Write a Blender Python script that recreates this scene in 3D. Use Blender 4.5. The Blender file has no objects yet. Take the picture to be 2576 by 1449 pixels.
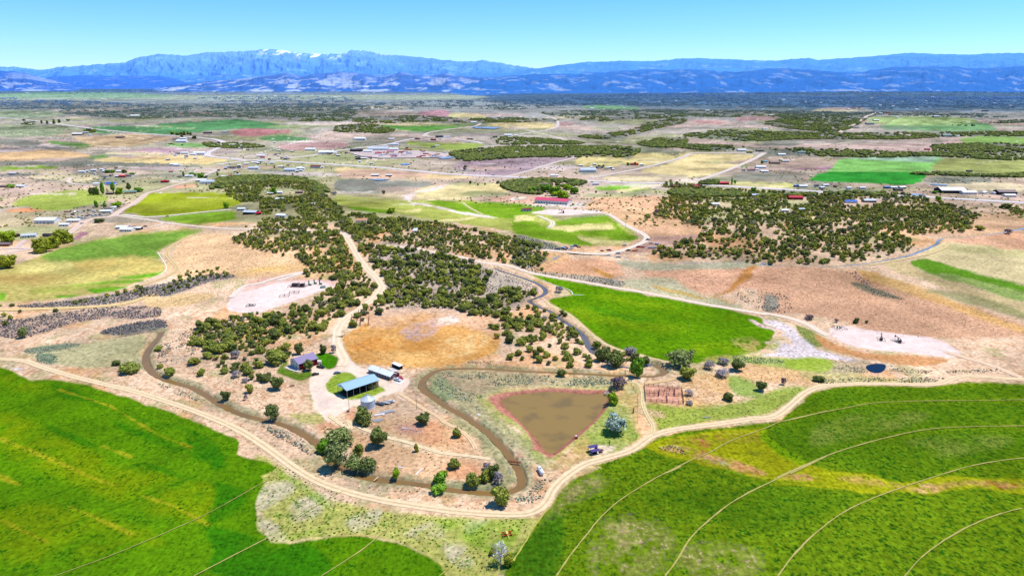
import bpy, bmesh, math, random
import numpy as np
from mathutils import Vector, Matrix
R = math.radians
random.seed(7); rng = np.random.default_rng(11)
scene = bpy.context.scene
COL = scene.collection
# ------------------------------------------------------------------ camera
H = 180.0; FPX = 1773.0; CX, CY = 1288.0, 724.5; HORIZ = 207.0
PITCH = math.atan((CY-HORIZ)/FPX)
cp, sp = math.cos(PITCH), math.sin(PITCH)
cam_d = bpy.data.cameras.new('camera'); cam = bpy.data.objects.new('camera', cam_d); COL.objects.link(cam)
cam.location = (0, 0, H); cam.rotation_euler = (math.pi/2-PITCH, 0, 0)
cam_d.sensor_width = 36; cam_d.lens = 36*FPX/2576.0; cam_d.clip_start = 1; cam_d.clip_end = 200000
scene.camera = cam
# ------------------------------------------------------------------ survey frames: every list of corners was read off an enlarged
# piece of the map of the place; these turn a reading into the common map reading
def K(ox, oy, s):
    def f(pts): return [(ox+x/s, oy+y/s) for x, y in pts]
    return f
c1 = K(650.8, 846.1, 5.567); c2 = K(976.2, 911.2, 3.711); c3 = K(650.8, 1041.3, 3.298)
c4 = K(0, 781, 2.170); c5 = K(1431.8, 846.1, 3.711)
cA = K(0, 130.2, 2.9985); cB = K(859.1, 130.2, 2.9985); cC = K(1716.9, 130.2, 2.9985)
m1 = K(0, 455.6, 3.711); m2 = K(650.8, 455.6, 3.711); m3 = K(1301.7, 455.6, 3.711); m4 = K(1925.2, 455.6, 3.711)
rb = K(1925.2, 781, 2.1695); bm_ = K(1269.1, 1171.5, 3.4417)
# ------------------------------------------------------------------ noise
def _hash(i, j, s):
    n = (i.astype(np.int64)*374761393 + j.astype(np.int64)*668265263 + s*982451653) & 0xffffffff
    n = ((n ^ (n >> 13))*1274126177) & 0xffffffff
    return ((n ^ (n >> 16)) & 0xffff)/65535.0
def vnoise(x, y, s=0):
    xi = np.floor(x); yi = np.floor(y); fx = x-xi; fy = y-yi
    fx = fx*fx*(3-2*fx); fy = fy*fy*(3-2*fy)
    a = _hash(xi, yi, s); b = _hash(xi+1, yi, s); c = _hash(xi, yi+1, s); d = _hash(xi+1, yi+1, s)
    return (a*(1-fx)+b*fx)*(1-fy)+(c*(1-fx)+d*fx)*fy
def fbm(x, y, s=0, o=4):
    r = 0; a = 1; t = 0
    for k in range(o):
        r = r+a*vnoise(x*2**k+17.3*k, y*2**k-9.1*k, s+k*31); t += a; a *= .55
    return r/t
# ------------------------------------------------------------------ terrain height
def ray(px, py):
    x = (px-CX)/FPX; y = -(py-CY)/FPX
    return x, cp+y*sp, -sp+y*cp
def flat(px, py, z=0.0):
    dx, dy, dz = ray(px, py); t = (z-H)/dz
    return dx*t, dy*t
BUMPS = []
for (px, py, hh, rx, ry) in [(2020, 580, 13, 210, 150), (1000, 600, 12, 170, 170), (760, 560, 9, 130, 150), (1150, 640, 5, 110, 90),
                             (760, 800, 3, 60, 60), (1650, 380, 9, 500, 120), (2350, 385, 10, 420, 120), (2300, 330, 14, 900, 200), (860, 325, 14, 260, 200),
                             (480, 277, 18, 1500, 500), (1950, 300, 18, 900, 350), (1550, 255, 22, 2500, 900), (2300, 240, 45, 4000, 1500)]:
    bx, by = flat(px, py); BUMPS.append((bx, by, hh, rx, ry))
def hbase(x, y):
    x = np.asarray(x, float); y = np.asarray(y, float)
    z = np.zeros_like(x)
    for bx, by, hh, rx, ry in BUMPS: z = z+hh*np.exp(-((x-bx)/rx)**2-((y-by)/ry)**2)
    z = z+(fbm(x/90, y/90, 3, 2)-.5)*1.6
    return z
def at(px, py, dz=0.0):
    z = 0.0
    for _ in range(14):
        x, y = flat(px, py, z); z = float(hbase(x, y))+dz
    return Vector((float(x), float(y), z))
def ats(pts, dz=0.0): return [at(px, py, dz) for px, py in pts]
def project(x, y, z):
    zz = z-H; f = y*cp-zz*sp; u = y*sp+zz*cp
    f = np.maximum(f, 1e-3)
    return CX+FPX*x/f, CY-FPX*u/f
def pxm(p): return FPX/max(1.0, (p.y*cp-(p.z-H)*sp))      # map units per metre at a point
def smooth(pts, closed=False, n=6):
    P = [Vector(p[:2]).to_3d() if len(p) == 2 else Vector(p) for p in pts]; out = []
    m = len(P)
    for i in range(m if closed else m-1):
        if closed: a, b, c, d = P[i-1], P[i], P[(i+1) % m], P[(i+2) % m]
        else: a, b, c, d = P[max(i-1, 0)], P[i], P[i+1], P[min(i+2, m-1)]
        for k in range(n):
            t = k/n
            out.append(.5*((2*b)+(c-a)*t+(2*a-5*b+4*c-d)*t*t+(3*b-a-3*c+d)*t**3))
    if not closed: out.append(P[-1])
    return out
def sm2(pts, closed=True, n=4): return [(p.x, p.y) for p in smooth(pts, closed, n)]
# ------------------------------------------------------------------ colours
KEXP = 1.33
def lin(c):
    c = np.array(c[:3], float)/255.0
    return np.where(c <= .04045, c/12.92, ((c+.055)/1.055)**2.4)
def alb(c, k=1.0): return tuple(np.clip(lin(c)/KEXP*k, 0.004, .9))
def tag(o, label=None, cat=None, group=None, kind=None):
    if label: o['label'] = label
    if cat: o['category'] = cat
    if group: o['group'] = group
    if kind: o['kind'] = kind
    return o
MATS = {}
def mat(name, c, rough=.85, metal=0.0, var=.0, scale=1.0, bump=0.0, spec=.3, c2=None, raw=False, stripes=None, objvar=0.0, em=0.0):
    if name in MATS: return MATS[name]
    m = bpy.data.materials.new(name); m.use_nodes = True; nt = m.node_tree; N = nt.nodes; L = nt.links
    b = N['Principled BSDF']; b.inputs['Roughness'].default_value = rough; b.inputs['Metallic'].default_value = metal
    b.inputs['Specular IOR Level'].default_value = spec
    a = c if raw else alb(c); a2 = tuple((c2 if raw else alb(c2))) if c2 is not None else tuple(v*(1-var) for v in a)
    tc = N.new('ShaderNodeTexCoord'); nz = N.new('ShaderNodeTexNoise'); nz.inputs['Scale'].default_value = scale; nz.inputs['Detail'].default_value = 5
    L.new(tc.outputs['Object'], nz.inputs['Vector'])
    rp = N.new('ShaderNodeMapRange'); rp.inputs[1].default_value = .35; rp.inputs[2].default_value = .65; L.new(nz.outputs['Fac'], rp.inputs[0])
    mx = N.new('ShaderNodeMix'); mx.data_type = 'RGBA'; mx.inputs[6].default_value = (*a, 1); mx.inputs[7].default_value = (*a2, 1)
    L.new(rp.outputs[0], mx.inputs[0]); out = mx.outputs[2]
    if stripes:
        ax, per, amt = stripes
        wv = N.new('ShaderNodeTexWave'); wv.bands_direction = ax; wv.inputs['Scale'].default_value = 1.0/per*.314; L.new(tc.outputs['Object'], wv.inputs['Vector'])
        m3_ = N.new('ShaderNodeMix'); m3_.data_type = 'RGBA'; m3_.blend_type = 'MULTIPLY'; m3_.inputs[7].default_value = (1-amt,)*3+(1,)
        L.new(wv.outputs['Fac'], m3_.inputs[0]); L.new(out, m3_.inputs[6]); out = m3_.outputs[2]
    if objvar:
        oi = N.new('ShaderNodeObjectInfo'); hs = N.new('ShaderNodeHueSaturation'); mr = N.new('ShaderNodeMapRange')
        mr.inputs[3].default_value = 1-objvar; mr.inputs[4].default_value = 1+objvar; L.new(oi.outputs['Random'], mr.inputs[0]); L.new(mr.outputs[0], hs.inputs['Value'])
        L.new(out, hs.inputs['Color']); out = hs.outputs[0]
    L.new(out, b.inputs['Base Color'])
    if bump:
        bp = N.new('ShaderNodeBump'); bp.inputs['Strength'].default_value = bump; L.new(nz.outputs['Fac'], bp.inputs['Height']); L.new(bp.outputs[0], b.inputs['Normal'])
    MATS[name] = m
    return m
# ------------------------------------------------------------------ mesh helpers
def mesh_np(name, V, F, attrs=None, smooth_=False):
    """V (n,3), F (m,k) arrays"""
    me = bpy.data.meshes.new(name); V = np.asarray(V, np.float32); F = np.asarray(F, np.int32)
    me.vertices.add(len(V)); me.vertices.foreach_set('co', V.ravel())
    k = F.shape[1]; me.loops.add(F.size); me.loops.foreach_set('vertex_index', F.ravel())
    me.polygons.add(len(F)); me.polygons.foreach_set('loop_start', np.arange(len(F), dtype=np.int32)*k)
    me.polygons.foreach_set('loop_total', np.full(len(F), k, np.int32))
    me.polygons.foreach_set('use_smooth', np.full(len(F), smooth_, bool))
    me.update(calc_edges=True)
    for nm, (ty, arr) in (attrs or {}).items():
        at_ = me.attributes.new(nm, ty, 'POINT')
        if ty == 'FLOAT_COLOR':
            a = np.ones((len(V), 4), np.float32); a[:, :3] = arr; at_.data.foreach_set('color', a.ravel())
        else: at_.data.foreach_set('value', np.asarray(arr, np.float32))
    return me
def link(name, me, m=None, parent=None):
    o = bpy.data.objects.new(name, me); COL.objects.link(o)
    if m is not None: me.materials.append(m)
    if parent is not None: o.parent = parent
    return o
class MB:
    """collects simple solids; build() links them as ONE mesh object"""
    def __init__(s): s.v = []; s.f = []
    def add(s, v, f):
        n = len(s.v); s.v += [tuple(p) for p in v]; s.f += [tuple(i+n for i in q) for q in f]; return s
    def box(s, c, size, rz=0.0, M=None):
        x, y, z = (k/2 for k in size); v = [Vector((sx*x, sy*y, sz*z)) for sz in (-1, 1) for sy in (-1, 1) for sx in (-1, 1)]
        Rm = Matrix.Rotation(rz, 3, 'Z') if M is None else M
        v = [Rm@p+Vector(c) for p in v]
        return s.add(v, [(0, 2, 3, 1), (4, 5, 7, 6), (0, 1, 5, 4), (2, 6, 7, 3), (0, 4, 6, 2), (1, 3, 7, 5)])
    def bar(s, a, b, w, w2=None):
        a = Vector(a); b = Vector(b); d = b-a; L_ = d.length
        if L_ < 1e-5: return s
        q = d.to_track_quat('Z', 'Y').to_matrix()
        return s.box((a+b)/2, (w, w2 or w, L_), M=q)
    def tube(s, a, b, r, r2=None, n=8, cap=True):
        a = Vector(a); b = Vector(b); q = (b-a).to_track_quat('Z', 'Y').to_matrix(); r2 = r if r2 is None else r2
        v = [a+q@Vector((r*math.cos(k*2*math.pi/n), r*math.sin(k*2*math.pi/n), 0)) for k in range(n)]
        v += [b+q@Vector((r2*math.cos(k*2*math.pi/n), r2*math.sin(k*2*math.pi/n), 0)) for k in range(n)]
        f = [(k, (k+1) % n, n+(k+1) % n, n+k) for k in range(n)]
        if cap: f += [tuple(range(n))[::-1], tuple(range(n, 2*n))]
        return s.add(v, f)
    def lathe(s, prof, c=(0, 0, 0), n=24):
        v = []; f = []; c = Vector(c)
        for r, z in prof: v += [c+Vector((r*math.cos(k*2*math.pi/n), r*math.sin(k*2*math.pi/n), z)) for k in range(n)]
        for i in range(len(prof)-1):
            for k in range(n): f.append((i*n+k, i*n+(k+1) % n, (i+1)*n+(k+1) % n, (i+1)*n+k))
        return s.add(v, f)
    def prism(s, prof, y0, y1):
        n = len(prof); v = [Vector((x, y0, z)) for x, z in prof]+[Vector((x, y1, z)) for x, z in prof]
        return s.add(v, [(k, (k+1) % n, n+(k+1) % n, n+k) for k in range(n)]+[tuple(range(n))[::-1], tuple(range(n, 2*n))])
    def mesh(s, name, sm=False):
        me = bpy.data.meshes.new(name); me.from_pydata(s.v, [], s.f)
        b = bmesh.new(); b.from_mesh(me); bmesh.ops.recalc_face_normals(b, faces=b.faces); b.to_mesh(me); b.free()
        if sm:
            for p in me.polygons: p.use_smooth = True
        me.update(); return me
    def build(s, name, m, parent=None, sm=False): return link(name, s.mesh(name, sm), m, parent)
def empty(name, loc, rz=0.0, scale=1.0):
    o = bpy.data.objects.new(name, None); COL.objects.link(o); o.location = loc; o.rotation_euler = (0, 0, rz); o.scale = (scale,)*3
    o.empty_display_size = 1.0; return o
def copy_tree(o, parent=None):
    c = o.copy(); COL.objects.link(c)
    if parent is not None: c.parent = parent
    for ch in list(o.children): copy_tree(ch, c)
    return c
# ------------------------------------------------------------------ world and sun
SUN_EL, SUN_AZ = R(67), None
shadow = Vector((-.94, -.34, 0)).normalized()             # the way shadows fall on the ground
sd = Vector((-shadow.x*math.cos(SUN_EL), -shadow.y*math.cos(SUN_EL), math.sin(SUN_EL)))
w = bpy.data.worlds.new('World'); scene.world = w; w.use_nodes = True; nt = w.node_tree
bg = nt.nodes['Background']; sky = nt.nodes.new('ShaderNodeTexSky'); sky.sky_type = 'NISHITA'; sky.sun_disc = False
sky.sun_elevation = SUN_EL; sky.sun_rotation = math.atan2(sd.x, sd.y); sky.altitude = 1900; sky.air_density = 1.0; sky.dust_density = .05; sky.ozone_density = 1.6
hs = nt.nodes.new('ShaderNodeHueSaturation'); hs.inputs['Hue'].default_value = .487; hs.inputs['Saturation'].default_value = 1.3; hs.inputs['Value'].default_value = 1.0
nt.links.new(sky.outputs[0], hs.inputs['Color']); tn_ = nt.nodes.new('ShaderNodeMix'); tn_.data_type = 'RGBA'; tn_.blend_type = 'MULTIPLY'; tn_.inputs[0].default_value = 1; tn_.inputs[7].default_value = (.68, .97, 1.3, 1)
nt.links.new(hs.outputs[0], tn_.inputs[6]); nt.links.new(tn_.outputs[2], bg.inputs[0]); bg.inputs[1].default_value = .135
sl = bpy.data.lights.new('sun', 'SUN'); sl.energy = 5.0; sl.angle = R(.53); sl.color = (1, .955, .885)
so = bpy.data.objects.new('sun', sl); COL.objects.link(so); so.rotation_euler = sd.to_track_quat('Z', 'Y').to_euler(); so.location = (0, 0, 900)
scene.view_settings.view_transform = 'Standard'; scene.view_settings.look = 'None'; scene.view_settings.exposure = 0
# ================================================================== GROUND
# ---- roads, tracks, water courses (centre lines)
yard = sm2(c1([(1010,30),(1130,30),(1165,120),(1210,220),(1285,315),(1370,400),(1450,445),(1530,470),(1700,560),(1850,640),(1880,590),(1990,562),(2110,608),(2060,690),(1995,750),(2010,800),(2100,900),(1960,860),(1900,800),(1700,850),(1560,900),(1400,960),(1280,985),(1180,1045),(1100,1100),(1050,1160),(960,1180),(880,1120),(820,1050),(770,960),(765,860),(735,780),(708,700),(722,620),(765,560),(830,540),(765,500),(750,425),(830,400),(920,455),(1010,462),(1090,440),(1120,385),(1112,320),(1090,270),(1070,200),(1030,120)]))
island = sm2(c1([(930,690),(960,615),(1040,550),(1130,512),(1250,512),(1330,545),(1420,600),(1550,620),(1700,670),(1750,720),(1740,765),(1600,825),(1400,880),(1262,892),(1220,862),(1080,820),(975,785)]))
lawn_right = sm2(c1([(780,270),(900,240),(1000,248),(1080,290),(1120,345),(1112,400),(1080,440),(1010,462),(930,442),(870,420),(860,350),(800,340)]))
lawn_left = sm2(c1([(430,345),(330,400),(270,470),(275,510),(400,570),(520,612),(620,622),(700,592),(765,560),(760,505),(690,480),(560,512),(430,470),(360,442),(400,400)]))
roads = {   # name: (points, width m, colour, label)
 'farm_drive': ([(866,588)]+[(880,610),(903,650),(928,682),(952,705),(960,725),(942,750),(905,777),(866,805),(848,832),(846,862)]+c1([(1090,110),(1150,230),(1200,330),(1150,430)]), 6.6, (238,212,180), 'pale gravel drive winding down through the junipers to the farmyard'),
 'perimeter_track': ([(-80,900),(0,903),(60,908),(110,925),(180,946),(260,966),(340,985),(420,1010),(500,1038),(560,1062),(620,1092),(680,1132),(740,1176),(800,1211),(870,1236),(950,1256),(1050,1273),(1150,1286),(1250,1293),(1315,1293),(1352,1282),(1376,1260),(1395,1226),(1428,1195),(1475,1166),(1535,1149),(1592,1130),(1642,1096),(1700,1080),(1800,1067),(1900,1052)]+rb([(0,588),(70,568),(145,510),(210,455),(270,425),(340,410),(430,404),(530,400),(700,401),(880,405),(960,395),(1020,372),(1080,358),(1200,362),(1320,372),(1412,375),(1500,370)]), 4.4, (236,206,164), 'sandy two-rut track curving between the green pivot fields and the ditch'),
 'county_road': (m2([(1050,600),(1300,615),(1450,630),(1600,660),(1750,690),(1900,715),(2000,740),(2150,770),(2300,785),(2415,815)])+m3([(120,855),(300,892),(550,932),(800,977),(1100,1027),(1400,1082),(1700,1141),(2000,1192),(2300,1240)])+m4([(0,1235),(100,1252),(250,1287),(400,1342),(500,1400),(600,1450)]), 5.0, (238,214,192), 'long straight pale dirt road along the top of the green triangular field'),
 'well_road': (rb([(1000,232),(1060,248),(1100,260),(1200,290),(1300,325),(1360,352),(1420,372)]), 5.0, (232,198,165), 'dirt road leaving the right-hand gas well pad'),
 'west_road': (m1([(1850,-15),(1750,10),(1600,50),(1500,85),(1380,115),(1320,160),(1250,212),(1150,262),(1060,322),(1010,338),(900,348),(800,378),(720,432),(650,482),(590,512),(480,560),(290,632),(150,655),(0,692),(-100,715)]), 9.0, (226,198,180), 'dirt road running past the white sheds on the left'),
 'cross_road': (m1([(1080,320),(1200,340),(1400,365),(1530,388),(1700,410),(1900,430),(2100,445),(2300,450)])+m2([(60,452),(200,455),(450,465),(700,465),(800,490),(860,540)]), 5.0, (232,212,192), 'dirt road crossing from the white sheds to the juniper hill'),
 'farm_lane': (m1([(1140,315),(1300,333),(1400,336),(1600,322),(1900,290),(2150,268)]), 6.0, (236,224,200), 'pale lane between two yellow green hay fields'),
 'loop_lane': (m1([(1530,388),(1490,410),(1400,432),(1330,446),(1250,445)]), 5.0, (228,205,185), 'short dirt loop to the white trailers'),
 'field_track': (m1([(1900,490),(1750,530),(1650,580),(1575,640),(1562,690),(1605,750),(1655,812),(1640,842),(1560,890),(1400,950),(1200,1002)]), 4.5, (222,190,140), 'two-rut track round the corner of the left meadow'),
 'valley_road': (m3([(600,305),(770,300),(830,306),(900,340),(1000,408),(1100,458),(1180,500),(1208,530),(1180,570),(1100,605),(1000,642),(900,670),(800,685),(600,676),(400,658),(250,645)]), 6.5, (232,212,192), 'dirt road looping round the yellow green valley field'),
 'ditch_track': (m3([(265,1120),(330,1180),(480,1250),(600,1350),(700,1440)])+c5([(260,20),(330,70),(480,135),(620,170),(750,205),(930,245)]), 3.4, (222,196,150), 'narrow track along the ditch beside the green triangular field'),
 'corral_track': (c5([(560,425),(640,445),(680,500),(690,560),(690,640),(730,740),(775,820),(785,880),(770,915)]), 2.4, (224,200,150), 'two-rut track from the pond to the perimeter track'),
 'corral_spur': (c5([(680,480),(700,450),(800,430),(900,415),(990,395)]), 2.6, (226,190,140), 'faint sandy track above the red corral'),
 'paddock_track': (c1([(1960,800),(2100,880),(2300,1010),(2536,1140)])+c2([(520,560),(640,620),(740,690),(800,770),(820,820)]), 2.3, (232,196,154), 'two-rut track bending through the dry paddock beside the ditch'),
 'paddock_spur': (c1([(1000,1120),(1150,1230),(1300,1300)])+c3([(750,60),(860,120),(1050,190),(1250,240),(1500,320),(1750,350),(1920,375)]), 2.4, (238,212,170), 'sandy track across the dry paddock'),
 'pad_road': (m1([(2600,930)])+m2([(420,850),(250,885),(100,925),(0,960)])+m1([(2300,975),(2230,1020),(2160,1090)]), 4.5, (234,214,198), 'dirt road curving to the left-hand gas well pad'),
 'highway': (cA([(-60,495),(0,500),(250,522),(500,556),(800,595),(1100,622),(1400,642),(1550,655),(1640,668),(1688,690),(1660,722),(1590,752),(1560,775),(1600,793),(1750,808),(1850,820),(2100,826),(2576,856)])+cB([(300,876),(600,905),(900,930),(1250,946),(1500,962),(1900,977),(2200,990),(2576,1000)])+cC([(400,1020),(800,1042),(1100,1062)])+m4([(560,110),(900,125),(1340,142),(1600,157),(2000,180),(2415,205),(2700,220)]), 15.0, (224,214,212), 'paved highway with a double bend crossing the valley'),
 'side_highway': (cA([(1640,853),(1850,825),(2100,806),(2300,790),(2576,745)])+cB([(100,732),(200,720),(350,700),(500,665),(640,650),(820,655),(1000,680),(1060,695)]), 12.0, (228,214,210), 'road running past the trucking yard to the highway junction'),
 'mesa_road': (cB([(1250,942),(1450,890),(1600,840),(1700,816),(1760,800),(1740,786),(1690,780)]), 9.0, (218,200,188), 'dirt road climbing from the highway to the dark woods'),
 'field_road': (cB([(1880,955),(2100,912),(2300,872),(2576,798)])+cC([(60,770),(200,765),(400,765),(620,770)]), 10.0, (218,200,190), 'straight dirt road round the straw coloured fields'),
 'section_road': (cC([(100,978),(300,912),(450,850),(560,800),(620,765)]), 11.0, (220,202,190), 'straight dirt road up the right edge of the straw coloured field'),
 'far_lane': (cB([(620,640),(660,612),(800,590),(1000,565),(1050,545)]), 12.0, (216,200,188), 'pale lane below the far straw field'),
 'north_road': (cB([(1250,636),(1500,602),(1605,578),(1632,548),(1610,510),(1480,475),(1300,475),(1100,500)]), 13.0, (214,200,190), 'pale road bending round the far straw field'),
 'quarry_road': (cC([(1190,610),(1300,545),(1380,495),(1460,458)]), 14.0, (212,192,180), 'pale road cutting up through the dark woods'),
 'village_lane': (cA([(500,965),(540,950),(515,975),(540,995),(620,1005),(780,1010)]), 6.0, (228,208,190), 'looped dirt lane to the small houses on the left'),
 'south_lane': (cA([(950,880),(1200,885),(1400,880),(1620,895),(1550,930),(1420,975)]), 8.0, (220,202,192), 'dirt lane through the scattered houses left of the wooded ridge'),
 'red_house_lane': (m3([(1780,115),(1600,100),(1400,80),(1270,72),(1290,62),(1350,62)]), 6.0, (232,214,198), 'driveway looping to the red roofed houses'),
 'west_driveway': (m1([(-60,640),(0,637),(150,630),(300,632)]), 6.0, (226,200,190), 'driveway to the sheds at the left edge'),
 'yard_lane': (m1([(150,628),(200,580),(225,550)]), 5.0, (222,195,185), 'short lane between two long sheds'),
 'east_driveway': (m4([(430,150),(480,118),(560,112)]), 7.0, (225,200,180), 'driveway leaving the highway into the wooded hill'),
 'meadow_path': (m2([(1900,200),(1960,245),(2060,300),(2110,325)]), 3.2, (222,210,150), 'pale path across the bright valley meadow'),
 'meadow_spur': (m3([(200,328),(260,355),(320,380),(325,410),(295,440)]), 6.0, (232,218,190), 'pale dirt spur into the valley meadow'),
 'bank_track': (m4([(1720,590),(1650,640),(1500,690),(1300,730),(1100,765),(950,790)]), 3.0, (222,196,140), 'track along the far ditch bank'),
 'terrace_track': (m1([(0,1205),(400,1195),(800,1180),(1150,1150),(1350,1090)]), 6.0, (232,200,140), 'sandy track below the scrubby left ridge'),
}
TRK = [bm_([(450,954),(560,790),(700,610),(850,430),(1000,300),(1200,170),(1400,60),(1545,0)])+c5([(900,1280),(1130,1160),(1330,1075),(1500,980),(1850,850),(1960,805),(2200,750),(2415,695)])+rb([(60,615),(200,580),(400,540),(600,505),(850,495),(1150,492),(1420,488)]),
       bm_([(1390,954),(1500,810),(1600,640),(1750,490),(1950,330),(2150,215),(2350,120),(2576,5)])+c5([(2050,1290),(2250,1195),(2415,1115)])+rb([(60,915),(200,850),(400,770),(640,700),(850,655),(1050,637),(1412,630)]),
       rb([(70,1449),(150,1340),(280,1210),(430,1100),(600,1020),(750,965),(900,915),(1100,855),(1250,825),(1412,805)]),
       rb([(760,1449),(860,1340),(1000,1240),(1150,1160),(1300,1105),(1412,1078)]),
       c3([(520,1344),(700,1230),(880,1110),(1030,985),(1250,815)]),
       c4([(300,1449),(600,1340),(900,1215),(1150,1100),(1400,960),(1500,910)]),
       c4([(1060,1449),(1250,1350),(1455,1245)]), c3([(1500,1344),(1650,1220),(1820,1060)]), c3([(170,975),(400,810),(700,640)]),
       c3([(2110,1220),(2200,1080),(2300,920),(2400,790)])]
# canals: points, width m
canal_main = (c4([(880,118),(870,145),(838,180),(803,230),(797,290),(830,340),(900,380),(980,405),(1060,430),(1140,475),(1220,525),(1320,570),(1430,600),(1520,620),(1600,650),(1690,700)])
  + c3([(300,135),(400,190),(480,250),(540,320),(600,400),(700,455),(830,512),(900,535),(1050,560),(1200,575),(1400,600),(1600,635),(1800,655),(1950,665),(2060,655),(2140,628),(2178,590),(2182,545),(2165,490),(2140,440),(2110,400),(2060,330),(1990,250),(1900,160),(1800,90),(1700,20)])
  + c2([(560,430),(440,345),(350,280),(312,230),(322,180),(370,130),(430,95),(520,72),(700,65),(900,68),(1100,80),(1300,92),(1500,100),(1750,110),(2000,124),(2150,132)])
  + c5([(560,368),(680,380),(790,378),(862,362),(884,342),(865,312),(822,290),(780,262)]), 4.2)
canal_feeder = (c4([(860,118),(800,122),(700,143),(600,153),(450,167),(300,188),(100,215),(-60,235)]), 1.8)
canal_back = (m2([(2200,815),(2280,850),(2400,888)])+m3([(80,920),(180,960),(245,1000),(262,1040),(220,1078),(150,1105),(110,1125),(200,1180),(300,1218),(400,1290),(520,1370),(610,1445)])+c5([(200,130),(300,200),(420,270),(600,300),(780,262)]), 4.2)
canal_east = (m4([(2480,430),(2300,467),(2100,500),(1900,522),(1700,535),(1625,548),(1600,590),(1520,628),(1430,665),(1330,700),(1200,728),(1000,765),(700,798),(400,800),(0,792)])+m3([(2300,765),(2200,745),(2000,760),(1700,765),(1400,755),(1200,742),(1000,722),(800,700),(450,690),(330,730)]), 3.6)
pond_out = sm2(c2([(930,345),(965,312),(1050,285),(1200,265),(1450,238),(1600,238),(1900,252),(2090,258),(2085,310),(2050,420),(1950,545),(1820,665),(1650,805),(1535,890),(1490,890),(1440,852),(1395,828),(1342,805),(1350,760),(1280,640),(1180,550),(1050,470),(980,400)]))
pond_in = sm2(c2([(1080,345),(1180,312),(1300,296),(1450,280),(1650,284),(1850,296),(1960,290),(2060,280),(2055,340),(2020,400),(1990,460),(1900,565),(1750,690),(1640,790),(1560,848),(1500,856),(1450,828),(1420,780),(1370,710),(1270,600),(1200,520),(1110,435),(1065,380)]))
dark_pond = sm2(rb([(550,308),(575,296),(610,292),(652,298),(648,322),(625,340),(590,340),(562,328)]))
def world_line(pts, dz=0.0, n=4): return [Vector((p.x, p.y, 0)) for p in smooth([Vector((q.x, q.y, 0)) for q in ats(pts, dz)], False, n)]
CAN = [(world_line(p, -1.1), w_) for p, w_ in (canal_main, canal_feeder, canal_back, canal_east)]
STRAWF = [(857,858),(870,885),(896,914),(930,918),(1016,925),(1069,926),(1109,923),(1175,911),(1241,885),(1261,845),(1235,799),(1175,772),(1102,766),(1042,775),(963,795),(923,812),(896,825),(863,845)]
# ---- distance helpers (plane, numpy)
def dline(x, y, L_, r):
    """distance to polyline and the cull mask; x,y arrays"""
    P = np.array([(p[0], p[1]) for p in L_]); d = np.full(x.shape, 1e9)
    m = (x > P[:, 0].min()-r) & (x < P[:, 0].max()+r) & (y > P[:, 1].min()-r) & (y < P[:, 1].max()+r)
    idx = np.nonzero(m)[0]
    if not len(idx): return d
    xs = x[idx]; ys = y[idx]; dd = np.full(xs.shape, 1e9)
    for a, b in zip(P[:-1], P[1:]):
        s = (xs > min(a[0], b[0])-r) & (xs < max(a[0], b[0])+r) & (ys > min(a[1], b[1])-r) & (ys < max(a[1], b[1])+r)
        k = np.nonzero(s)[0]
        if not len(k): continue
        ex, ey = b-a; L2 = ex*ex+ey*ey+1e-9
        t = np.clip(((xs[k]-a[0])*ex+(ys[k]-a[1])*ey)/L2, 0, 1)
        dd[k] = np.minimum(dd[k], np.hypot(xs[k]-a[0]-t*ex, ys[k]-a[1]-t*ey))
    d[idx] = dd; return d
def sdf(x, y, P, r):
    """signed distance (negative inside) to polygon, culled outside margin r"""
    P = np.asarray(P, float); d = np.full(x.shape, 1e9)
    idx = np.nonzero((x > P[:, 0].min()-r) & (x < P[:, 0].max()+r) & (y > P[:, 1].min()-r) & (y < P[:, 1].max()+r))[0]
    if not len(idx): return d
    xs = x[idx]; ys = y[idx]; dd = np.full(xs.shape, 1e9); ins = np.zeros(xs.shape, bool)
    for i in range(len(P)):
        a = P[i-1]; b = P[i]; ex, ey = b-a; L2 = ex*ex+ey*ey+1e-9
        t = np.clip(((xs-a[0])*ex+(ys-a[1])*ey)/L2, 0, 1)
        dd = np.minimum(dd, np.hypot(xs-a[0]-t*ex, ys-a[1]-t*ey))
        c = ((a[1] > ys) != (b[1] > ys))
        with np.errstate(all='ignore'): ins ^= c & (xs < (b[0]-a[0])*(ys-a[1])/(b[1]-a[1]+1e-12)+a[0])
    d[idx] = np.where(ins, -dd, dd); return d
# ---- the sheet: rows get wider apart with distance
rows = np.concatenate([np.arange(1660, 300, -2.05), np.arange(300, 225, -1.4), np.arange(225, 212, -.8), [211, 209.5, 208.4]])
tx = np.concatenate([np.linspace(-1.15, -.78, 60, endpoint=False), np.arange(-.78, .78, .00122), np.linspace(.78, 1.15, 60)])
XX = []; YY = []
for r_ in rows:
    dx, dy, dz = ray(0, r_); T = H/-dz; XX.append(tx*T); YY.append(np.full(len(tx), dy*T))
X = np.array(XX).ravel(); Y = np.array(YY).ravel(); NR, NC = len(rows), len(tx)
Z = hbase(X, Y)
PX, PY = project(X, Y, Z)
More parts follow.
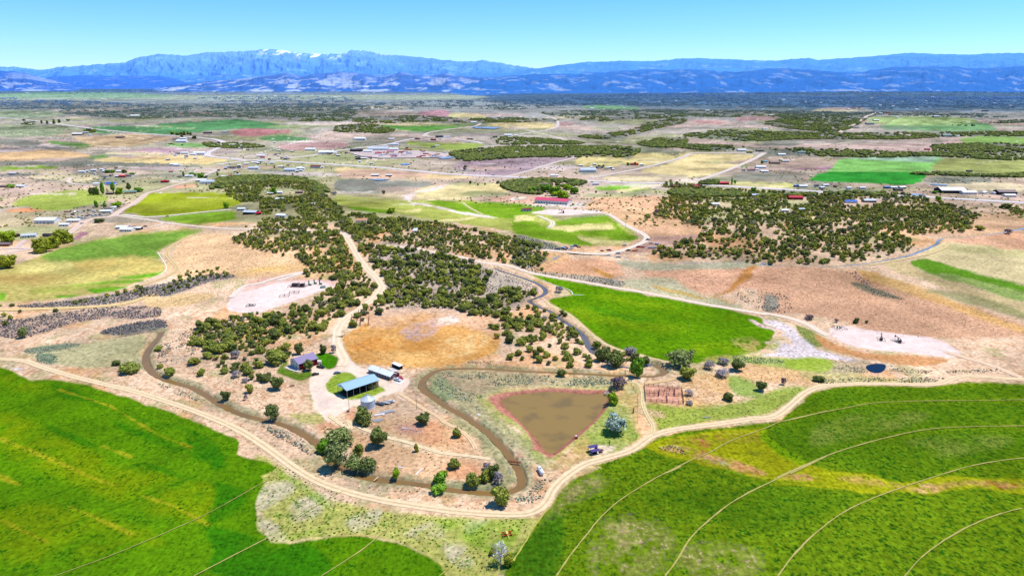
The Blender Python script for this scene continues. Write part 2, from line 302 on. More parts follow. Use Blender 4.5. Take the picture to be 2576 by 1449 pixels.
# canals are cut into the sheet, the ponds sit in hollows
POUT = [(p.x, p.y) for p in ats(pond_out)]; PIN = [(p.x, p.y) for p in ats(pond_in, -1.2)]; DP = [(p.x, p.y) for p in ats(dark_pond, -.6)]
near = np.nonzero(Y < 1900)[0]; xn, yn = X[near], Y[near]; cut = np.zeros(len(near)); dwat = np.full(len(near), 1e9)
for L_, w_ in CAN:
    d = dline(xn, yn, L_, 12); hw = w_*.5
    d = d+(fbm(xn/2.2, yn/2.2, 5, 2)-.5)*.9
    cut = np.maximum(cut, 1.6*np.clip(1-(d-hw*.85)/1.2, 0, 1)); dwat = np.minimum(dwat, d-hw)
dpo = sdf(xn, yn, POUT, 30); dpi = sdf(xn, yn, PIN, 30)
ring = np.where(dpo < 0, np.clip(-dpo/(np.maximum(-dpo+dpi, 1)), 0, 1)*1.15, 0); ring = np.where(dpi < 0, 1.2+np.clip(-dpi*.3, 0, .8), ring)
cut = np.maximum(cut, ring); dd_ = sdf(xn, yn, DP, 10); cut = np.maximum(cut, np.clip(-dd_*.5+.6, 0, 1.5)*(dd_ < 1.2))
# spoil banks beside the main ditch
bank = .5*np.exp(-((dwat-3.6)/1.3)**2)*(cut <= 0)
Z[near] += bank-cut
# island lawns keep the level; colours -----------------------------------------------------------------
C1 = np.zeros((len(X), 3)); C2 = np.zeros((len(X), 3)); DN = np.zeros(len(X))
def ramp(v, xs, cols):
    A = np.array([alb(c) for c in cols]); return np.stack([np.interp(v, xs, A[:, k]) for k in range(3)], 1)
base = ramp(PY, [208, 222, 245, 275, 330, 390, 450, 540, 640, 800, 1449], [(95,130,190),(112,140,178),(140,155,160),(150,152,148),(176,165,152),(186,170,152),(196,172,150),(210,178,148),(226,190,156),(238,200,164),(236,198,160)])  # bluer towards the horizon: distance haze painted into the ground colour
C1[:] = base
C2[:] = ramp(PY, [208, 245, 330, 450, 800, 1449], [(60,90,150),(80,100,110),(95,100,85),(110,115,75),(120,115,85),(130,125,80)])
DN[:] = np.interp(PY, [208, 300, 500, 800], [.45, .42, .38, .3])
FP_ = m3([(115,876),(250,886),(550,942),(1100,1037),(1700,1152),(2100,1218),(2230,1260),(2415,1380)])+c5([(1900,60),(1750,140),(1550,190),(1400,225),(1180,245),(930,240),(750,190),(480,130),(330,70)])+m3([(600,1335),(480,1232),(330,1152),(280,1122),(350,1086),(520,1066),(480,1016),(350,976),(230,932)])
n_big = fbm(X/300, Y/300, 41, 4); n_mid = fbm(X/38, Y/60, 43, 4); n_sm = fbm(X/7, Y/9, 47, 3)
def stain(mask, c, a=1.0):
    k = (np.clip(mask, 0, 1)*a)[:, None]; C1[:] = C1*(1-k)+np.array(alb(c))*k
far = PY < 560
stain(np.clip((n_big-.52)*9, 0, 1)*far*(PY > 300), (160,160,110), .75)
stain(np.clip((.46-n_big)*9, 0, 1)*far*(PY > 300), (206,176,160), .7)
stain(np.clip((fbm(X/170, Y/170, 51, 4)-.57)*14, 0, 1)*far*(PY > 330), (120,125,110), .6)
stain(np.clip((n_mid-.55)*8, 0, 1)*(~far), (232,168,105), .6)
stain(np.clip((fbm(X/16, Y/22, 53, 4)-.58)*9, 0, 1)*(~far), (168,168,110), .55)
stain(np.clip((fbm(X/9, Y/12, 55, 3)-.60)*9, 0, 1)*(~far), (242,212,178), .6)
stain(np.clip((fbm(X/4, Y/5, 57, 3)-.60)*8, 0, 1)*(~far)*(PY > 760), (200,140,95), .5)
# warped reading coordinates so that borders are never ruler straight
sc_ = np.interp(PY, [208, 300, 400, 560, 800, 1449], [.6, 3.5, 6, 6, 5, 9])
WX = PX+(fbm(X/12+3, Y/16, 61, 3)-.5)*sc_*3.2; WY = PY+(fbm(X/12, Y/16+9, 63, 3)-.5)*sc_*1.6
def paint(P, c, soft=4, c2=None, dn=None, a=1.0, sm=True, warp=True, nz=0.0, nsc=10):
    P = sm2(P) if sm else P
    d = sdf(WX if warp else PX, WY if warp else PY, P, soft*3+14)
    k = np.clip(.5-d/soft, 0, 1)*a; idx = np.nonzero(k > 0)[0]
    if not len(idx): return
    k = k[idx]
    if nz: k = k*np.clip(1+(fbm(X[idx]/nsc, Y[idx]/nsc*.7, 71, 3)-.5)*nz*4-(nz*.3), 0, 1)
    k = k[:, None]; C1[idx] = C1[idx]*(1-k)+np.array(alb(c))*k
    if c2 is not None: C2[idx] = C2[idx]*(1-k)+np.array(alb(c2))*k
    if dn is not None: DN[idx] = DN[idx]*(1-k[:, 0])+dn*k[:, 0]
# ---- far right forest plain (distance haze painted as blue) and left plain
paint([(1130,214),(1300,208),(2700,206),(2700,262),(2100,272),(1750,262),(1400,262),(1250,250),(1150,236)], (70,130,205), 8, (60,105,170), .5, .95)
paint([(1250,238),(1700,232),(2700,222),(2700,276),(2000,280),(1500,268),(1300,262),(1200,250)], (88,114,134), 8, (62,84,92), .6, .85)
paint([(-50,222),(600,218),(1150,222),(1150,234),(500,232),(-50,236)], (90,122,150), 4, (50,80,110), .6, .8)
paint([(-50,238),(500,240),(1150,240),(1150,250),(500,252),(-50,252)], (170,182,160), 3, (130,150,130), .4, .8)
paint(cA([(0,320),(700,300),(1200,325),(1300,340),(900,350),(0,345)]), (130,170,140), 3, None, None, .8)
paint(cA([(0,445),(470,455),(480,475),(300,500),(0,495)]), (150,168,130), 3, None, None, .8)
paint(cA([(0,560),(500,560),(800,600),(560,640),(300,640),(0,640)]), (150,165,125), 4, (110,130,90), .4, .8)
GREENS = [(cA([(640,575),(1000,555),(1650,518),(1850,514),(2190,575),(1700,588),(1480,612),(1200,622),(900,600)]), (84,140,88), (60,115,80)),
          (cA([(1950,650),(2150,630),(2350,662),(2100,676)]), (90,140,85), (60,110,70)), (cA([(690,590),(900,612),(780,620),(700,605)]), (90,140,85), (60,110,70)),
          (cB([(250,550),(500,560),(850,548),(980,562),(620,602),(430,590)]), (96,152,66), (80,130,60)), (cA([(380,675),(650,690),(700,705),(560,720),(400,700)]), (110,150,80), (90,120,70)),
          (cA([(680,790),(900,765),(1100,768),(950,790),(680,808)]), (110,145,75), (90,120,60)), (cA([(0,868),(380,862),(420,880),(100,892),(0,892)]), (130,165,40), (100,140,40)),
          (cA([(260,905),(500,900),(440,915),(300,915)]), (120,150,40), (100,140,40)), (cA([(1250,695),(1600,690),(1560,720),(1300,715)]), (130,175,100), (110,150,80)),
          (cB([(1900,1030),(2100,1000),(2300,1000),(2180,1050),(1960,1045)]), (120,170,50), (100,150,40)), (cB([(2080,1045),(2400,1015),(2200,1060)]), (130,160,60), (100,140,50)),
          (cC([(1500,580),(1600,540),(2200,530),(2350,570),(2300,600),(1700,595)]), (120,165,110), (90,140,80)), (cC([(1400,500),(1900,490),(2200,510),(2150,545),(1600,555)]), (165,185,120), (130,160,90)),
          (cC([(2090,660),(2300,632),(2576,650),(2576,695),(2120,692)]), (132,164,84), (100,140,60)), (cB([(1820,415),(2000,405),(2240,425),(2200,440),(1900,435)]), (120,160,120), (100,140,100)),
          (cB([(470,680),(700,690),(1000,690),(1080,705),(900,745),(600,715)]), (150,165,80), (120,140,60)), (cC([(1900,850),(1960,805),(2600,815),(2600,925),(2000,905),(1880,880)]), (168,172,100), (130,150,80)),
          (cC([(430,870),(520,820),(640,795),(560,830),(470,868)]), (100,140,60), (80,120,50)), (cC([(380,985),(800,995),(850,1020),(500,1030),(390,1005)]), (205,200,120), (160,170,80))]
GREENS += [(cC([(1100,905),(1200,812),(1700,800),(1950,795),(1880,862),(1835,912),(1500,908)]), (140,196,104), (110,160,80)), (cC([(955,968),(1100,906),(1500,908),(1835,912),(1740,1002),(1400,992),(1100,982)]), (62,160,60), (44,120,44)), (cC([(1250,812),(1700,796),(1940,792),(1880,838),(1600,826)]), (164,192,160), (140,170,130))]
for P, a_, b_ in GREENS: paint(P, a_, 3, b_, .35, .95)
STRAW = [(cC([(-20,772),(120,768),(300,770),(528,785),(460,850),(200,932),(-10,925)]), (232,208,148), (205,185,110)), (cB([(1770,850),(1810,795),(2000,785),(2170,815),(2200,770),(2540,788),(2300,858),(2150,850),(2000,880),(1900,870)]), (222,202,136), (195,180,100)),
         (cB([(2600,810),(2420,860),(2250,902),(2576,925)]), (232,208,148), (205,185,110)), (cB([(1090,560),(1200,530),(1590,540),(1600,570),(1540,580),(1280,576)]), (226,204,148), (200,180,110)),
         (cA([(700,820),(950,790),(1250,782),(1600,800),(1720,822),(1500,848),(1000,840)]), (224,196,136), (200,175,110)), (cA([(0,765),(400,740),(700,790),(500,800),(0,822)]), (220,180,130), (190,160,100)),
         (cB([(300,545),(500,535),(850,545),(500,558)]), (205,190,140), (180,170,110)), (cB([(0,880),(500,900),(1000,940),(700,960),(200,930),(0,920)]), (222,190,140), (190,165,110)),
         (cB([(700,1010),(1200,1000),(1250,1060),(900,1093),(500,1090)]), (226,204,140), (190,175,100)), (m2([(1500,90),(2000,60),(2300,70),(2050,130),(1900,165),(1500,170)]), (228,208,150), (190,175,100)),
         (cA([(750,640),(1000,620),(1300,650),(1100,700),(760,720),(560,650)]), (216,184,140), (180,160,100)), (cB([(800,470),(1000,465),(1100,500),(850,500)]), (210,196,140), (180,170,110)),
         (cC([(1900,1000),(2576,990),(2576,1050),(2200,1040)]), (226,206,165), (190,175,130)), (cB([(2100,1040),(2400,1000),(2350,1020),(2100,1065)]), (236,220,160), (200,190,120))]
for P, a_, b_ in STRAW: paint(P, a_, 3, b_, .35, .9)
PINK = [(cA([(1740,600),(1900,580),(2200,598),(2000,632),(1800,636)]), (180,118,118)), (cB([(560,460),(780,440),(812,480),(740,500),(600,490)]), (190,142,148)), (cC([(780,840),(1150,860),(1080,895),(800,880)]), (168,128,142)),
        (cB([(850,880),(950,812),(1200,800),(1690,792),(1740,802),(1600,838),(1260,938),(1000,925)]), (178,152,158)), (cC([(450,490),(720,490),(650,515),(420,525)]), (190,150,145)), (cC([(100,520),(300,525),(280,545),(120,540)]), (188,140,135)),
        (cA([(900,750),(1300,725),(1450,740),(1250,770),(950,765)]), (180,145,155)), (cA([(2100,705),(2576,680),(2576,730),(2200,745)]), (190,150,145)), (cB([(0,450),(500,445),(600,500),(300,490),(0,480)]), (176,160,148)),
        (cC([(0,650),(500,690),(850,700),(1850,690),(2050,660),(2090,700),(1850,760),(900,740),(0,690)]), (196,168,155)), (cC([(250,845),(450,850),(1000,880),(1180,820),(900,800),(560,800)]), (185,160,140)),
        (cB([(1640,530),(1760,535),(1700,560),(1650,560)]), (185,150,145)), (m1([(680,520),(760,475),(800,490),(720,550),(680,550)]), (175,120,135)), (m1([(1600,50),(1750,35),(1840,50),(1700,65)]), (225,160,130)),
        (m1([(100,265),(300,255),(420,275),(200,290),(50,280)]), (215,140,95)), (cB([(0,900),(300,890),(700,930),(300,960),(0,945)]), (214,176,150))]
for P, a_ in PINK: paint(P, a_, 3, tuple(int(v*.72) for v in a_), .35, .9)
for P in [cA([(0,735),(350,700),(570,725),(300,745),(0,760)]), cA([(1650,850),(2000,900),(2300,905),(2576,930),(2300,945),(2100,935)]), cB([(100,790),(400,760),(700,770),(800,775),(650,800),(300,810)]), cB([(1450,870),(1700,860),(1800,880),(1600,890)])]:
    paint(P, (214,196,190), 3, (170,150,150), .3, .8)
for P in [cA([(0,830),(1200,845),(1500,870),(700,860),(0,860)]), cA([(0,920),(600,920),(800,940),(0,945)]), cB([(0,960),(500,980),(700,1000),(400,1060),(0,1060)]), cC([(550,700),(850,690),(880,705),(800,715),(600,712)]), cA([(0,660),(300,680),(250,715),(0,700)]), cC([(2000,940),(2300,950),(2300,990),(1850,990),(1850,960)])]:
    paint(P, (132,134,122), 3, (80,85,80), .5, .85)
# marshy valley above the big meadow, left meadow
paint(m1([(100,210),(400,110),(850,90),(1000,180),(850,225),(500,278),(250,240)]), (150,166,66), 5, (120,140,50), .4, .9)
paint(m1([(0,300),(300,290),(600,300),(540,420),(0,420)]), (180,165,125), 6, (120,120,80), .4, .7)
paint(m1([(0,440),(600,430),(560,520),(0,560)]), (158,168,110), 6, (120,130,80), .4, .7)
# valley meadow
paint([(835,500),(860,494),(1030,504),(1080,505),(1190,506),(1300,520),(1360,530),(1390,545),(1440,560),(1540,545),(1565,555),(1602,590),(1606,602),(1562,613),(1500,618),(1440,616),(1380,606),(1280,580),(1180,566),(1080,551),(950,532),(860,520)], (168,172,84), 3, (136,146,60), .35)
for P in [m3([(-20,350),(200,400),(300,440),(350,452),(600,530),(720,600),(600,600),(300,560),(-20,478)]), m2([(1550,182),(1900,200),(2415,212),(2415,350),(2230,345),(2050,318),(1800,262)]), m3([(-20,205),(240,250),(200,290),(-20,310)]), m3([(450,480),(900,450),(800,330),(850,325),(1000,470),(1130,520),(1000,580),(900,600),(850,522),(600,512)]), m3([(350,380),(760,320),(830,380),(600,400),(350,405)]), m2([(850,245),(1000,250),(1250,275),(1250,310),(1000,290),(850,262)])]:
    paint(P, (112,152,28), 4, (84,124,20), .35, .9)
for P in [m3([(350,422),(850,408),(820,450),(430,466)]), m3([(560,518),(900,558),(1060,568),(850,606),(700,592)]), m2([(1250,300),(1480,260),(1500,285),(1300,292)]), m2([(1650,370),(2000,330),(1950,365),(1700,385)]), m3([(-10,320),(150,330),(120,370),(-10,380)])]:
    paint(P, (222,206,140), 4, (180,180,90), .3, .9)
paint(m2([(1780,25),(1700,70),(1480,110),(1430,160),(1420,190),(1500,205),(1650,230),(1850,280),(2050,312),(2230,342),(2200,348),(2050,332),(1850,300),(1640,250),(1480,222),(1250,228),(1420,208),(1330,150),(1420,110),(1650,60)]), (228,208,198), 3, (180,165,150), .3, .95)
paint(m2([(1000,150),(1330,130),(1340,180),(1100,200),(700,170)]), (175,170,110), 5, None, None, .5)
paint(m3([(760,150),(1000,140),(1500,170),(1650,330),(1750,470),(1620,560),(1350,590),(1220,560),(1200,490),(1000,390),(820,290),(640,250)]), (222,172,130), 6, (188,130,88), .4, .8)
paint(m3([(1220,540),(1600,500),(1700,560),(1380,600),(1500,640),(1000,690),(930,680),(1100,640)]), (186,148,132), 5, (120,90,80), .4, .85)
# right desert strip
paint(m3([(300,790),(560,730),(900,740),(1000,790),(950,830),(1000,870),(800,890),(500,860),(300,830)]), (228,172,132), 8, (180,125,90), .4, .9)
paint(m3([(1200,830),(1600,820),(2200,790),(2415,800),(2415,1000),(2100,1000),(1800,1050),(1500,960),(1250,900)]), (226,172,136), 9, (184,126,88), .4, .9)
paint(m4([(-10,800),(600,820),(900,850),(1200,1000),(1500,1060),(2000,1200),(2415,1350),(2415,1449),(1200,1449),(700,1300),(300,1240),(0,1220)]), (218,168,132), 10, (178,124,90), .45, .9)
paint(m3([(950,740),(1500,770),(2100,760),(2400,790),(2100,810),(1600,820),(1200,835),(1000,800)]), (176,176,145), 6, (120,130,100), .4, .8)
paint(m3([(1000,930),(1400,900),(1600,1000),(1900,1120),(2100,1160),(2000,1190),(1500,1090),(1100,1010)]), (190,188,150), 7, (140,140,100), .4, .8)
paint(m3([(200,850),(700,890),(1000,950),(900,980),(500,910),(200,870)]), (160,155,140), 6, (100,110,95), .5, .8)
paint(m3([(700,800),(850,860),(900,900),(800,890)]), (196,140,50), 6, None, None, .8); paint(m3([(1230,970),(1500,1020),(1780,1090),(1700,1095),(1400,1030)]), (205,165,80), 5, None, None, .8)
paint(m3([(2150,810),(2230,810),(2100,960),(1920,1060),(1850,1075),(1980,990)]), (190,128,58), 8, (140,90,40), .4, .85)
paint(m4([(860,840),(1000,860),(1400,970),(1800,1130),(2200,1290),(2415,1370),(2415,1420),(2000,1290),(1600,1140),(1200,1000),(950,920)]), (220,172,100), 9, None, None, .8)
paint(m4([(1450,700),(1740,560),(2415,650),(2415,965),(1900,842),(1500,730)]), (224,204,152), 7, (190,180,110), .4, .95)
paint(m4([(1700,600),(2415,640),(2415,720),(1800,660)]), (176,174,112), 8, None, None, .5)
paint(m4([(1100,770),(1350,755),(1500,860),(2000,1010),(2415,1120),(2415,1270),(2000,1110),(1500,930),(1250,860)]), (214,190,136), 8, (170,160,100), .4, .85)
paint(m4([(1370,765),(1500,735),(1900,842),(2415,980),(2415,1125),(2000,1000),(1600,895),(1440,830)]), (150,172,92), 6, (100,140,50), .5, .95)
paint(m4([(1370,757),(1500,733),(1800,810),(2100,900),(2415,985),(2415,1035),(2000,930),(1700,862),(1560,870),(1450,825)]), (96,148,26), 5, (80,130,30), .4, .9)
paint(m4([(1500,1010),(1700,1020),(2100,1110),(2415,1230),(2415,1290),(2100,1200),(1650,1070)]), (150,152,96), 9, None, None, .75)
paint(m4([(790,950),(900,950),(1200,1070),(1300,1110),(1100,1080),(900,1020)]), (115,120,95), 6, (70,85,70), .5, .8)
paint(m4([(0,1060),(120,1090),(120,1200),(0,1220)]), (140,145,130), 7, (85,100,95), .6, .8)
paint(m4([(1650,550),(1900,525),(2415,470),(2415,640),(1900,585)]), (226,172,136), 5, (190,130,90), .4, .8)
paint(m4([(1850,330),(2200,300),(2415,330),(2415,440),(1900,510),(1300,510),(1200,460)]), (226,180,140), 6, (190,140,100), .35, .8)
# green triangular field in the middle with its marsh
paint(FP_, (96,156,8), 4, (52,118,8), .5, 1, sm=False)
for P in [m3([(600,1000),(1300,1120),(2000,1250),(1900,1300),(1300,1200),(700,1080)]), m3([(300,1130),(700,1200),(1300,1300),(1700,1380),(1200,1400),(600,1290)]), c5([(1300,60),(1750,100),(1700,150),(1300,190),(1000,150)])]:
    paint(P, (128,172,24), 14, None, None, .65, nz=.8, nsc=14)
paint(m3([(700,1180),(1100,1260),(1300,1300),(1100,1310),(800,1240)]), (60,140,20), 10, None, None, .7)
paint(c5([(1300,200),(1600,180),(1850,200),(2415,210),(2576,300),(2415,350),(2000,330),(1600,250),(1350,260)]), (152,176,76), 8, (110,140,60), .45, .85)
for P in [c5([(1850,58),(1900,50),(2180,95),(2320,128),(2415,150),(2576,190),(2415,205),(2200,200),(2080,216),(2040,198),(1800,186),(1812,165),(1950,152),(1880,112),(1980,95)]), c5([(2060,-20),(2150,0),(2300,92),(2335,132),(2200,102),(2100,30),(2000,-5)]), rb([(-20,50),(60,58),(120,80),(168,110),(195,150),(260,190),(300,215),(510,272),(480,280),(300,250),(220,215),(160,190),(140,140),(60,95),(-10,72)]), m3([(2140,1290),(2300,1340),(2415,1380),(2415,1400),(2250,1350)])]:
    paint(P, (232,216,212), 3, (168,146,136), .5, .97)
paint(rb([(160,80),(260,110),(320,170),(300,200),(230,180),(190,130)]), (120,140,50), 5, (70,90,30), .6, .85); paint(rb([(270,130),(420,195),(600,235),(820,250),(1000,265),(900,300),(700,290),(500,250),(330,205)]), (206,146,92), 5, (170,100,60), .4, .9)
# around the farm
paint(STRAWF, (222,164,92), 8, (196,128,52), .45, .95)
paint([(960,790),(1102,764),(1180,772),(1240,805),(1262,850),(1200,830),(1120,815),(1000,822),(930,822)], (226,184,150), 16, None, None, .85, nz=.4, nsc=12)
paint([(960,850),(1100,855),(1200,870),(1150,900),(1040,925),(960,905)], (232,186,116), 12, None, None, .6, nz=.6, nsc=8)
paint([(1110,860),(1180,840),(1240,850),(1200,880),(1130,900)], (236,200,140), 10, None, None, .7, nz=.9, nsc=5)
paint([(880,870),(940,850),(1080,855),(1180,880),(1100,890),(1000,880),(930,890)], (216,142,62), 12, None, None, .6, nz=.6)
paint([(1009,835),(1055,812),(1102,799),(1148,795),(1155,809),(1109,825),(1069,852),(1029,855)], (214,176,162), 8, (190,150,140), .4, .85, nz=.6, nsc=4)
paint([(1090,806),(1140,793),(1156,805),(1120,818)], (246,220,196), 6, None, None, .9, nz=.5, nsc=4)
paint(m2([(1050,1180),(1400,1160),(1700,1155),(2000,1230),(1900,1280),(1500,1230),(1100,1290)]), (214,178,150), 12, (150,140,110), .4, .7)
paint([(480,590),(650,600),(830,655),(820,690),(600,700),(440,690),(430,650)], (228,186,140), 10, (190,140,80), .4, .9); paint(m2([(-60,820),(200,800),(300,820),(0,850)])+m1([(2300,830)]), (200,170,50), 8, None, None, .6)
paint([(575,690),(740,660),(820,670),(700,690)], (224,180,120), 8, None, None, .6)
# grey scrub ground on the slope behind the farm
paint([(960,610),(1100,640),(1240,680),(1350,720),(1340,750),(1260,790),(1170,785),(1080,775),(990,775),(960,740),(975,700),(940,660)], (196,174,156), 14, (120,114,100), .5, .85)
paint(m2([(1250,620),(1500,640),(1850,700),(2100,790),(2300,870),(2415,960),(2400,1060),(2000,1000),(1600,850),(1300,760)]), (184,168,148), 12, (112,112,98), .5, .8)
paint(m3([(-20,500),(300,580),(420,640),(0,640)]), (140,142,120), 6, (70,85,60), .6, .85); paint(m3([(-20,680),(250,700),(200,780),(-20,800)]), (150,145,130), 6, (80,90,75), .6, .8)
paint(m1([(1000,1060),(1500,960),(2000,870),(2200,890),(1900,960),(1600,1060),(1350,1090),(900,1160),(300,1180),(200,1160),(700,1110)]), (160,146,136), 8, (82,80,74), .65, .85)
paint(m1([(150,1290),(900,1190),(1450,1180),(1400,1280),(900,1290),(600,1350),(300,1449),(0,1449),(0,1290)]), (190,160,140), 10, (98,90,92), .6, .85)
paint(m1([(950,1400),(1450,1290),(1560,1350),(1450,1400),(1100,1440)]), (130,124,116), 6, (75,74,80), .7, .85)
paint(m1([(1350,1090),(1450,1050),(1500,1100),(1700,1050),(2000,1060),(1900,1120),(1700,1170),(1400,1180)]), (234,196,136), 7, (200,160,100), .35, .8)
paint(c4([(200,190),(500,180),(780,130),(800,180),(760,240),(740,300),(600,310),(420,310),(250,270)]), (196,190,140), 8, (140,150,90), .4, .85)
paint(c4([(150,210),(300,185),(430,180),(400,200),(170,235)]), (130,142,120), 4, (80,105,85), .6, .8); paint(c4([(200,240),(300,240),(300,290),(210,280)]), (135,155,125), 4, (80,115,90), .6, .8)
# land inside the loop of the ditch by the pond
paint(c2([(440,110),(700,80),(1300,110),(2100,160),(2080,250),(1400,215),(1100,250),(900,330),(960,440),(1300,720),(1480,930),(1440,960),(1300,900),(1180,800),(1000,640),(760,470),(560,360),(400,280),(370,200)]), (188,176,130), 10, (128,140,100), .5, .9)
paint(c2([(500,120),(900,110),(1300,120),(1700,150),(1500,200),(1100,200),(850,300),(700,280),(500,200)]), (196,162,132), 14, None, None, .6, nz=.8, nsc=12)
paint(c2([(390,190),(480,130),(560,180),(600,330),(520,350),(430,280)]), (150,172,118), 8, None, None, .7, nz=.5)
paint(pond_out, (176,186,66), 20, (130,150,40), .5, .9)
for P in [c2([(860,350),(930,340),(1290,640),(1350,760),(1480,890),(1700,800),(1850,660),(2060,440),(2100,350),(2250,430),(2300,600),(2350,700),(2100,850),(1800,900),(1500,990),(1300,840),(1100,640)])]:
    paint(P, (156,170,64), 14, (110,130,50), .5, .6, nz=.7, nsc=9)
paint(c2([(1900,480),(2100,450),(2300,620),(2330,720),(2100,860),(1850,840),(1700,820)]), (124,156,36), 12, (90,120,30), .5, .75, nz=.3)
paint(c2([(1780,720),(1850,680),(1900,900),(1600,960),(1540,980),(1650,850)]), (214,170,110), 10, (150,140,80), .45, .7, nz=.5)
paint(c5([(180,1050),(300,1020),(420,1030),(430,1060),(330,1110),(220,1110)]), (236,212,180), 6, (150,130,110), .3, .9)
paint(c5([(480,440),(650,500),(620,900),(500,960),(420,1000),(300,1000),(330,900),(200,1000),(330,640),(480,560)]), (150,162,76), 14, (110,130,60), .5, .5, nz=.5)
paint(c5([(700,450),(1060,480),(1080,640),(700,610)]), (226,168,140), 5, (190,120,100), .35, .95, sm=False)
paint(c5([(1060,400),(1200,340),(1500,380),(1520,560),(1440,640),(1100,650)]), (224,178,120), 14, (190,130,70), .4, .85, nz=.4)
paint(c5([(700,640),(1100,650),(1450,640),(1750,560),(2000,470),(2250,470),(2300,520),(2050,640),(1850,730),(1500,780),(1100,830),(830,880),(800,800),(720,700)]), (146,166,58), 14, (100,125,50), .5, .9)
paint(c5([(620,690),(860,700),(900,760),(720,750)]), (222,182,140), 6, None, None, .8); paint(c5([(1480,380),(1700,400),(1800,560),(1560,540)]), (116,160,40), 10, None, None, .8)
paint(c5([(1550,330),(1700,260),(2200,320),(2415,380),(2415,450),(2000,430),(1600,390)]), (222,176,122), 10, (190,140,80), .4, .85)
paint(rb([(200,300),(450,300),(560,350),(900,380),(1000,380),(700,398),(350,408),(200,360)]), (186,176,110), 8, (120,130,70), .5, .7)
paint(rb([(300,290),(550,270),(560,330),(380,340),(300,330)]), (200,175,140), 8, (110,110,90), .6, .8)
paint(rb([(100,270),(300,255),(380,290),(330,330),(150,320)]), (156,178,56), 7, (120,150,40), .4, .85)
# paddock with dry bare earth
paint(c3([(750,60),(1300,30),(1700,100),(1830,300),(1900,380),(1850,480),(1500,560),(1000,520),(900,400),(700,200)]), (230,184,138), 16, (200,130,80), .4, .7)
for P in [c3([(1150,120),(1500,60),(1700,160),(1700,280),(1400,240)]), c3([(1550,400),(1750,390),(1850,500),(1650,560),(1500,500)]), c3([(650,150),(900,110),(1050,160),(900,180)]), c1([(1150,1080),(1350,1020),(1350,1180),(1150,1180)]), c1([(800,1200),(1000,1180),(1250,1300),(1000,1400),(800,1300)])]:
    paint(P, (220,154,112), 16, None, None, .7, nz=.6, nsc=7)
paint(c3([(1150,90),(1330,80),(1350,150),(1200,170)]), (206,156,140), 12, None, None, .7)
paint(c1([(760,930),(1000,1060),(1180,1060),(1300,1200),(1650,1290),(2000,1420),(2400,1560),(2300,1620),(1700,1440),(1300,1330),(1050,1230),(850,1140)]), (246,216,176), 10, None, None, .8, nz=.4, nsc=6)
paint(c3([(1500,80),(1750,60),(2000,260),(2100,420),(2110,560),(1950,640),(1600,610),(1850,520),(1960,400),(1850,330),(1800,200)]), (176,166,116), 9, (128,138,96), .5, .85)
paint(c1([(430,1100),(620,1090),(880,1090),(860,1200),(640,1230),(560,1180)]), (170,172,80), 8, (110,130,60), .5, .7)
# strips along both sides of the ditch
for L_, w_ in CAN[:1]:
    d = dline(X, Y, L_, 14); k = np.clip(1-(d-w_*.5-1)/5, 0, 1)*(Y < 900)*np.clip((n_sm-.32)*4, 0, 1); stain(k, (150,156,112), .75)
# big fields ---------------------------------------------------------------
F_LEFT = c4([(-150,290),(0,306),(60,328),(110,362),(180,385),(290,372),(450,402),(700,478),(900,548),(1100,618),(1230,668),(1290,722),(1280,780),(1330,800),(1460,828),(1500,860),(1420,905),(1440,950),(1415,1010),(1400,1090),(1410,1200),(1480,1262),(1560,1272)])+c3([(250,1085),(500,1040),(800,1013),(970,1028),(1200,1088),(1400,1178),(1500,1262),(1600,1420),(1700,1800),(-2500,1900)])
F_RIGHT = bm_([(-100,2000),(-60,1100),(60,860),(100,750),(230,600),(330,430),(440,262),(560,142),(700,80),(820,5)])+c5([(200,1202),(400,1152),(560,1082),(690,1032),(732,962),(830,922),(1100,872),(1500,842),(1800,802),(2000,772),(2200,602)])+rb([(200,480),(260,442),(400,414),(530,406),(900,412),(1000,402),(1100,387),(1412,400),(2000,420),(2000,2200)])
paint(c3([(0,330),(400,640),(900,780),(1300,830),(1900,860),(2300,860),(2300,950),(2100,1300),(1600,1400),(1400,1180),(970,1020),(500,1040),(100,1080),(-50,1000),(-60,900),(50,850),(-100,700)]), (188,184,96), 12, (84,128,22), .5, .95)
for P in [c3([(0,620),(250,560),(300,640),(50,800),(-50,820)]), c3([(0,900),(120,900),(230,1050),(80,1080)]), c3([(330,700),(600,650),(620,760),(350,900),(280,840)]), c3([(720,880),(1000,780),(1000,900),(800,980)]), c3([(1400,900),(1550,960),(1500,1050),(1200,1000)]), c3([(1500,1050),(1700,1080),(1800,1250),(1600,1250)]), c3([(1700,900),(1900,880),(1750,1000)])]:
    paint(P, (214,198,164), 14, None, None, .85, nz=.6, nsc=8)
for P in [c3([(150,500),(400,560),(600,800),(500,980),(250,1030),(600,900),(380,640)]), c3([(1500,880),(2000,900),(2200,880),(2100,1100),(1900,1150),(1500,950)])]:
    paint(P, (138,178,42), 14, None, None, .7, nz=.5, nsc=8)
paint(F_LEFT, (92,160,6), 5, (40,112,4), .5, 1, sm=False)
for a_, P in [(.75, c4([(0,560),(250,640),(600,820),(900,900),(1150,950),(1180,1120),(1100,1150),(700,1060),(300,900),(0,760)])), (.6, c4([(0,330),(120,380),(250,420),(100,440),(0,430)])), (.6, c4([(0,1080),(400,1080),(900,1260),(600,1340),(200,1400),(0,1350)]))]:
    paint(P, (130,174,4), 26, None, None, a_, nz=.8, nsc=14)
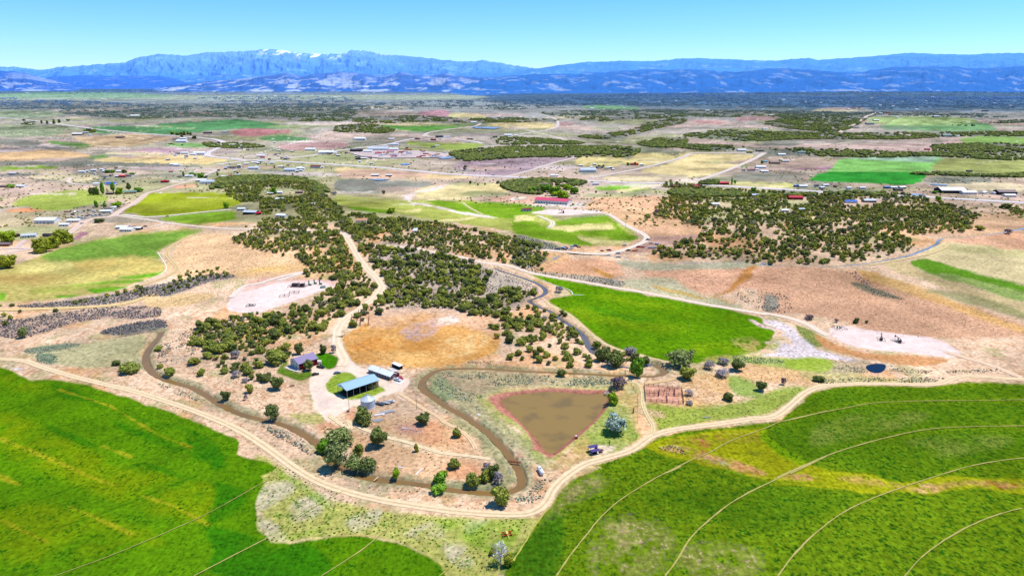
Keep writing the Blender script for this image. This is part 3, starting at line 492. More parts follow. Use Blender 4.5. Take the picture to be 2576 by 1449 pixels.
for P in [c4([(280,400),(420,440),(700,580),(900,620),(1100,670),(1200,760),(1230,860),(1160,850),(1150,740),(1000,650),(800,600),(500,500),(340,470)]), c4([(250,620),(400,680),(520,740),(400,710),(280,660)]), c4([(800,830),(1000,900),(1200,940),(1350,1000),(1330,1080),(1200,1150),(1140,1130),(1160,960),(900,890)]), c4([(1140,1180),(1300,1200),(1500,1290),(1700,1280),(1800,1449),(1200,1449),(1160,1300)]), c4([(620,600),(850,690),(1000,760),(850,730),(650,640)]), c4([(1020,700),(1150,740),(1160,820),(1060,800)])]:
    paint(P, (40,138,6), 14, (30,100,0), None, .75, nz=.3, nsc=16)
for L_, ww in [([(0,700),(250,800),(500,910),(620,950)], 7), ([(320,430),(600,520),(850,670),(1040,745)], 5), ([(560,740),(720,800)], 5), ([(780,1010),(960,1070),(1140,1170)], 6), ([(380,1070),(560,1150),(720,1220)], 5), ([(0,1140),(250,1260)], 6), ([(-50,880),(100,950)], 5), ([(760,640),(820,610)], 2)]:
    Lw = [(p.x, p.y) for p in ats(c4(L_))]; d = dline(X, Y, Lw, 8)+(n_sm-.5)*3; stain(np.clip(1-d/(ww*.3), 0, 1), (196,204,50), .5)
for L_ in [[(0,550),(250,480),(500,400)], [(0,680),(300,640),(480,600)], [(180,1040),(600,900),(1050,740)], [(450,750),(650,690),(800,640)], [(560,900),(800,820),(1050,720),(1300,640)], [(0,1270),(500,1130),(800,1010),(1100,890)]]:
    Lw = [(p.x, p.y) for p in ats(c4(L_))]; d = dline(X, Y, Lw, 4)+(n_sm-.5)*2; stain(np.clip(1-d/1.2, 0, 1), (40,110,15), .55)
paint(F_RIGHT, (102,144,20), 6, (40,96,12), .62, 1, sm=False)
paint(bm_([(0,954),(60,800),(200,640),(330,500),(450,400),(520,640),(400,954)]), (60,122,20), 18, None, None, .8, nz=.3)
for P in [rb([(40,640),(150,600),(500,520),(1000,510),(1412,510),(1412,600),(900,640),(500,730),(300,820),(150,790),(60,720)]), rb([(400,760),(900,670),(1412,650),(1412,780),(1100,840),(800,920),(620,900),(450,860)]), rb([(300,440),(600,415),(1000,425),(1412,400),(1412,470),(900,475),(500,500),(200,540)]), rb([(0,950),(300,990),(500,1010),(300,1110),(0,1200),(-200,1150),(-700,1000)])]:
    paint(P, (72,122,14), 18, None, None, .7, nz=.3, nsc=20)
for P in [rb([(300,620),(600,560),(900,560),(800,620),(500,700),(250,740)]), rb([(800,700),(1300,690),(1300,740),(900,800)])]: paint(P, (124,152,60), 16, None, None, .7, nz=.6, nsc=14)
for P in [bm_([(520,180),(700,120),(900,90),(850,170),(600,300),(420,420),(330,520),(430,320)]), bm_([(880,480),(1150,440),(1400,560),(1450,720),(1250,954),(800,954),(750,700)]), bm_([(1600,700),(2100,720),(2200,954),(1550,954)])]:
    paint(P, (122,144,60), 30, (206,196,150), .42, .75, nz=.9, nsc=5)
for P in [bm_([(560,230),(680,150),(800,150),(650,270),(480,420)]), bm_([(900,520),(1100,510),(1200,620),(1000,700)])]: paint(P, (176,172,116), 20, None, None, .5, nz=1.4, nsc=2.5)
W1 = c5([(690,1032),(750,985),(900,935),(1400,870),(1840,850),(1832,960),(1890,1040),(2000,1120),(2150,1170),(2260,1205)])+rb([(225,838),(350,868),(480,888),(600,895),(720,935),(830,930),(930,912),(1050,902),(1200,915),(1412,922),(1412,1003),(1300,985),(1150,970),(1000,985),(900,1005),(750,982),(540,1000),(400,968),(0,938)])+c5([(2415,1372),(2000,1350),(1700,1312),(1500,1250),(1200,1180),(900,1122)])
paint(W1, (150,172,24), 6, (110,132,24), .5, 1, sm=False)
for P, c_ in [(c5([(900,950),(1400,900),(1800,900),(1750,1000),(1300,980),(1000,1020)]), (140,148,42)), (c5([(1140,960),(1230,950),(1320,1000),(1280,1035),(1180,1000)]), (196,128,92)), (c5([(1180,975),(1280,990),(1300,1025),(1200,1010)]), (150,70,35)), (c5([(860,1040),(960,1025),(1100,1060),(1120,1100),(1000,1080)]), (210,190,150)), (c5([(1200,1065),(1330,1070),(1280,1095),(1210,1090)]), (150,95,50)), (c5([(1370,915),(1440,920),(1430,945),(1370,940)]), (190,110,75)),
              (c5([(1280,1120),(1400,1150),(1505,1200),(1480,1212),(1380,1175),(1290,1150)]), (226,212,196)), (c5([(1480,1150),(1650,1200),(1830,1275),(1700,1290),(1560,1240)]), (176,128,76)), (c5([(1680,1080),(1800,1080),(1780,1130),(1700,1110)]), (96,118,30)), (rb([(800,970),(880,940),(950,960),(930,990),(850,990)]), (206,182,130)), (rb([(1160,925),(1250,930),(1360,945),(1370,965),(1270,965),(1180,945)]), (140,70,35)), (rb([(110,905),(250,905),(270,918),(130,920)]), (190,150,100)), (c5([(2050,1300),(2250,1290),(2280,1330),(2100,1330)]), (196,160,110))]:
    paint(P, c_, 9, None, None, .85, nz=1.0, nsc=2.2)
paint(rb([(0,640),(40,700),(110,770),(220,830),(200,850),(90,800),(20,730),(-20,690)]), (120,176,14), 6, None, None, .8)
for P in [c5([(1150,235),(1400,190),(1650,165),(1850,165),(1900,60),(2050,10),(1900,150),(1700,215),(1300,250)]), c5([(1500,40),(1900,20),(1950,90),(1700,150)])]: paint(P, (190,184,110), 14, None, None, .8, nz=1.2, nsc=5)
paint(c5([(860,1020),(1100,1040),(1300,1100),(1500,1150),(1700,1220),(1850,1280),(1700,1300),(1450,1220),(1200,1130),(900,1070)]), (196,160,104), 9, None, None, .8, nz=1.0, nsc=4)
paint(rb([(380,905),(600,915),(800,960),(950,950),(1150,925),(1400,945),(1380,970),(1100,955),(900,990),(700,960),(450,930)]), (190,160,96), 9, None, None, .65, nz=1.0, nsc=4)
# small bright meadows left, lawns
paint(m1([(-60,850),(0,830),(150,780),(400,690),(700,592),(1000,530),(1300,490),(1700,440),(1885,460),(1750,512),(1560,602),(1462,662),(1540,800),(1500,870),(1300,950),(1050,1032),(700,1080),(400,1112),(-60,1125)]), (196,180,104), 4, (160,155,70), .4, 1, sm=False)
paint(m1([(640,600),(1000,535),(1300,492),(1860,452),(1750,512),(1562,602),(1462,662),(1500,720),(1200,700),(850,740),(500,760),(400,700)]), (112,150,56), 12, (84,130,40), .45, .95)
paint(m1([(200,770),(600,740),(700,800),(500,850),(200,850)]), (224,208,130), 10, None, None, .6, nz=.5, nsc=25); paint(m1([(700,760),(1300,720),(1500,780),(1400,860),(900,860)]), (214,180,100), 14, None, None, .7, nz=.5, nsc=25)
paint(m1([(0,880),(500,880),(700,920),(300,960),(0,940)]), (206,160,96), 12, None, None, .6, nz=.4, nsc=25)
for P in [m1([(820,1000),(1100,985),(1200,990),(1050,1032),(880,1052)]), m1([(520,1065),(740,1065),(650,1090),(540,1088)]), m1([(900,945),(1250,920),(1345,938),(1250,950),(800,970),(640,972)]), m1([(0,1040),(50,1050),(40,1100),(0,1100)]), m1([(1100,905),(1500,845),(1530,850),(1400,900)])]: paint(P, (92,164,16), 6, None, None, .9)
paint(m1([(400,990),(900,960),(1100,980),(800,1010),(300,1060)]), (164,166,76), 8, None, None, .8)
paint(m1([(1150,292),(1250,215),(1400,112),(1600,112),(1950,105),(2250,122),(2300,182),(2130,262),(1700,312),(1350,330)]), (150,160,40), 3, (120,136,30), .4, 1, sm=False); paint(m1([(1300,230),(1800,150),(2200,150),(2200,200),(1700,250),(1300,290)]), (170,176,60), 10, None, None, .7, nz=.3, nsc=40)
paint(m1([(1480,345),(1800,310),(2130,280),(2180,358),(1800,402),(1600,380)]), (134,172,44), 4, (100,150,30), .4, .95)
paint(lawn_right, (70,164,6), 3, (40,130,10), .35, 1); paint(lawn_left, (88,168,20), 5, (50,130,10), .4, .95)
paint(c1([(700,590),(620,625),(480,640),(560,660),(740,640)]), (190,180,110), 8, None, None, .6)
# bare dirt pads
PAD_L = [(570,772),(590,742),(640,716),(700,708),(760,704),(835,706),(842,720),(800,735),(740,757),(680,777),(640,788),(590,784)]
PAD_R = [(2085,830),(2125,820),(2180,829),(2280,842),(2340,849),(2390,868),(2418,894),(2370,897),(2280,886),(2200,880),(2120,862)]
PAD_M = m3([(130,297),(250,275),(350,265),(700,272),(790,292),(700,306),(450,322),(250,312)])
for P in (PAD_L, PAD_R, PAD_M): paint(P, (246,220,208), 2.5, (226,198,184), .15, 1, warp=False)
for P in [[(610,735),(700,712),(840,705),(850,720),(760,700),(650,700)], m3([(-10,130),(180,150),(100,200),(0,190)]), m2([(2150,150),(2415,140),(2415,195),(2200,190)])]: paint(P, (222,170,145), 5, None, None, .7)
paint(m3([(-60,160),(60,145),(80,165),(-60,180)]), (240,224,206), 2, None, None, .9); paint(m3([(350,205),(560,205),(650,215),(560,250),(300,235),(100,225)]), (206,196,186), 4, (120,110,100), .5, .8)
paint(yard, (248,222,198), 4, (230,202,172), .2, 1, sm=False); paint(island, (150,170,60), 4, (110,135,50), .45, 1, sm=False)
paint(c1([(1100,640),(1250,560),(1350,600),(1150,700)]), (138,168,56), 8, None, None, .8); paint(c1([(820,780),(1000,850),(1050,950),(860,1000)]), (226,200,186), 8, None, None, .6)
paint(c4([(60,318),(130,315),(100,328)]), (240,225,215), 2, None, None, .9)
line_rng = np.random.default_rng(5)
for k_ in range(95):
    x0 = line_rng.uniform(-50, 2500); y0 = 262+line_rng.random()**.8*240; ln = line_rng.uniform(50, 330); sl_ = line_rng.uniform(-.12, .12)*(1 if line_rng.random() < .75 else 3); a0, b0, c0 = at(x0, y0), at(x0+ln*.5, y0+ln*.5*sl_+line_rng.uniform(-2, 2)), at(x0+ln, y0+ln*sl_)
    if y0+ln*sl_ < 258 or y0+ln*sl_ > 540: continue
    d = dline(X, Y, [(a0.x, a0.y), (b0.x, b0.y), (c0.x, c0.y)], 22); wd = (a0.y)*.0016*line_rng.uniform(.5, 1.6); stain(np.clip(1.2-d/wd+(n_sm-.5), 0, 1), [(240,226,214), (244,226,204), (120,126,96), (150,150,110), (200,160,140)][k_ % 5], .75)
for k_ in range(150):
    x0 = line_rng.uniform(-50, 2600); y0 = 262+line_rng.random()*240; w0 = line_rng.uniform(15, 90); h0 = w0*line_rng.uniform(.03, .09)*(y0/400)
    th_ = np.linspace(0, 6.28, 9)[:-1]; paint([(x0+w0*math.cos(t)*line_rng.uniform(.7, 1.2), y0+h0*math.sin(t)*line_rng.uniform(.6, 1.3)) for t in th_], [(236,214,198), (214,180,160), (150,160,110), (170,150,150), (128,134,118), (226,206,160), (190,150,140)][k_ % 7], 3, None, None, .65)
# woodland floors
for P, a_, b_ in GREENS[-3:]: paint(P, a_, 2.5, b_, .3, 1, sm=False, warp=False)
WOOD = {}
WOOD['far'] = [(cA([(0,375),(600,368),(1200,398),(2576,395),(2576,530),(2000,512),(1500,492),(1100,512),(480,470),(450,432),(0,436)]), .75), (cB([(-10,400),(700,370),(1400,360),(2576,300),(2576,412),(1900,402),(1300,440),(900,432),(0,440)]), .75),
  (cA([(1500,345),(2576,340),(2576,385),(1900,395)]), .5), (cB([(0,510),(350,490),(600,482),(900,500),(1600,500),(1580,530),(1000,540),(700,530),(250,545)]), .7), (cB([(-30,565),(200,545),(400,590),(300,620),(0,610),(-60,600)]), .8),
  (cB([(1500,460),(1900,440),(2576,440),(2576,500),(2200,512),(1900,530),(1700,500)]), .8), (cB([(1780,640),(2150,600),(2300,540),(2576,500),(2576,540),(2350,590),(2150,640),(2000,665)]), .85), (cB([(820,760),(1200,722),(1600,712),(2210,722),(2190,790),(2000,800),(1600,772),(1300,802),(950,820)]), .9),
  (cB([(1130,650),(1400,650),(1780,680),(1800,700),(1500,702),(1200,702)]), .8), (cC([(0,370),(700,350),(1300,370),(1700,400),(1200,422),(600,422),(0,402)]), .8), (cC([(0,440),(1400,460),(1400,500),(1200,602),(800,582),(600,540),(700,500),(0,490)]), .95),
  (cC([(0,632),(350,592),(1000,612),(2576,602),(2576,640),(2100,642),(1600,665),(1000,662),(500,680),(300,670)]), .95), (cC([(0,700),(700,730),(1000,732),(1850,762),(1900,705),(2576,700),(2576,820),(1900,792),(1500,802),(1000,790),(700,780),(0,732)]), .95),
  (cC([(0,255),(2576,240),(2576,420),(1900,425),(1300,445),(1250,380),(700,350),(0,370)]), .7), (cC([(1450,455),(2300,470),(2400,500),(1500,480)]), .4), (cB([(2250,680),(2576,640),(2576,720),(2300,720)]), .8)]
for P, a_ in WOOD['far']:
    yy_ = sum(q[1] for q in P)/len(P)
    if yy_ > 262: paint(P, (112,118,108), 5, (50,62,52), .65, a_*.75, nz=.35, nsc=60)
ALLROADS = [(k, world_line(v[0], 0, 5), v[1], v[2], v[3]) for k, v in roads.items()]
for k, L_, w_, c_, _l in ALLROADS:
    if k in ('highway', 'side_highway'): c_ = (226,208,198)
    r_ = w_*.5+2.5; d = dline(X, Y, L_, r_+w_+8); nn = (n_sm-.5)*w_*.35
    kk = np.clip((w_*.5+1.6+nn-d)/(1.2+w_*.15), 0, 1); idx = np.nonzero(kk > 0)[0]; q = (kk[idx]*.8)[:, None]
    C1[idx] = C1[idx]*(1-q)+np.array(alb(tuple(v*.97 for v in c_)))*q; DN[idx] *= (1-.6*q[:, 0])
# canal sides, pond mud
kk = np.zeros(len(X)); kk[near] = np.clip(1-(dwat-.1)/.7, 0, 1)*(Y[near] < 1200); stain(kk, (196,172,126), .7); DN[:] = DN*(1-kk*.5)
kk[:] = 0; kk[near] = np.clip(.3-dpo/1.2, 0, 1)
wet = np.zeros(len(X)); wet[near] = np.clip(1-dpi/3.5, 0, 1); stain(kk, (208,136,118), .95); stain(kk*wet, (150,98,78), .7); DN[:] = DN*(1-kk*.85)
strk = fbm(X/330, Y/330, 95, 6); st2 = fbm(X/34, Y/34, 97, 4)
flatk = np.ones(len(X))
for P_ in (yard, PAD_L, PAD_R, PAD_M): flatk[sdf(WX, WY, P_, 2) < 0] = .3
for P_, f_ in ((F_LEFT, (1.02, .72, .7)), (F_RIGHT, (1.16, .88, .95)), (FP_, (1.12, .88, .85)), (lawn_left, (1.1, .62, 1)), (lawn_right, (1.1, .62, 1))):
    k_ = np.clip(.5-sdf(WX, WY, P_, 20)/5, 0, 1)[:, None]; C1 = C1*(1-k_+k_*np.array(f_)); C2 = C2*(1-k_+k_*np.array(f_))
C1 = C1*(1+flatk*((strk-.5)*1.1+(st2-.5)*1.0)*np.interp(PY,[212,300,560,800,1449],[.6,1.2,1.1,.7,.5]))[:, None]
C1 = np.clip(C1*(.82+.36*fbm(X/3.1, Y/3.9, 91, 3))[:, None], .003, .9)
GV = np.stack([X, Y, Z], 1)
ii = np.arange((NR-1)*(NC-1)); r0 = ii//(NC-1); q0 = ii % (NC-1); a = r0*NC+q0
F = np.stack([a, a+1, a+NC+1, a+NC], 1)
# rows run from near to far, so (a, a+1, next+1, next) faces up
fx = PX[F].mean(1); fy = PY[F].mean(1)
fid = np.zeros(len(F), int)
FIELDS = [('hay_field', F_LEFT, 'bright green irrigated field filling the lower left'), ('crop_field', F_RIGHT, 'darker green pivot field with curved wheel tracks, lower right'),
          ('pasture', FP_, 'bright green triangular pasture below the straight dirt road'),
          ('meadow', m1([(-60,850),(0,830),(150,780),(400,690),(700,592),(1000,530),(1300,490),(1700,440),(1885,460),(1750,512),(1560,602),(1462,662),(1540,800),(1500,870),(1300,950),(1050,1032),(700,1080),(400,1112),(-60,1125)]), 'green and straw coloured meadow at the left'),
          ('straw_field', STRAWF, 'dry orange grass field behind the long barn'),
          ('farmyard', yard, 'pale gravel farmyard round the open hay shed'), ('well_pad', PAD_L, 'pale pink gravel gas pad left of the drive'), ('well_pad', PAD_R, 'long pale gravel gas pad on the right'), ('well_pad', PAD_M, 'pale oil pad in the valley')]
for i, (nm, P, lb) in enumerate(FIELDS):
    d = sdf(WX[F[:, 0]], WY[F[:, 0]], P, 2); fid[d < 0] = i+1
isl = sdf(fx, fy, island, 2); fid[(isl < 0)] = 0
# ground material --------------------------------------------------------------
def ground_mat(name, sc1, sc2, rowdir=None, con=1.7):
    m = bpy.data.materials.new(name); m.use_nodes = True; nt = m.node_tree; N = nt.nodes; L = nt.links; b = N['Principled BSDF']
    b.inputs['Roughness'].default_value = .95; b.inputs['Specular IOR Level'].default_value = .0
    tc = N.new('ShaderNodeTexCoord'); a1 = N.new('ShaderNodeAttribute'); a1.attribute_name = 'paint'; a2 = N.new('ShaderNodeAttribute'); a2.attribute_name = 'tuft'; a3 = N.new('ShaderNodeAttribute'); a3.attribute_name = 'cover'
    def noise(s, det=3, sx=1, sy=1, rot=0):
        mp = N.new('ShaderNodeMapping'); mp.inputs['Scale'].default_value = (sx, sy, 1); mp.inputs['Rotation'].default_value = (0, 0, rot); L.new(tc.outputs['Object'], mp.inputs[0])
        n = N.new('ShaderNodeTexNoise'); n.inputs['Scale'].default_value = s; n.inputs['Detail'].default_value = det; n.inputs['Roughness'].default_value = .6; L.new(mp.outputs[0], n.inputs['Vector']); return n.outputs['Fac']
    def math_(op, x, y=None, c=False):
        n = N.new('ShaderNodeMath'); n.operation = op; n.use_clamp = c
        for i, v in enumerate((x, y)):
            if v is None: continue
            if isinstance(v, (int, float)): n.inputs[i].default_value = v
            else: L.new(v, n.inputs[i])
        return n.outputs[0]
    fine = noise(sc1, 3, 1, .75); mid = noise(sc2, 3)
    # tufts: threshold falls where cover is high
    s_ = math_('ADD', math_('MULTIPLY', fine, .65), math_('MULTIPLY', mid, .35))
    th = math_('SUBTRACT', .64, math_('MULTIPLY', a3.outputs['Fac'], .24))
    k = math_('MULTIPLY', math_('SUBTRACT', s_, th), 9.0, c=True)
    mx = N.new('ShaderNodeMix'); mx.data_type = 'RGBA'; L.new(k, mx.inputs[0]); L.new(a1.outputs['Color'], mx.inputs[6]); L.new(a2.outputs['Color'], mx.inputs[7])
    v2 = noise(sc1*.55, 4); v3 = noise(.035, 4)
    g = math_('ADD', math_('MULTIPLY', v2, con), math_('ADD', math_('MULTIPLY', v3, .35), .5*(1.7-con)))
    if rowdir is not None: g = math_('ADD', g, math_('MULTIPLY', math_('SUBTRACT', noise(.8, 2, 1, .06, rowdir), .5), .55))
    m2_ = N.new('ShaderNodeMix'); m2_.data_type = 'RGBA'; m2_.blend_type = 'MULTIPLY'; m2_.inputs[0].default_value = 1; L.new(mx.outputs[2], m2_.inputs[6]); L.new(g, m2_.inputs[7])
    L.new(m2_.outputs[2], b.inputs['Base Color'])
    bp = N.new('ShaderNodeBump'); bp.inputs['Strength'].default_value = .55; bp.inputs['Distance'].default_value = .35; L.new(s_, bp.inputs['Height']); L.new(bp.outputs[0], b.inputs['Normal'])
    return m
GM = [ground_mat('dry_earth', .75, .16, None, 2.0), ground_mat('irrigated_grass', .8, .12, -1.05, 1.7), ground_mat('crop_rows', .7, .2, .75, 2.1), ground_mat('pasture_grass', .5, .09, None, 1.9), ground_mat('meadow_grass', .4, .07), ground_mat('straw_grass', .6, .12), ground_mat('gravel_yard', 1.1, .3, None, .5)]+[ground_mat('pad_gravel', .8, .2, None, .45)]*3
for i in range(len(FIELDS)+1):
    sel = F[fid == i]
    used, inv = np.unique(sel, return_inverse=True)
    nm = 'ground' if i == 0 else FIELDS[i-1][0]
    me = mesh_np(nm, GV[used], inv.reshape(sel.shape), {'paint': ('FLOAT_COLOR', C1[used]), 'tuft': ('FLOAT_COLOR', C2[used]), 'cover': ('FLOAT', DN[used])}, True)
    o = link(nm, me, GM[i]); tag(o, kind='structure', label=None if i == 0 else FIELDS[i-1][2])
# ================================================================== ROADS, TRACKS, WATER
def zoff(x, y): return .05+.00022*np.hypot(x, y)
def road_mat(name, c, rut=.16, paved=False):
    m = bpy.data.materials.new(name); m.use_nodes = True; nt = m.node_tree; N = nt.nodes; L = nt.links; b = N['Principled BSDF']
    b.inputs['Roughness'].default_value = .93; b.inputs['Specular IOR Level'].default_value = .1
    at_ = N.new('ShaderNodeAttribute'); at_.attribute_name = 'across'
    ab = N.new('ShaderNodeMath'); ab.operation = 'ABSOLUTE'; L.new(at_.outputs['Fac'], ab.inputs[0])
    cr = N.new('ShaderNodeValToRGB'); e = cr.color_ramp.elements; a = np.array(alb(c))*1.12
    if paved:
        st = [(0, a*1.25), (.05, a*1.25), (.07, a*.9), (.55, a*.9), (.62, a*1.15), (1, a*1.1)]
    else: st = [(0, a*(1-rut)*(.97, 1.0, .9)), (.22, a*(1-rut*.6)), (.38, a*1.1), (.6, a*1.1), (.75, a*1.02), (1, a*1.0)]
    e[0].position = 0; e[0].color = (*np.clip(st[0][1], 0, .9), 1); e[1].position = 1; e[1].color = (*np.clip(st[-1][1], 0, .9), 1)
    for p_, v_ in st[1:-1]: q = e.new(p_); q.color = (*np.clip(v_, 0, .9), 1)
    L.new(ab.outputs[0], cr.inputs[0])
    tc = N.new('ShaderNodeTexCoord'); nz = N.new('ShaderNodeTexNoise'); nz.inputs['Scale'].default_value = .45; nz.inputs['Detail'].default_value = 6; L.new(tc.outputs['Object'], nz.inputs['Vector'])
    mr = N.new('ShaderNodeMapRange'); mr.inputs[1].default_value = .3; mr.inputs[2].default_value = .7; mr.inputs[3].default_value = .86; mr.inputs[4].default_value = 1.1; L.new(nz.outputs['Fac'], mr.inputs[0])
    mx = N.new('ShaderNodeMix'); mx.data_type = 'RGBA'; mx.blend_type = 'MULTIPLY'; mx.inputs[0].default_value = 1; L.new(cr.outputs[0], mx.inputs[6]); L.new(mr.outputs[0], mx.inputs[7]); L.new(mx.outputs[2], b.inputs['Base Color'])
    return m
def ribbon(name, L_, w_, m, off=0.0, jit=.06, lab=None):
    P = [L_[0]]
    for p in L_[1:]:
        if (p-P[-1]).length > max(1.2, P[-1].length*.004): P.append(p)
    n = len(P); A = np.array([(p.x, p.y) for p in P]); T = np.gradient(A, axis=0); T /= np.linalg.norm(T, axis=1)[:, None]+1e-9
    Nn = np.stack([-T[:, 1], T[:, 0]], 1); acr = np.array([-1, -.72, -.4, 0, .4, .72, 1.0]); k = len(acr)
    ww = w_*.5*(1+jit*2*(fbm(A[:, 0]/6, A[:, 1]/6, 77, 2)-.5)*2)
    jl = 1+(fbm(A[:, 0]/2.5+50, A[:, 1]/2.5, 79, 2)-.5)*jit*6
    off_ = ww[:, None]*acr[None, :]; off_[:, 0] *= jl; off_[:, -1] *= jl[::-1]
    V = A[:, None, :]+Nn[:, None, :]*off_[:, :, None]; x = V[..., 0].ravel(); y = V[..., 1].ravel()
    z = hbase(x, y)+zoff(x, y)+off
    F_ = [(i*k+j, i*k+j+1, (i+1)*k+j+1, (i+1)*k+j) for i in range(n-1) for j in range(k-1)]
    me = mesh_np(name, np.stack([x, y, z], 1), np.array(F_)[:, ::-1], {'across': ('FLOAT', np.tile(acr, n))}, True)
    o = link(name, me, m); tag(o, lab, kind='structure'); return o
order = 0
for k, L_, w_, c_, lb in ALLROADS:
    pv = 'highway' in k
    ribbon('track' if ('track' in k or 'path' in k or 'spur' in k) else ('highway' if pv else 'dirt_road'), L_, w_, road_mat(k, c_, .22 if 'track' in k or 'spur' in k or 'path' in k else .08, pv), order*.006, .05, lb); order += 1
tm = road_mat('wheel_rut', (186, 172, 100), .25)
tn = ['leftmost curved wheel rut of the lower right field', 'second curved wheel rut of the lower right field', 'third curved wheel rut of the lower right field', 'curved wheel rut in the bottom right corner',
      'straight wheel rut crossing the bare patch to the dirt track', 'long straight wheel rut across the bright left field', 'short straight wheel rut ending at the pale bare spot', 'short wheel rut right of the bare grass', 'faint wheel rut across the bare patch', 'grassy double rut beside the dead white tree']
for i, P in enumerate(TRK):
    ribbon('wheel_rut', world_line(P, 0, 6), [.52, .6, .52, .52, .42, .3, .5, .35, .3, .7][i], tm if i < 7 else road_mat('faint_rut', (180, 178, 80), .2), order*.004, .22, tn[i]); order += 1
ribbon('irrigation_ditch', world_line(m1([(1470,665),(1520,740),(1552,800),(1540,840),(1450,900),(1300,960),(1100,1025)]), 0, 6), 1.0, road_mat('ditch_lining', (235, 232, 205), .0), .05, .1, 'thin pale irrigation ditch round the left meadow')
ribbon('irrigation_ditch', world_line(m3([(230,930),(350,975),(480,1016),(515,1050),(510,1062),(620,1064)]), 0, 6), .8, MATS.get('x') or road_mat('ditch_lining_b', (240, 238, 228), .0), .05, .1, 'thin white gated pipe line along the green triangular pasture')
def water_mat(name, c, rough=.12, c2=None, depth_noise=.0, spec=.5):
    m = bpy.data.materials.new(name); m.use_nodes = True; nt = m.node_tree; N = nt.nodes; L = nt.links; b = N['Principled BSDF']
    b.inputs['Roughness'].default_value = rough; b.inputs['IOR'].default_value = 1.33; b.inputs['Specular IOR Level'].default_value = spec
    tc = N.new('ShaderNodeTexCoord'); nz = N.new('ShaderNodeTexNoise'); nz.inputs['Scale'].default_value = .07; nz.inputs['Detail'].default_value = 4; L.new(tc.outputs['Object'], nz.inputs['Vector'])
    mr = N.new('ShaderNodeMapRange'); mr.inputs[1].default_value = .50; mr.inputs[2].default_value = .66; L.new(nz.outputs['Fac'], mr.inputs[0])
    mx = N.new('ShaderNodeMix'); mx.data_type = 'RGBA'; mx.inputs[6].default_value = (*alb(c), 1); mx.inputs[7].default_value = (*alb(c2 or c), 1); L.new(mr.outputs[0], mx.inputs[0]); L.new(mx.outputs[2], b.inputs['Base Color'])
    n2 = N.new('ShaderNodeTexNoise'); n2.inputs['Scale'].default_value = 1.6; n2.inputs['Detail'].default_value = 3; L.new(tc.outputs['Object'], n2.inputs['Vector'])
    bp = N.new('ShaderNodeBump'); bp.inputs['Strength'].default_value = .12; bp.inputs['Distance'].default_value = .1; L.new(n2.outputs['Fac'], bp.inputs['Height']); L.new(bp.outputs[0], b.inputs['Normal'])
    return m
wm = [water_mat('ditch_water', (150, 116, 68), .22, (138, 108, 66), spec=.35), water_mat('feeder_water', (118, 92, 70), .15), water_mat('ditch_water_back', (118, 112, 112), .12, (96, 96, 100)), water_mat('ditch_water_east', (150, 160, 180), .1, (130, 120, 90))]  # east canal: sky reflection painted into its blue base colour
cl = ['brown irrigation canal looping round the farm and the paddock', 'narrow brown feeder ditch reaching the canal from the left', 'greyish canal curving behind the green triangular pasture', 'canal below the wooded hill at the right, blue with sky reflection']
for i, (L_, w_) in enumerate(CAN):
    A = [L_[0]]
    for p in L_[1:]:
        if (p-A[-1]).length > 1.0: A.append(p)
    A = np.array([(p.x, p.y) for p in A]); T = np.gradient(A, axis=0); T /= np.linalg.norm(T, axis=1)[:, None]; Nn = np.stack([-T[:, 1], T[:, 0]], 1)
    z = hbase(A[:, 0], A[:, 1]); z = np.convolve(np.pad(z, 4, 'edge'), np.ones(9)/9, 'valid')-.95
    hw = w_*.5*.92+.1
    V = np.concatenate([np.c_[A+Nn*hw, z], np.c_[A-Nn*hw, z]]); n = len(A)
    me = mesh_np('canal', V, np.array([(j, j+n, j+n+1, j+1) for j in range(n-1)])); tag(link('canal_water', me, wm[i]), cl[i], kind='structure')
def pool(name, P, dz, m, lb):
    q = [at(px, py, dz) for px, py in P]; zz = sum(p.z for p in q)/len(q); b = bmesh.new(); vs = [b.verts.new((p.x, p.y, zz)) for p in q]
    f = b.faces.new(vs); f.normal_update()
    if f.normal.z < 0: f.normal_flip()
    bmesh.ops.triangulate(b, faces=b.faces[:]); me = bpy.data.meshes.new(name); b.to_mesh(me); b.free(); return tag(link(name, me, m), lb, kind='structure')
pin = c2([(1070,340),(1180,306),(1450,274),(1650,278),(1900,286),(2075,272),(2070,340),(2030,420),(1995,470),(1905,570),(1750,697),(1640,797),(1560,856),(1500,864),(1440,835),(1410,785),(1360,715),(1262,605),(1192,525),(1100,440),(1050,380)])
pool('pond_water', pond_in, -1.32, water_mat('pond_water', (160, 130, 72), .25, (138, 114, 70), spec=.22), 'muddy brown kite-shaped stock pond')
pool('pond_water', sm2(rb([(545,308),(572,293),(610,289),(656,296),(652,324),(627,344),(588,344),(556,330)])), -.45, water_mat('dark_pool', (12, 20, 46), .2), 'small dark blue pool below the right-hand well pad')
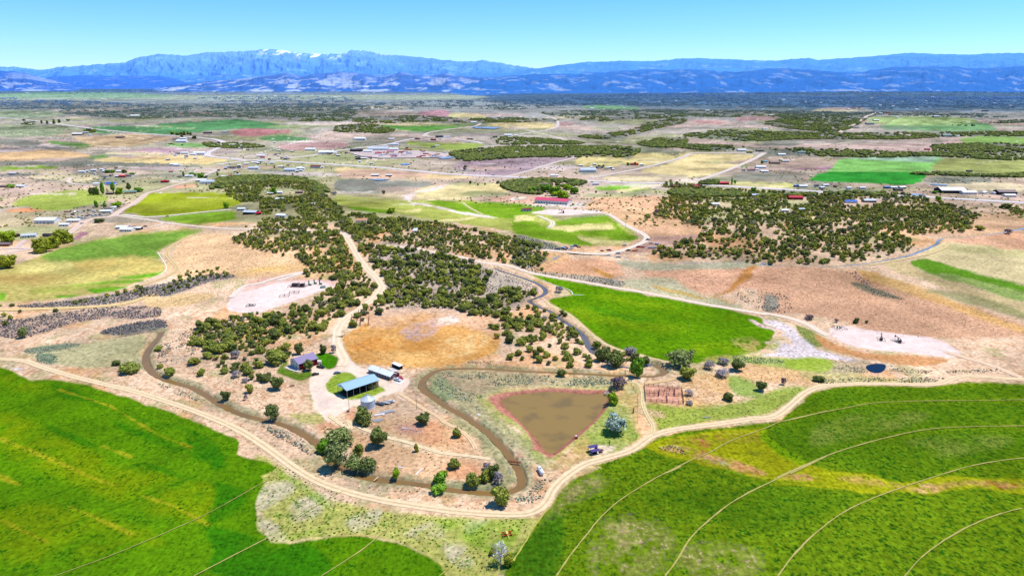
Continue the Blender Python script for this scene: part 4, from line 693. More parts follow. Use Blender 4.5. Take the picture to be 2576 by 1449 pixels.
for P, lb, cc in [(m4([(1330,122),(1480,128),(1500,140),(1380,138)]), 'pale blue pond above the wooded hill at the right', (170,185,205)), (cB([(980,572),(1100,572),(1210,578),(1150,588),(1010,582)]), 'blue grey pond below the far straw field', (140,155,180)),
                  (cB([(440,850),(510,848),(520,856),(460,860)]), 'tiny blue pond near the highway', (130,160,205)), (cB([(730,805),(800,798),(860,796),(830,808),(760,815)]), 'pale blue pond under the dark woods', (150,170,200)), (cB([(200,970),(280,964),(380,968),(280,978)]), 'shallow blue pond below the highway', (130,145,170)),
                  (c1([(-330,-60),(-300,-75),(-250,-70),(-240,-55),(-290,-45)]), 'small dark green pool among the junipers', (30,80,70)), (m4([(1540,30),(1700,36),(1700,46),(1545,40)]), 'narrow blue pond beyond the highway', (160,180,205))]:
    q = ats(P); me = bpy.data.meshes.new('pond'); V = [(p.x, p.y, float(hbase(p.x, p.y))+.1+.0008*p.y) for p in q]; me.from_pydata(V, [], [tuple(range(len(V)))[::-1]]); me.update()
    if me.polygons[0].normal.z < 0: me.flip_normals()
    tag(link('pond_water', me, water_mat('w'+lb, cc, .25)), lb, kind='structure')
# ================================================================== MOUNTAINS
def mountain(name, lab, sky_, base_y, dist, depth, cf, crock, crest, seed, rock=.45, snow=None, em=.0, x0=None, x1=None, spur=1.0, sc=1.0, soft=0.0):
    """sky_: crest line read from the map; dist: metres to the crest"""
    S = np.array(sky_, float); xs = np.arange(S[0, 0] if x0 is None else x0, (S[-1, 0] if x1 is None else x1), 1.5*sc); n = len(xs); m = int(70)
    cy = np.interp(xs, S[:, 0], S[:, 1]); cy = cy+(fbm(xs/9, xs*0+seed, seed, 4)-.5)*2.6*spur+(fbm(xs/40, xs*0+seed, seed+1, 3)-.5)*3*spur
    dx, dy, dz = ray(xs, cy); Xc = dx/dy*dist; Zc = H+dz/dy*dist
    s = np.linspace(0, 1, m)[:, None]           # 0 foot .. 1 crest
    wx = (dx/dy)[None, :]; D = dist-depth*(1-s)
    dxb, dyb, dzb = ray(xs, np.full(n, base_y)); zb = np.full((1, n), -15.0)
    u = wx*dist/ (depth*.22) ; v = D/(depth*.45)
    rid = 1-np.abs(2*fbm(u+.35*vnoise(u*2, v*2, seed+9), v*.9, seed+2, 5)-1)       # ridged spurs running down the slope
    rid2 = 1-np.abs(2*fbm(u*3.1, v*2, seed+5, 4)-1)
    prof = s**1.35
    zz = zb+(Zc[None, :]-zb)*(prof+spur*(.34*(rid-.72)+.16*(rid2-.7))*np.sin(np.pi*np.clip(s*1.0, 0, 1))**.8)
    zz = zz-(s < .001)*300.0+0*zb; zz = np.where(s > .999, Zc[None, :], zz)
    Xg = wx*D; Yg = D+0*wx
    # back side
    Xg = np.concatenate([Xg, (wx*(dist+depth*.3))]); Yg = np.concatenate([Yg, np.full((1, n), dist+depth*.3)]); zz = np.concatenate([zz, np.full((1, n), -200.)])
    V = np.stack([Xg, Yg, zz], 2).reshape(-1, 3); mm = m+1
    F_ = (np.arange(mm-1)[:, None]*n+np.arange(n-1)[None, :]).ravel(); F_ = np.stack([F_, F_+1, F_+n+1, F_+n], 1)
    hN = (zz-zb)/(Zc.max()-zb.min()+1); sl = np.gradient(zz, axis=0)
    k = np.clip((fbm(Xg/(dist*.014), zz/(dist*.006)+Yg/(dist*.05), seed+20, 4)-(1-rock))*7, 0, 1)
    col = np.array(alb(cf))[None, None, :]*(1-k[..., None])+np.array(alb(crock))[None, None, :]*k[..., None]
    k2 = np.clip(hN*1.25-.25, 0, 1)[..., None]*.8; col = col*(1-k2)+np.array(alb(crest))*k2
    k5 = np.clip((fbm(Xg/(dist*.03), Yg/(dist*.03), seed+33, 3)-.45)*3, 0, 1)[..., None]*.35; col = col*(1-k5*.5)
    if snow:
        for (a, b, lo) in snow:
            wxs = np.clip(1-np.abs((xs-(a+b)/2)/((b-a)/2)), 0, 1)[None, :]**.5
            k3 = np.clip((fbm(Xg/(dist*.006), zz/(dist*.006), seed+50, 3)-.52)*12, 0, 1)*np.clip((hN-lo)*9, 0, 1)*wxs; col = col*(1-k3[..., None])+np.array(alb((250, 250, 255), 1.25))*k3[..., None]
    me = mesh_np(name, V, F_, {'paint': ('FLOAT_COLOR', col.reshape(-1, 3))}, True)
    mt = bpy.data.materials.new(name); mt.use_nodes = True; nt = mt.node_tree; b = nt.nodes['Principled BSDF']; b.inputs['Roughness'].default_value = 1; b.inputs['Specular IOR Level'].default_value = 0
    at_ = nt.nodes.new('ShaderNodeAttribute'); at_.attribute_name = 'paint'
    tc = nt.nodes.new('ShaderNodeTexCoord'); nz = nt.nodes.new('ShaderNodeTexNoise'); nz.inputs['Scale'].default_value = 1/(dist*.004); nz.inputs['Detail'].default_value = 5; nt.links.new(tc.outputs['Object'], nz.inputs['Vector'])
    mr = nt.nodes.new('ShaderNodeMapRange'); mr.inputs[1].default_value = .3; mr.inputs[2].default_value = .7; mr.inputs[3].default_value = .88; mr.inputs[4].default_value = 1.14; nt.links.new(nz.outputs['Fac'], mr.inputs[0])
    mx = nt.nodes.new('ShaderNodeMix'); mx.data_type = 'RGBA'; mx.blend_type = 'MULTIPLY'; mx.inputs[0].default_value = 1; nt.links.new(at_.outputs['Color'], mx.inputs[6]); nt.links.new(mr.outputs[0], mx.inputs[7])
    nt.links.new(mx.outputs[2], b.inputs['Base Color'])
    b.inputs['Emission Color'].default_value = (.12, .34, .86, 1); b.inputs['Emission Strength'].default_value = em  # slopes painted haze blue, plus a blue glow for light scattered by air
    o = link(name, me, mt); tag(o, lab, kind='structure'); return o
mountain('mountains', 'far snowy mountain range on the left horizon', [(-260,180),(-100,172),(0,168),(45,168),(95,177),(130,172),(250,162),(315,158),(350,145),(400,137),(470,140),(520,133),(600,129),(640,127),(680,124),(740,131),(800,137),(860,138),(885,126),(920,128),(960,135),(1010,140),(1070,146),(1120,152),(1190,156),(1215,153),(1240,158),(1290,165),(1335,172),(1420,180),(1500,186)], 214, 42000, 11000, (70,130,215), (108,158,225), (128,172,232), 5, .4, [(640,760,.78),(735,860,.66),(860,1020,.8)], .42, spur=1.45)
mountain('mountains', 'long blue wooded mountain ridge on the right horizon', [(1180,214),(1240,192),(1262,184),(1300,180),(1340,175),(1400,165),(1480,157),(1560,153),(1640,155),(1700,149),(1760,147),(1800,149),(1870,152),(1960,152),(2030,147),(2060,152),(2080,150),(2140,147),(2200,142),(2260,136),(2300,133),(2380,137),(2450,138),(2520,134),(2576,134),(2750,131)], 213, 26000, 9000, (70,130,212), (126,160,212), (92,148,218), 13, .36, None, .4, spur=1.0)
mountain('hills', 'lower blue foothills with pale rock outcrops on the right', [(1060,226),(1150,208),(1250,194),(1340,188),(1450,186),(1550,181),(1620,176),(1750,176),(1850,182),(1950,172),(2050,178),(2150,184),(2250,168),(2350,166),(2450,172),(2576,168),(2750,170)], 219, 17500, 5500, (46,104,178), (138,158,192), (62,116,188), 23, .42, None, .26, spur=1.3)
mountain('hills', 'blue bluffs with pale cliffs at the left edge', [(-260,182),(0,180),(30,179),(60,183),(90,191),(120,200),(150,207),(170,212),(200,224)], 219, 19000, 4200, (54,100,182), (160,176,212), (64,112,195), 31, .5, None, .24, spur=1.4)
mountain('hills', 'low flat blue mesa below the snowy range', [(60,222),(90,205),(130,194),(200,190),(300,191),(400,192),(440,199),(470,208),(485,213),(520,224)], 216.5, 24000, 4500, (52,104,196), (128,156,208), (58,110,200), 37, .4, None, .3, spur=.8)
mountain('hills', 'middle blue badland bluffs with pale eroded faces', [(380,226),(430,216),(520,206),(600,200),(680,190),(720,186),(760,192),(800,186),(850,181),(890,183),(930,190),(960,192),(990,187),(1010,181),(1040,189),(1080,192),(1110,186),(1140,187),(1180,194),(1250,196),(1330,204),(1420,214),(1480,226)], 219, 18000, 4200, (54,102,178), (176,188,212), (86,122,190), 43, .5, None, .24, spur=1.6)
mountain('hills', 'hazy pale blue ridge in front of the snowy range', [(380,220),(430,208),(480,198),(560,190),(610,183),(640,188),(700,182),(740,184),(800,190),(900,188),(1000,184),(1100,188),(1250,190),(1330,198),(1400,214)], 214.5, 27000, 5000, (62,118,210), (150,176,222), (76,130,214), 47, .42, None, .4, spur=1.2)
# ================================================================== TREES
def at_np(px, py, dz=0.0):
    z = np.zeros_like(px, dtype=float)
    for _ in range(10):
        x, y = flat(px, py, z); z = hbase(x, y)+dz
    return x, y, z
def ico(sub):
    b = bmesh.new(); bmesh.ops.create_icosphere(b, subdivisions=sub, radius=1); v = np.array([q.co[:] for q in b.verts]); f = np.array([[p.index for p in q.verts] for q in b.faces]); b.free(); return v, f
ICO1, ICO2, ICO3 = ico(1), ico(2), ico(3)
def crown(seed, nlobe, nleaf, leaf, shape='round', core=ICO2, open_=0.0):
    """unit crown: width 1, height 1, standing on z=0; returns verts, tris, shade"""
    g = np.random.default_rng(seed); V = []; F_ = []; S = []; n0 = 0
    lob = []
    for i in range(nlobe):
        a = g.uniform(0, 6.283); r = math.sqrt(g.uniform(0, 1))*.34
        zz = g.uniform(.18, .72)
        if shape == 'tall': r *= .6; zz = g.uniform(.15, .82)
        if shape == 'cone': zz = g.uniform(.12, .85); r = (1-zz)*.34*g.uniform(.5, 1)
        rr = g.uniform(.16, .27)*(1-.35*max(0, zz-.4)) * (.8 if open_ else 1)
        if i == 0: r, zz, rr = 0, .42, .36
        lob.append((r*math.cos(a), r*math.sin(a), zz, rr, rr*g.uniform(.75, 1.05)))
    for (x, y, z, rr, rz) in lob:
        if core is not None:
            v, f = core; k = rr*(.86-.25*open_); w_ = v*np.array([k, k, rz*.9*(1-.3*open_)])
            w_ = w_*(1+.28*(fbm(v[:, 0]*2.3+seed+x*9, v[:, 1]*2.3+v[:, 2]*3.1+y*7, seed, 2)[:, None]-.5)*2)+np.array([x, y, z])
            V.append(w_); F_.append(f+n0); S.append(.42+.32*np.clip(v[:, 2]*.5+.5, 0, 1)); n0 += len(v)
    tot = sum(l[3]**2 for l in lob)
    for (x, y, z, rr, rz) in lob:
        m = int(nleaf*rr*rr/tot)+3; d = g.normal(size=(m, 3)); d /= np.linalg.norm(d, axis=1)[:, None]; d[:, 2] = np.where(d[:, 2] < -.45, -d[:, 2], d[:, 2])
        c = d*np.array([rr, rr, rz])*g.uniform(.82, 1.16, (m, 1))+np.array([x, y, z])
        t1 = g.normal(size=(m, 3)); nrm = d+g.normal(size=(m, 3))*.55; nrm /= np.linalg.norm(nrm, axis=1)[:, None]
        t1 -= (t1*nrm).sum(1)[:, None]*nrm; t1 /= np.linalg.norm(t1, axis=1)[:, None]; t2 = np.cross(nrm, t1); s = leaf*g.uniform(.6, 1.35, (m, 1))
        q = np.stack([c+t1*s, c-t1*s*.5+t2*s*.87, c-t1*s*.5-t2*s*.87], 1).reshape(-1, 3)
        V.append(q); F_.append(np.arange(m*3).reshape(-1, 3)+n0); n0 += m*3
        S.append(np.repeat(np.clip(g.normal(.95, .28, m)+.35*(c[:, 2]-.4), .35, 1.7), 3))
    V = np.concatenate(V); V[:, 2] = np.maximum(V[:, 2], .03); return V, np.concatenate(F_), np.concatenate(S)
def leaf_mat(name, c, c2, var=.18):
    m = bpy.data.materials.new(name); m.use_nodes = True; nt = m.node_tree; N = nt.nodes; L = nt.links; b = N['Principled BSDF']
    b.inputs['Roughness'].default_value = .8; b.inputs['Specular IOR Level'].default_value = .12
    a_ = N.new('ShaderNodeAttribute'); a_.attribute_name = 'shade'; oi = N.new('ShaderNodeObjectInfo')
    tc = N.new('ShaderNodeTexCoord'); nz = N.new('ShaderNodeTexNoise'); nz.inputs['Scale'].default_value = 4; nz.inputs['Detail'].default_value = 3; L.new(tc.outputs['Object'], nz.inputs['Vector'])
    mx = N.new('ShaderNodeMix'); mx.data_type = 'RGBA'; mx.inputs[6].default_value = (*alb(c), 1); mx.inputs[7].default_value = (*alb(c2), 1)
    ad = N.new('ShaderNodeMath'); ad.operation = 'ADD'; ad.use_clamp = True; L.new(oi.outputs['Random'], ad.inputs[0]); mm = N.new('ShaderNodeMath'); mm.operation = 'MULTIPLY_ADD'; mm.inputs[1].default_value = 2.4; mm.inputs[2].default_value = -1.45; L.new(nz.outputs['Fac'], mm.inputs[0]); L.new(mm.outputs[0], ad.inputs[1]); L.new(ad.outputs[0], mx.inputs[0])
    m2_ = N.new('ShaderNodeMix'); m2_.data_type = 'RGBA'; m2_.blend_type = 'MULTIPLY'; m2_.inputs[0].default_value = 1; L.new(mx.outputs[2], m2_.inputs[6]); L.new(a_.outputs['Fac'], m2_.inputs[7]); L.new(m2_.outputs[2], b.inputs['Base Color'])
    return m
BARK = mat('bark', (120, 100, 84), .95, var=.5, scale=3, bump=.4); PALEBARK = mat('pale_bark', (214, 206, 206), .9, var=.35, scale=2)
LM = {'juniper': leaf_mat('juniper_leaf', (150, 160, 68), (186, 186, 76)), 'dark': leaf_mat('dark_leaf', (112, 124, 64), (140, 150, 72)), 'green': leaf_mat('cottonwood_leaf', (112, 164, 40), (146, 190, 56)),
      'bright': leaf_mat('bright_leaf', (146, 186, 30), (176, 200, 50)), 'olive': leaf_mat('silver_leaf', (176, 196, 178), (206, 218, 206)), 'grey': leaf_mat('grey_twig', (168, 156, 162), (190, 180, 178)),
      'lilac': leaf_mat('bare_twig', (122, 102, 112), (150, 132, 138)), 'willow': leaf_mat('willow_leaf', (138, 152, 84), (160, 168, 104)), 'yellow': leaf_mat('yellow_leaf', (172, 176, 50), (150, 164, 56))}
def branches(seed, h, r, n, spread, thick):
    """tapered trunk with limbs in unit space"""
    g = random.Random(seed); mb = MB(); top = Vector((g.uniform(-.04, .04), g.uniform(-.04, .04), h*.45)); mb.tube((0, 0, -.05), top, thick, thick*.7, 6)
    for k in range(n):
        a = k*6.283/n+g.uniform(-.4, .4); e = Vector((math.cos(a)*spread*g.uniform(.5, 1), math.sin(a)*spread*g.uniform(.5, 1), h*g.uniform(.6, .98)))
        m_ = (top+e)*.5+Vector((g.uniform(-.06, .06), g.uniform(-.06, .06), .03)); mb.tube(top, m_, thick*.6, thick*.42, 5); mb.tube(m_, e, thick*.42, thick*.12, 5)
        for j in range(3):
            f_ = e+Vector((g.uniform(-.14, .14), g.uniform(-.14, .14), g.uniform(.0, .14))); mb.tube(m_.lerp(e, g.uniform(.3, .9)), f_, thick*.22, thick*.07, 4)
    return mb
TV = {}      # tree variants: (crown mesh, trunk mesh)
def variant(kind, i, hi=True):
    key = (kind, i)
    if key in TV: return TV[key]
    sh = {'poplar': 'tall', 'pine': 'cone'}.get(kind, 'round'); lf = {'poplar': 'green', 'pine': 'dark'}.get(kind, kind)
    op = 1.0 if kind in ('grey', 'lilac', 'willow', 'olive') else 0.0
    nl = {'juniper': 11, 'dark': 12}.get(kind, 13); V, F_, S = crown(100+i*17+hash_(kind), nl, 620 if not op else 760, .062 if not op else .05, sh, ICO2 if not op else None, op)
    if op and kind in ('willow', 'olive'):
        V2, F2, S2 = crown(300+i*17, 7, 200, .06, sh, ICO2, .9); F_ = np.concatenate([F_, F2+len(V)]); V = np.concatenate([V, V2]); S = np.concatenate([S, S2])
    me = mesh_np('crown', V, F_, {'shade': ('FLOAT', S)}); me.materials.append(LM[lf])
    tm_ = branches(i+5, .75, .3, 7 if op else 4, .36 if op else .25, .028).mesh('trunk'); tm_.materials.append(PALEBARK if kind in ('grey',) else BARK)
    TV[key] = (me, tm_); return TV[key]
def hash_(s): return sum(ord(c)*(i+3) for i, c in enumerate(s)) % 97
def tree(name, p, w_, h_, kind, label, cat, group=None, rz=None, i=None):
    i = random.randrange(5) if i is None else i; cm, tm_ = variant(kind, i)
    o = empty(name, (p[0], p[1], p[2]-.1)); o.rotation_euler.z = random.uniform(0, 6.28) if rz is None else rz; o.scale = (w_, w_, h_)
    link('crown', cm, parent=o); link('trunk', tm_, parent=o); tag(o, label, cat, group); return o
def T(px, py, wp, hp, kind, label, name=None, cat=None, group=None, i=None):
    """one tree standing at a map reading, its width and height measured in map units"""
    p = at(px, py); s = pxm(p); ang = math.atan2(H-p.z, p.y); w_ = wp/s; h_ = max(.55*w_, (hp/s-w_*.35*math.sin(ang))/math.cos(ang))
    p.y += w_*.28; p.z = float(hbase(p.x, p.y))
    nm = name or {'juniper': 'juniper_tree', 'dark': 'juniper_tree', 'green': 'cottonwood_tree', 'bright': 'leafy_tree', 'olive': 'russian_olive_tree', 'grey': 'bare_shrub', 'lilac': 'bare_tree', 'willow': 'willow_tree', 'yellow': 'willow_tree', 'poplar': 'poplar_tree', 'pine': 'pine_tree'}[kind]
    HAND.append((p.x, p.y, w_*.5)); return tree(nm, p, w_*1.08, h_*1.05, kind, label, cat or nm.split('_')[-1], group, i=i)
HAND = []
TL = [(1260,1278,48,54,'juniper','large round olive juniper between the canal end bend and the dirt track'),(1143,1182,30,32,'juniper','round juniper alone on orange soil left of the weir'),(1149,1101,22,27,'juniper','small juniper with black shadow inside the paddock track bend'),
(1065,1071,38,33,'dark','leaning dark juniper in the paddock right of the grain bin'),(948,1128,49,52,'dark','big dark juniper standing in the middle of the bare paddock'),(901,1147,28,35,'juniper','dark juniper just left of the big one in the bare paddock'),
(842,1186,66,80,'willow','wide grey green willow on the canal bank, largest of its clump'),(812,1140,34,38,'green','leafy green bush tree at the left edge of the willow clump'),(850,1128,80,48,'willow','spreading pale green willow at the back of the clump over the canal'),(888,1192,52,48,'willow','loose grey green willow at the front of the clump'),(926,1190,44,44,'willow','rightmost willow of the clump on the canal'),
(995,1206,22,29,'bright','small bright green tree on the canal bank'),(1106,1222,38,36,'green','fresh green tree behind the canal, right of the small bright one'),(1104,1244,42,24,'green','low green tree on the near side of the canal'),
(1190,1225,34,36,'juniper','juniper at the left of the mixed thicket by the canal end'),(1218,1217,26,38,'juniper','upright green juniper in the middle of the mixed thicket'),(1236,1212,36,44,'dark','dark juniper at the heart of the mixed thicket'),(1254,1222,28,38,'grey','pale grey bare bush at the right of the mixed thicket'),(1224,1184,22,24,'grey','whitish bare bush at the top of the mixed thicket'),
(694,983,36,38,'dark','solitary dark round juniper left of the gravel yard'),(751,893,23,34,'dark','upright dark juniper behind the purple roofed house'),(776,934,26,30,'dark','dark juniper in front of the red wall of the house'),(694,918,50,46,'juniper','wide juniper left of the lawn of the house'),
(839,889,15,25,'grey','thin greyish tree beside the drive above the round lawn'),(811,892,18,28,'dark','narrow juniper between the house and the drive'),(683,1062,40,52,'willow','pale yellow green willow on the canal bank below the yard'),(915,1070,50,44,'dark','large juniper in front of the grain bin'),
(1543,1019,29,35,'bright','bright yellow green tree at the corner of the pond'),(1553,1097,62,56,'olive','silvery Russian olive tree right of the pond'),(1557,981,43,36,'lilac','dark bare tree beside the power pole at the pond'),(1413,949,25,22,'dark','juniper on the canal bank above the pond'),
(1604,950,36,56,'green','tall dark green cottonwood at the canal right of the pond'),(1622,918,24,22,'dark','dark juniper behind the tall cottonwood'),(1548,926,50,46,'dark','dark grey juniper clump on the pink slope'),(1518,912,34,36,'dark','left half of the dark juniper clump on the pink slope'),(1588,894,38,26,'grey','grey lilac bare bush at the edge of the green pasture'),
(1717,927,72,54,'willow','large pale green cottonwood at the lower edge of the pasture'),(1731,957,42,38,'juniper','olive juniper below the large pale cottonwood'),(1787,931,29,26,'grey','grey bare bush right of the large pale cottonwood'),(1822,919,32,22,'grey','second grey bush behind the blue green juniper'),(1856,935,37,33,'dark','blue green juniper on the dry slope below the pasture'),(1820,951,38,19,'grey','low lilac grey bush in front of the blue green juniper'),
(1917,986,29,29,'dark','juniper alone on green grass right of the corral'),(1972,969,15,21,'lilac','thin dark snag above the perimeter track'),(1833,1010,23,23,'dark','small dark juniper with long shadow right of the corral'),(1736,1021,20,15,'grey','low grey shrub at the lower right corner of the corral'),(1734,997,23,19,'grey','pinkish grey shrub at the right side of the corral'),(2062,962,25,15,'dark','low dark bush beside the perimeter track gate'),
(1453,893,21,21,'juniper','small juniper on the pink slope, farthest left of four'),(1482,925,21,23,'juniper','round juniper on the pink slope above the canal'),(1479,908,18,18,'dark','small dark juniper behind the round one on the pink slope'),(1434,927,18,22,'juniper','juniper at the left end of the pink slope'),
(318,940,52,29,'juniper','wide spreading juniper left of the canal bend'),(290,921,19,15,'dark','small dark juniper touching the wide spreading one'),(424,947,31,23,'juniper','olive juniper on the right canal bank, low'),(403,928,17,16,'juniper','small juniper just above the low olive one on the canal bank'),(396,885,21,16,'juniper','green juniper beside the upper canal bend'),
(504,947,21,21,'juniper','round juniper alone on sandy soil right of the canal'),(564,940,21,20,'juniper','juniper at the lower left fringe of the wood'),(592,951,25,22,'grey','greyish juniper at the lower fringe of the wood'),(615,963,17,15,'grey','scruffy pale bush at the lower fringe of the wood'),(654,958,19,22,'dark','dark juniper at the lower fringe of the wood'),(567,1009,25,27,'dark','dark juniper on the near canal bank above the track'),
(627,990,20,26,'juniper','juniper on bare sand between canal and yard'),(617,1007,11,18,'grey','thin grey bush at the foot of the juniper on bare sand'),(484,919,30,24,'juniper','olive juniper on the sandy slope right of the canal'),(521,903,25,19,'juniper','juniper a little above the sandy slope'),(590,903,25,25,'grey','grey half bare juniper near the green pool'),
(55,852,26,32,'willow','shaggy grey green tree on the scrub flat at the left'),(1239,1398,17,20,'yellow','yellow green juniper left of the dead white tree'),(1279,1428,28,34,'yellow','olive yellow juniper right of the dead white tree'),
(2038,806,25,15,'lilac','low brown bush above the right-hand well pad road'),(2105,812,11,12,'lilac','spiky dead bush above the well pad'),(2154,815,13,17,'dark','small dark juniper above the right-hand well pad'),(2181,814,9,9,'dark','tiny dark juniper right of the small one above the well pad'),
(1047,1137,13,23,'yellow','thin half dead sapling in the paddock'),(1120,1194,12,13,'yellow','tiny brown bush below the lone juniper on orange soil'),
(102,637,48,42,'yellow','yellow green willow at the left end of the grove'),(127,626,36,38,'yellow','second yellow green willow of the grove'),(151,614,44,42,'yellow','largest yellow green willow, middle of the grove'),(172,610,24,26,'yellow','yellow green willow at the right end of the grove'),(13,677,38,36,'yellow','yellow green tree at the left edge of the picture'),(13,610,34,32,'bright','round bright green tree above the left edge willow'),
(247,561,21,13,'dark','dark juniper alone on the bare ground left of the crossing'),(232,492,17,22,'dark','dark round tree left of the poplar row'),(257,491,13,33,'poplar','tallest poplar of the row by the farmhouse'),(245,490,9,20,'poplar','slim poplar at the left of the tallest one'),(283,484,13,25,'poplar','poplar right of the tallest one'),(297,490,17,19,'bright','round bright tree right of the poplars'),(241,523,12,19,'poplar','poplar beside the white sheds'),(263,524,11,15,'poplar','shorter poplar beside the white sheds'),(291,523,24,16,'bright','low yellowish tree beside the dirt road'),(323,481,14,21,'pine','dark pine behind the green roofed house'),(346,484,22,14,'green','green tree right of the green roofed house'),
(567,524,16,17,'bright','bright green tree at the end of the pale lane'),(686,489,16,20,'bright','bright green tree among the hilltop houses'),(982,538,20,17,'bright','bright green twin tree at the edge of the valley meadow'),(965,490,9,12,'dark','small dark tree alone in the grass flat'),(839,492,18,13,'grey','grey bush at the tip of the wooded ridge'),
(1372,484,26,22,'green','dark green cottonwood left of the ranch house grove'),(1398,494,28,28,'green','tall green cottonwood in the ranch grove'),(1412,500,40,24,'bright','yellow green willow behind the red roofed barn'),(1445,489,22,20,'green','rounded deep green cottonwood right of the ranch grove'),(1340,486,22,18,'green','left outer cottonwood of the ranch grove'),(1425,478,26,14,'bright','pale green tree at the back of the ranch grove'),
(1896,488,14,19,'green','upright green tree behind the wooded hill'),(2361,505,15,13,'bright','pale green tree at the right end of the wooded hill'),(2355,488,14,9,'green','green bush left of the long white roofed shed'),(2469,581,25,15,'juniper','round juniper alone right of the wooded hill'),(2540,590,21,16,'lilac','reddish brown bush at the far canal'),(2533,526,25,14,'dark','dark juniper near the right edge'),(2440,577,19,13,'juniper','juniper left of the lone one by the wooded hill'),
(1407,737,22,20,'grey','grey bare bush at the ditch corner of the pasture'),(1630,549,17,14,'juniper','round juniper at the left tip of the wooded hill'),(1672,549,10,9,'juniper','small juniper near the left tip of the wooded hill'),(1651,541,14,16,'lilac','brownish tree at the left tip of the wooded hill'),(1370,805,16,13,'grey','pale bush at the top edge of the pink slope')]
for t in TL: T(*t)
for i, (px, py, wp, hp, k) in enumerate([(104,312,7,9,'pine'),(118,313,8,9,'pine'),(135,312,8,11,'pine'),(148,310,9,9,'pine'),(170,306,10,6,'dark'),(60,305,8,5,'dark'),(64,314,9,5,'dark')]): T(px, py, wp, hp, k, 'dark tree round the farmstead beside the far highway', group='trees round the far highway farmstead')
for i, (px, py, wp, hp, k) in enumerate([(433,339,9,9,'bright'),(444,341,12,8,'green'),(455,341,12,9,'dark'),(463,341,9,10,'pine'),(472,341,9,10,'pine'),(479,341,8,8,'pine'),(457,347,9,7,'dark'),(487,350,11,9,'dark'),(218,331,6,7,'pine'),(224,332,7,8,'pine'),(232,333,8,6,'dark')]): T(px, py, wp, hp, k, 'tree of the dark windbreak in the green fields below the far highway', group='windbreak trees below the far highway')
for i, (px, py, wp, hp, k) in enumerate([(268,436,16,9,'green'),(283,436,12,9,'green'),(312,436,12,10,'dark'),(330,442,14,9,'green'),(452,447,12,6,'grey'),(461,445,7,14,'poplar'),(481,444,12,11,'green'),(489,444,8,9,'bright'),(503,448,16,14,'green'),(547,443,7,11,'poplar'),(517,449,9,7,'dark'),(597,438,6,6,'pine'),(690,424,5,6,'pine'),(24,474,20,12,'green'),(310,459,8,6,'dark'),(713,425,10,7,'grey')]): T(px, py, wp, hp, k, 'tree among the scattered houses beyond the wooded ridge', group='trees among the scattered houses')
for i, (px, py, wp, hp, k) in enumerate([(1170,424,8,9,'dark'),(1169,430,10,11,'lilac'),(1222,431,5,6,'dark'),(1193,433,4,5,'dark'),(1270,424,4,6,'dark'),(1309,427,4,4,'dark'),(1286,418,3,4,'dark'),(1183,464,8,10,'dark'),(1202,467,5,6,'dark'),(1220,467,5,7,'dark'),(1252,463,11,8,'dark'),(1280,461,6,6,'dark'),(1500,486,5,7,'dark'),(1527,489,4,6,'dark'),(1580,417,8,9,'green'),(1598,416,6,10,'poplar'),(1508,423,10,9,'green'),(1518,422,7,9,'poplar'),(1765,463,5,9,'poplar'),(1787,463,5,8,'poplar'),(1797,464,5,9,'poplar'),(1808,465,6,9,'pine'),(1841,466,5,20,'poplar'),(1849,463,7,11,'green'),(1773,464,5,7,'pine'),(1918,412,8,9,'green'),(2068,474,4,8,'green'),(2086,485,3,8,'green'),(2093,487,5,8,'green'),(2110,490,4,9,'green'),(2127,491,4,9,'green'),(2101,488,9,6,'dark'),(1962,407,6,6,'green')]): T(px, py, wp, hp, k, 'small dark tree dotted along the highway plain', group='trees dotted over the highway plain')
# dead white tree
p = at(1258, 1420); s = pxm(p); o = empty('dead_tree', p); tag(o, 'dead white leafless tree between two olive junipers near the bottom edge', 'tree')
mb = branches(77, 1.0, .3, 9, .42, .03); mb.build('trunk', PALEBARK, o); V, F_, S = crown(808, 6, 240, .05, 'tall', None, 1); me = mesh_np('crown', V+np.array([0, 0, .12]), F_, {'shade': ('FLOAT', S)}); me.materials.append(leaf_mat('dead_twig', (250, 236, 226), (255, 248, 240))); link('crown', me, parent=o); o.scale = (54/s, 54/s, 66/s)
HAND.append((p.x, p.y, 5))
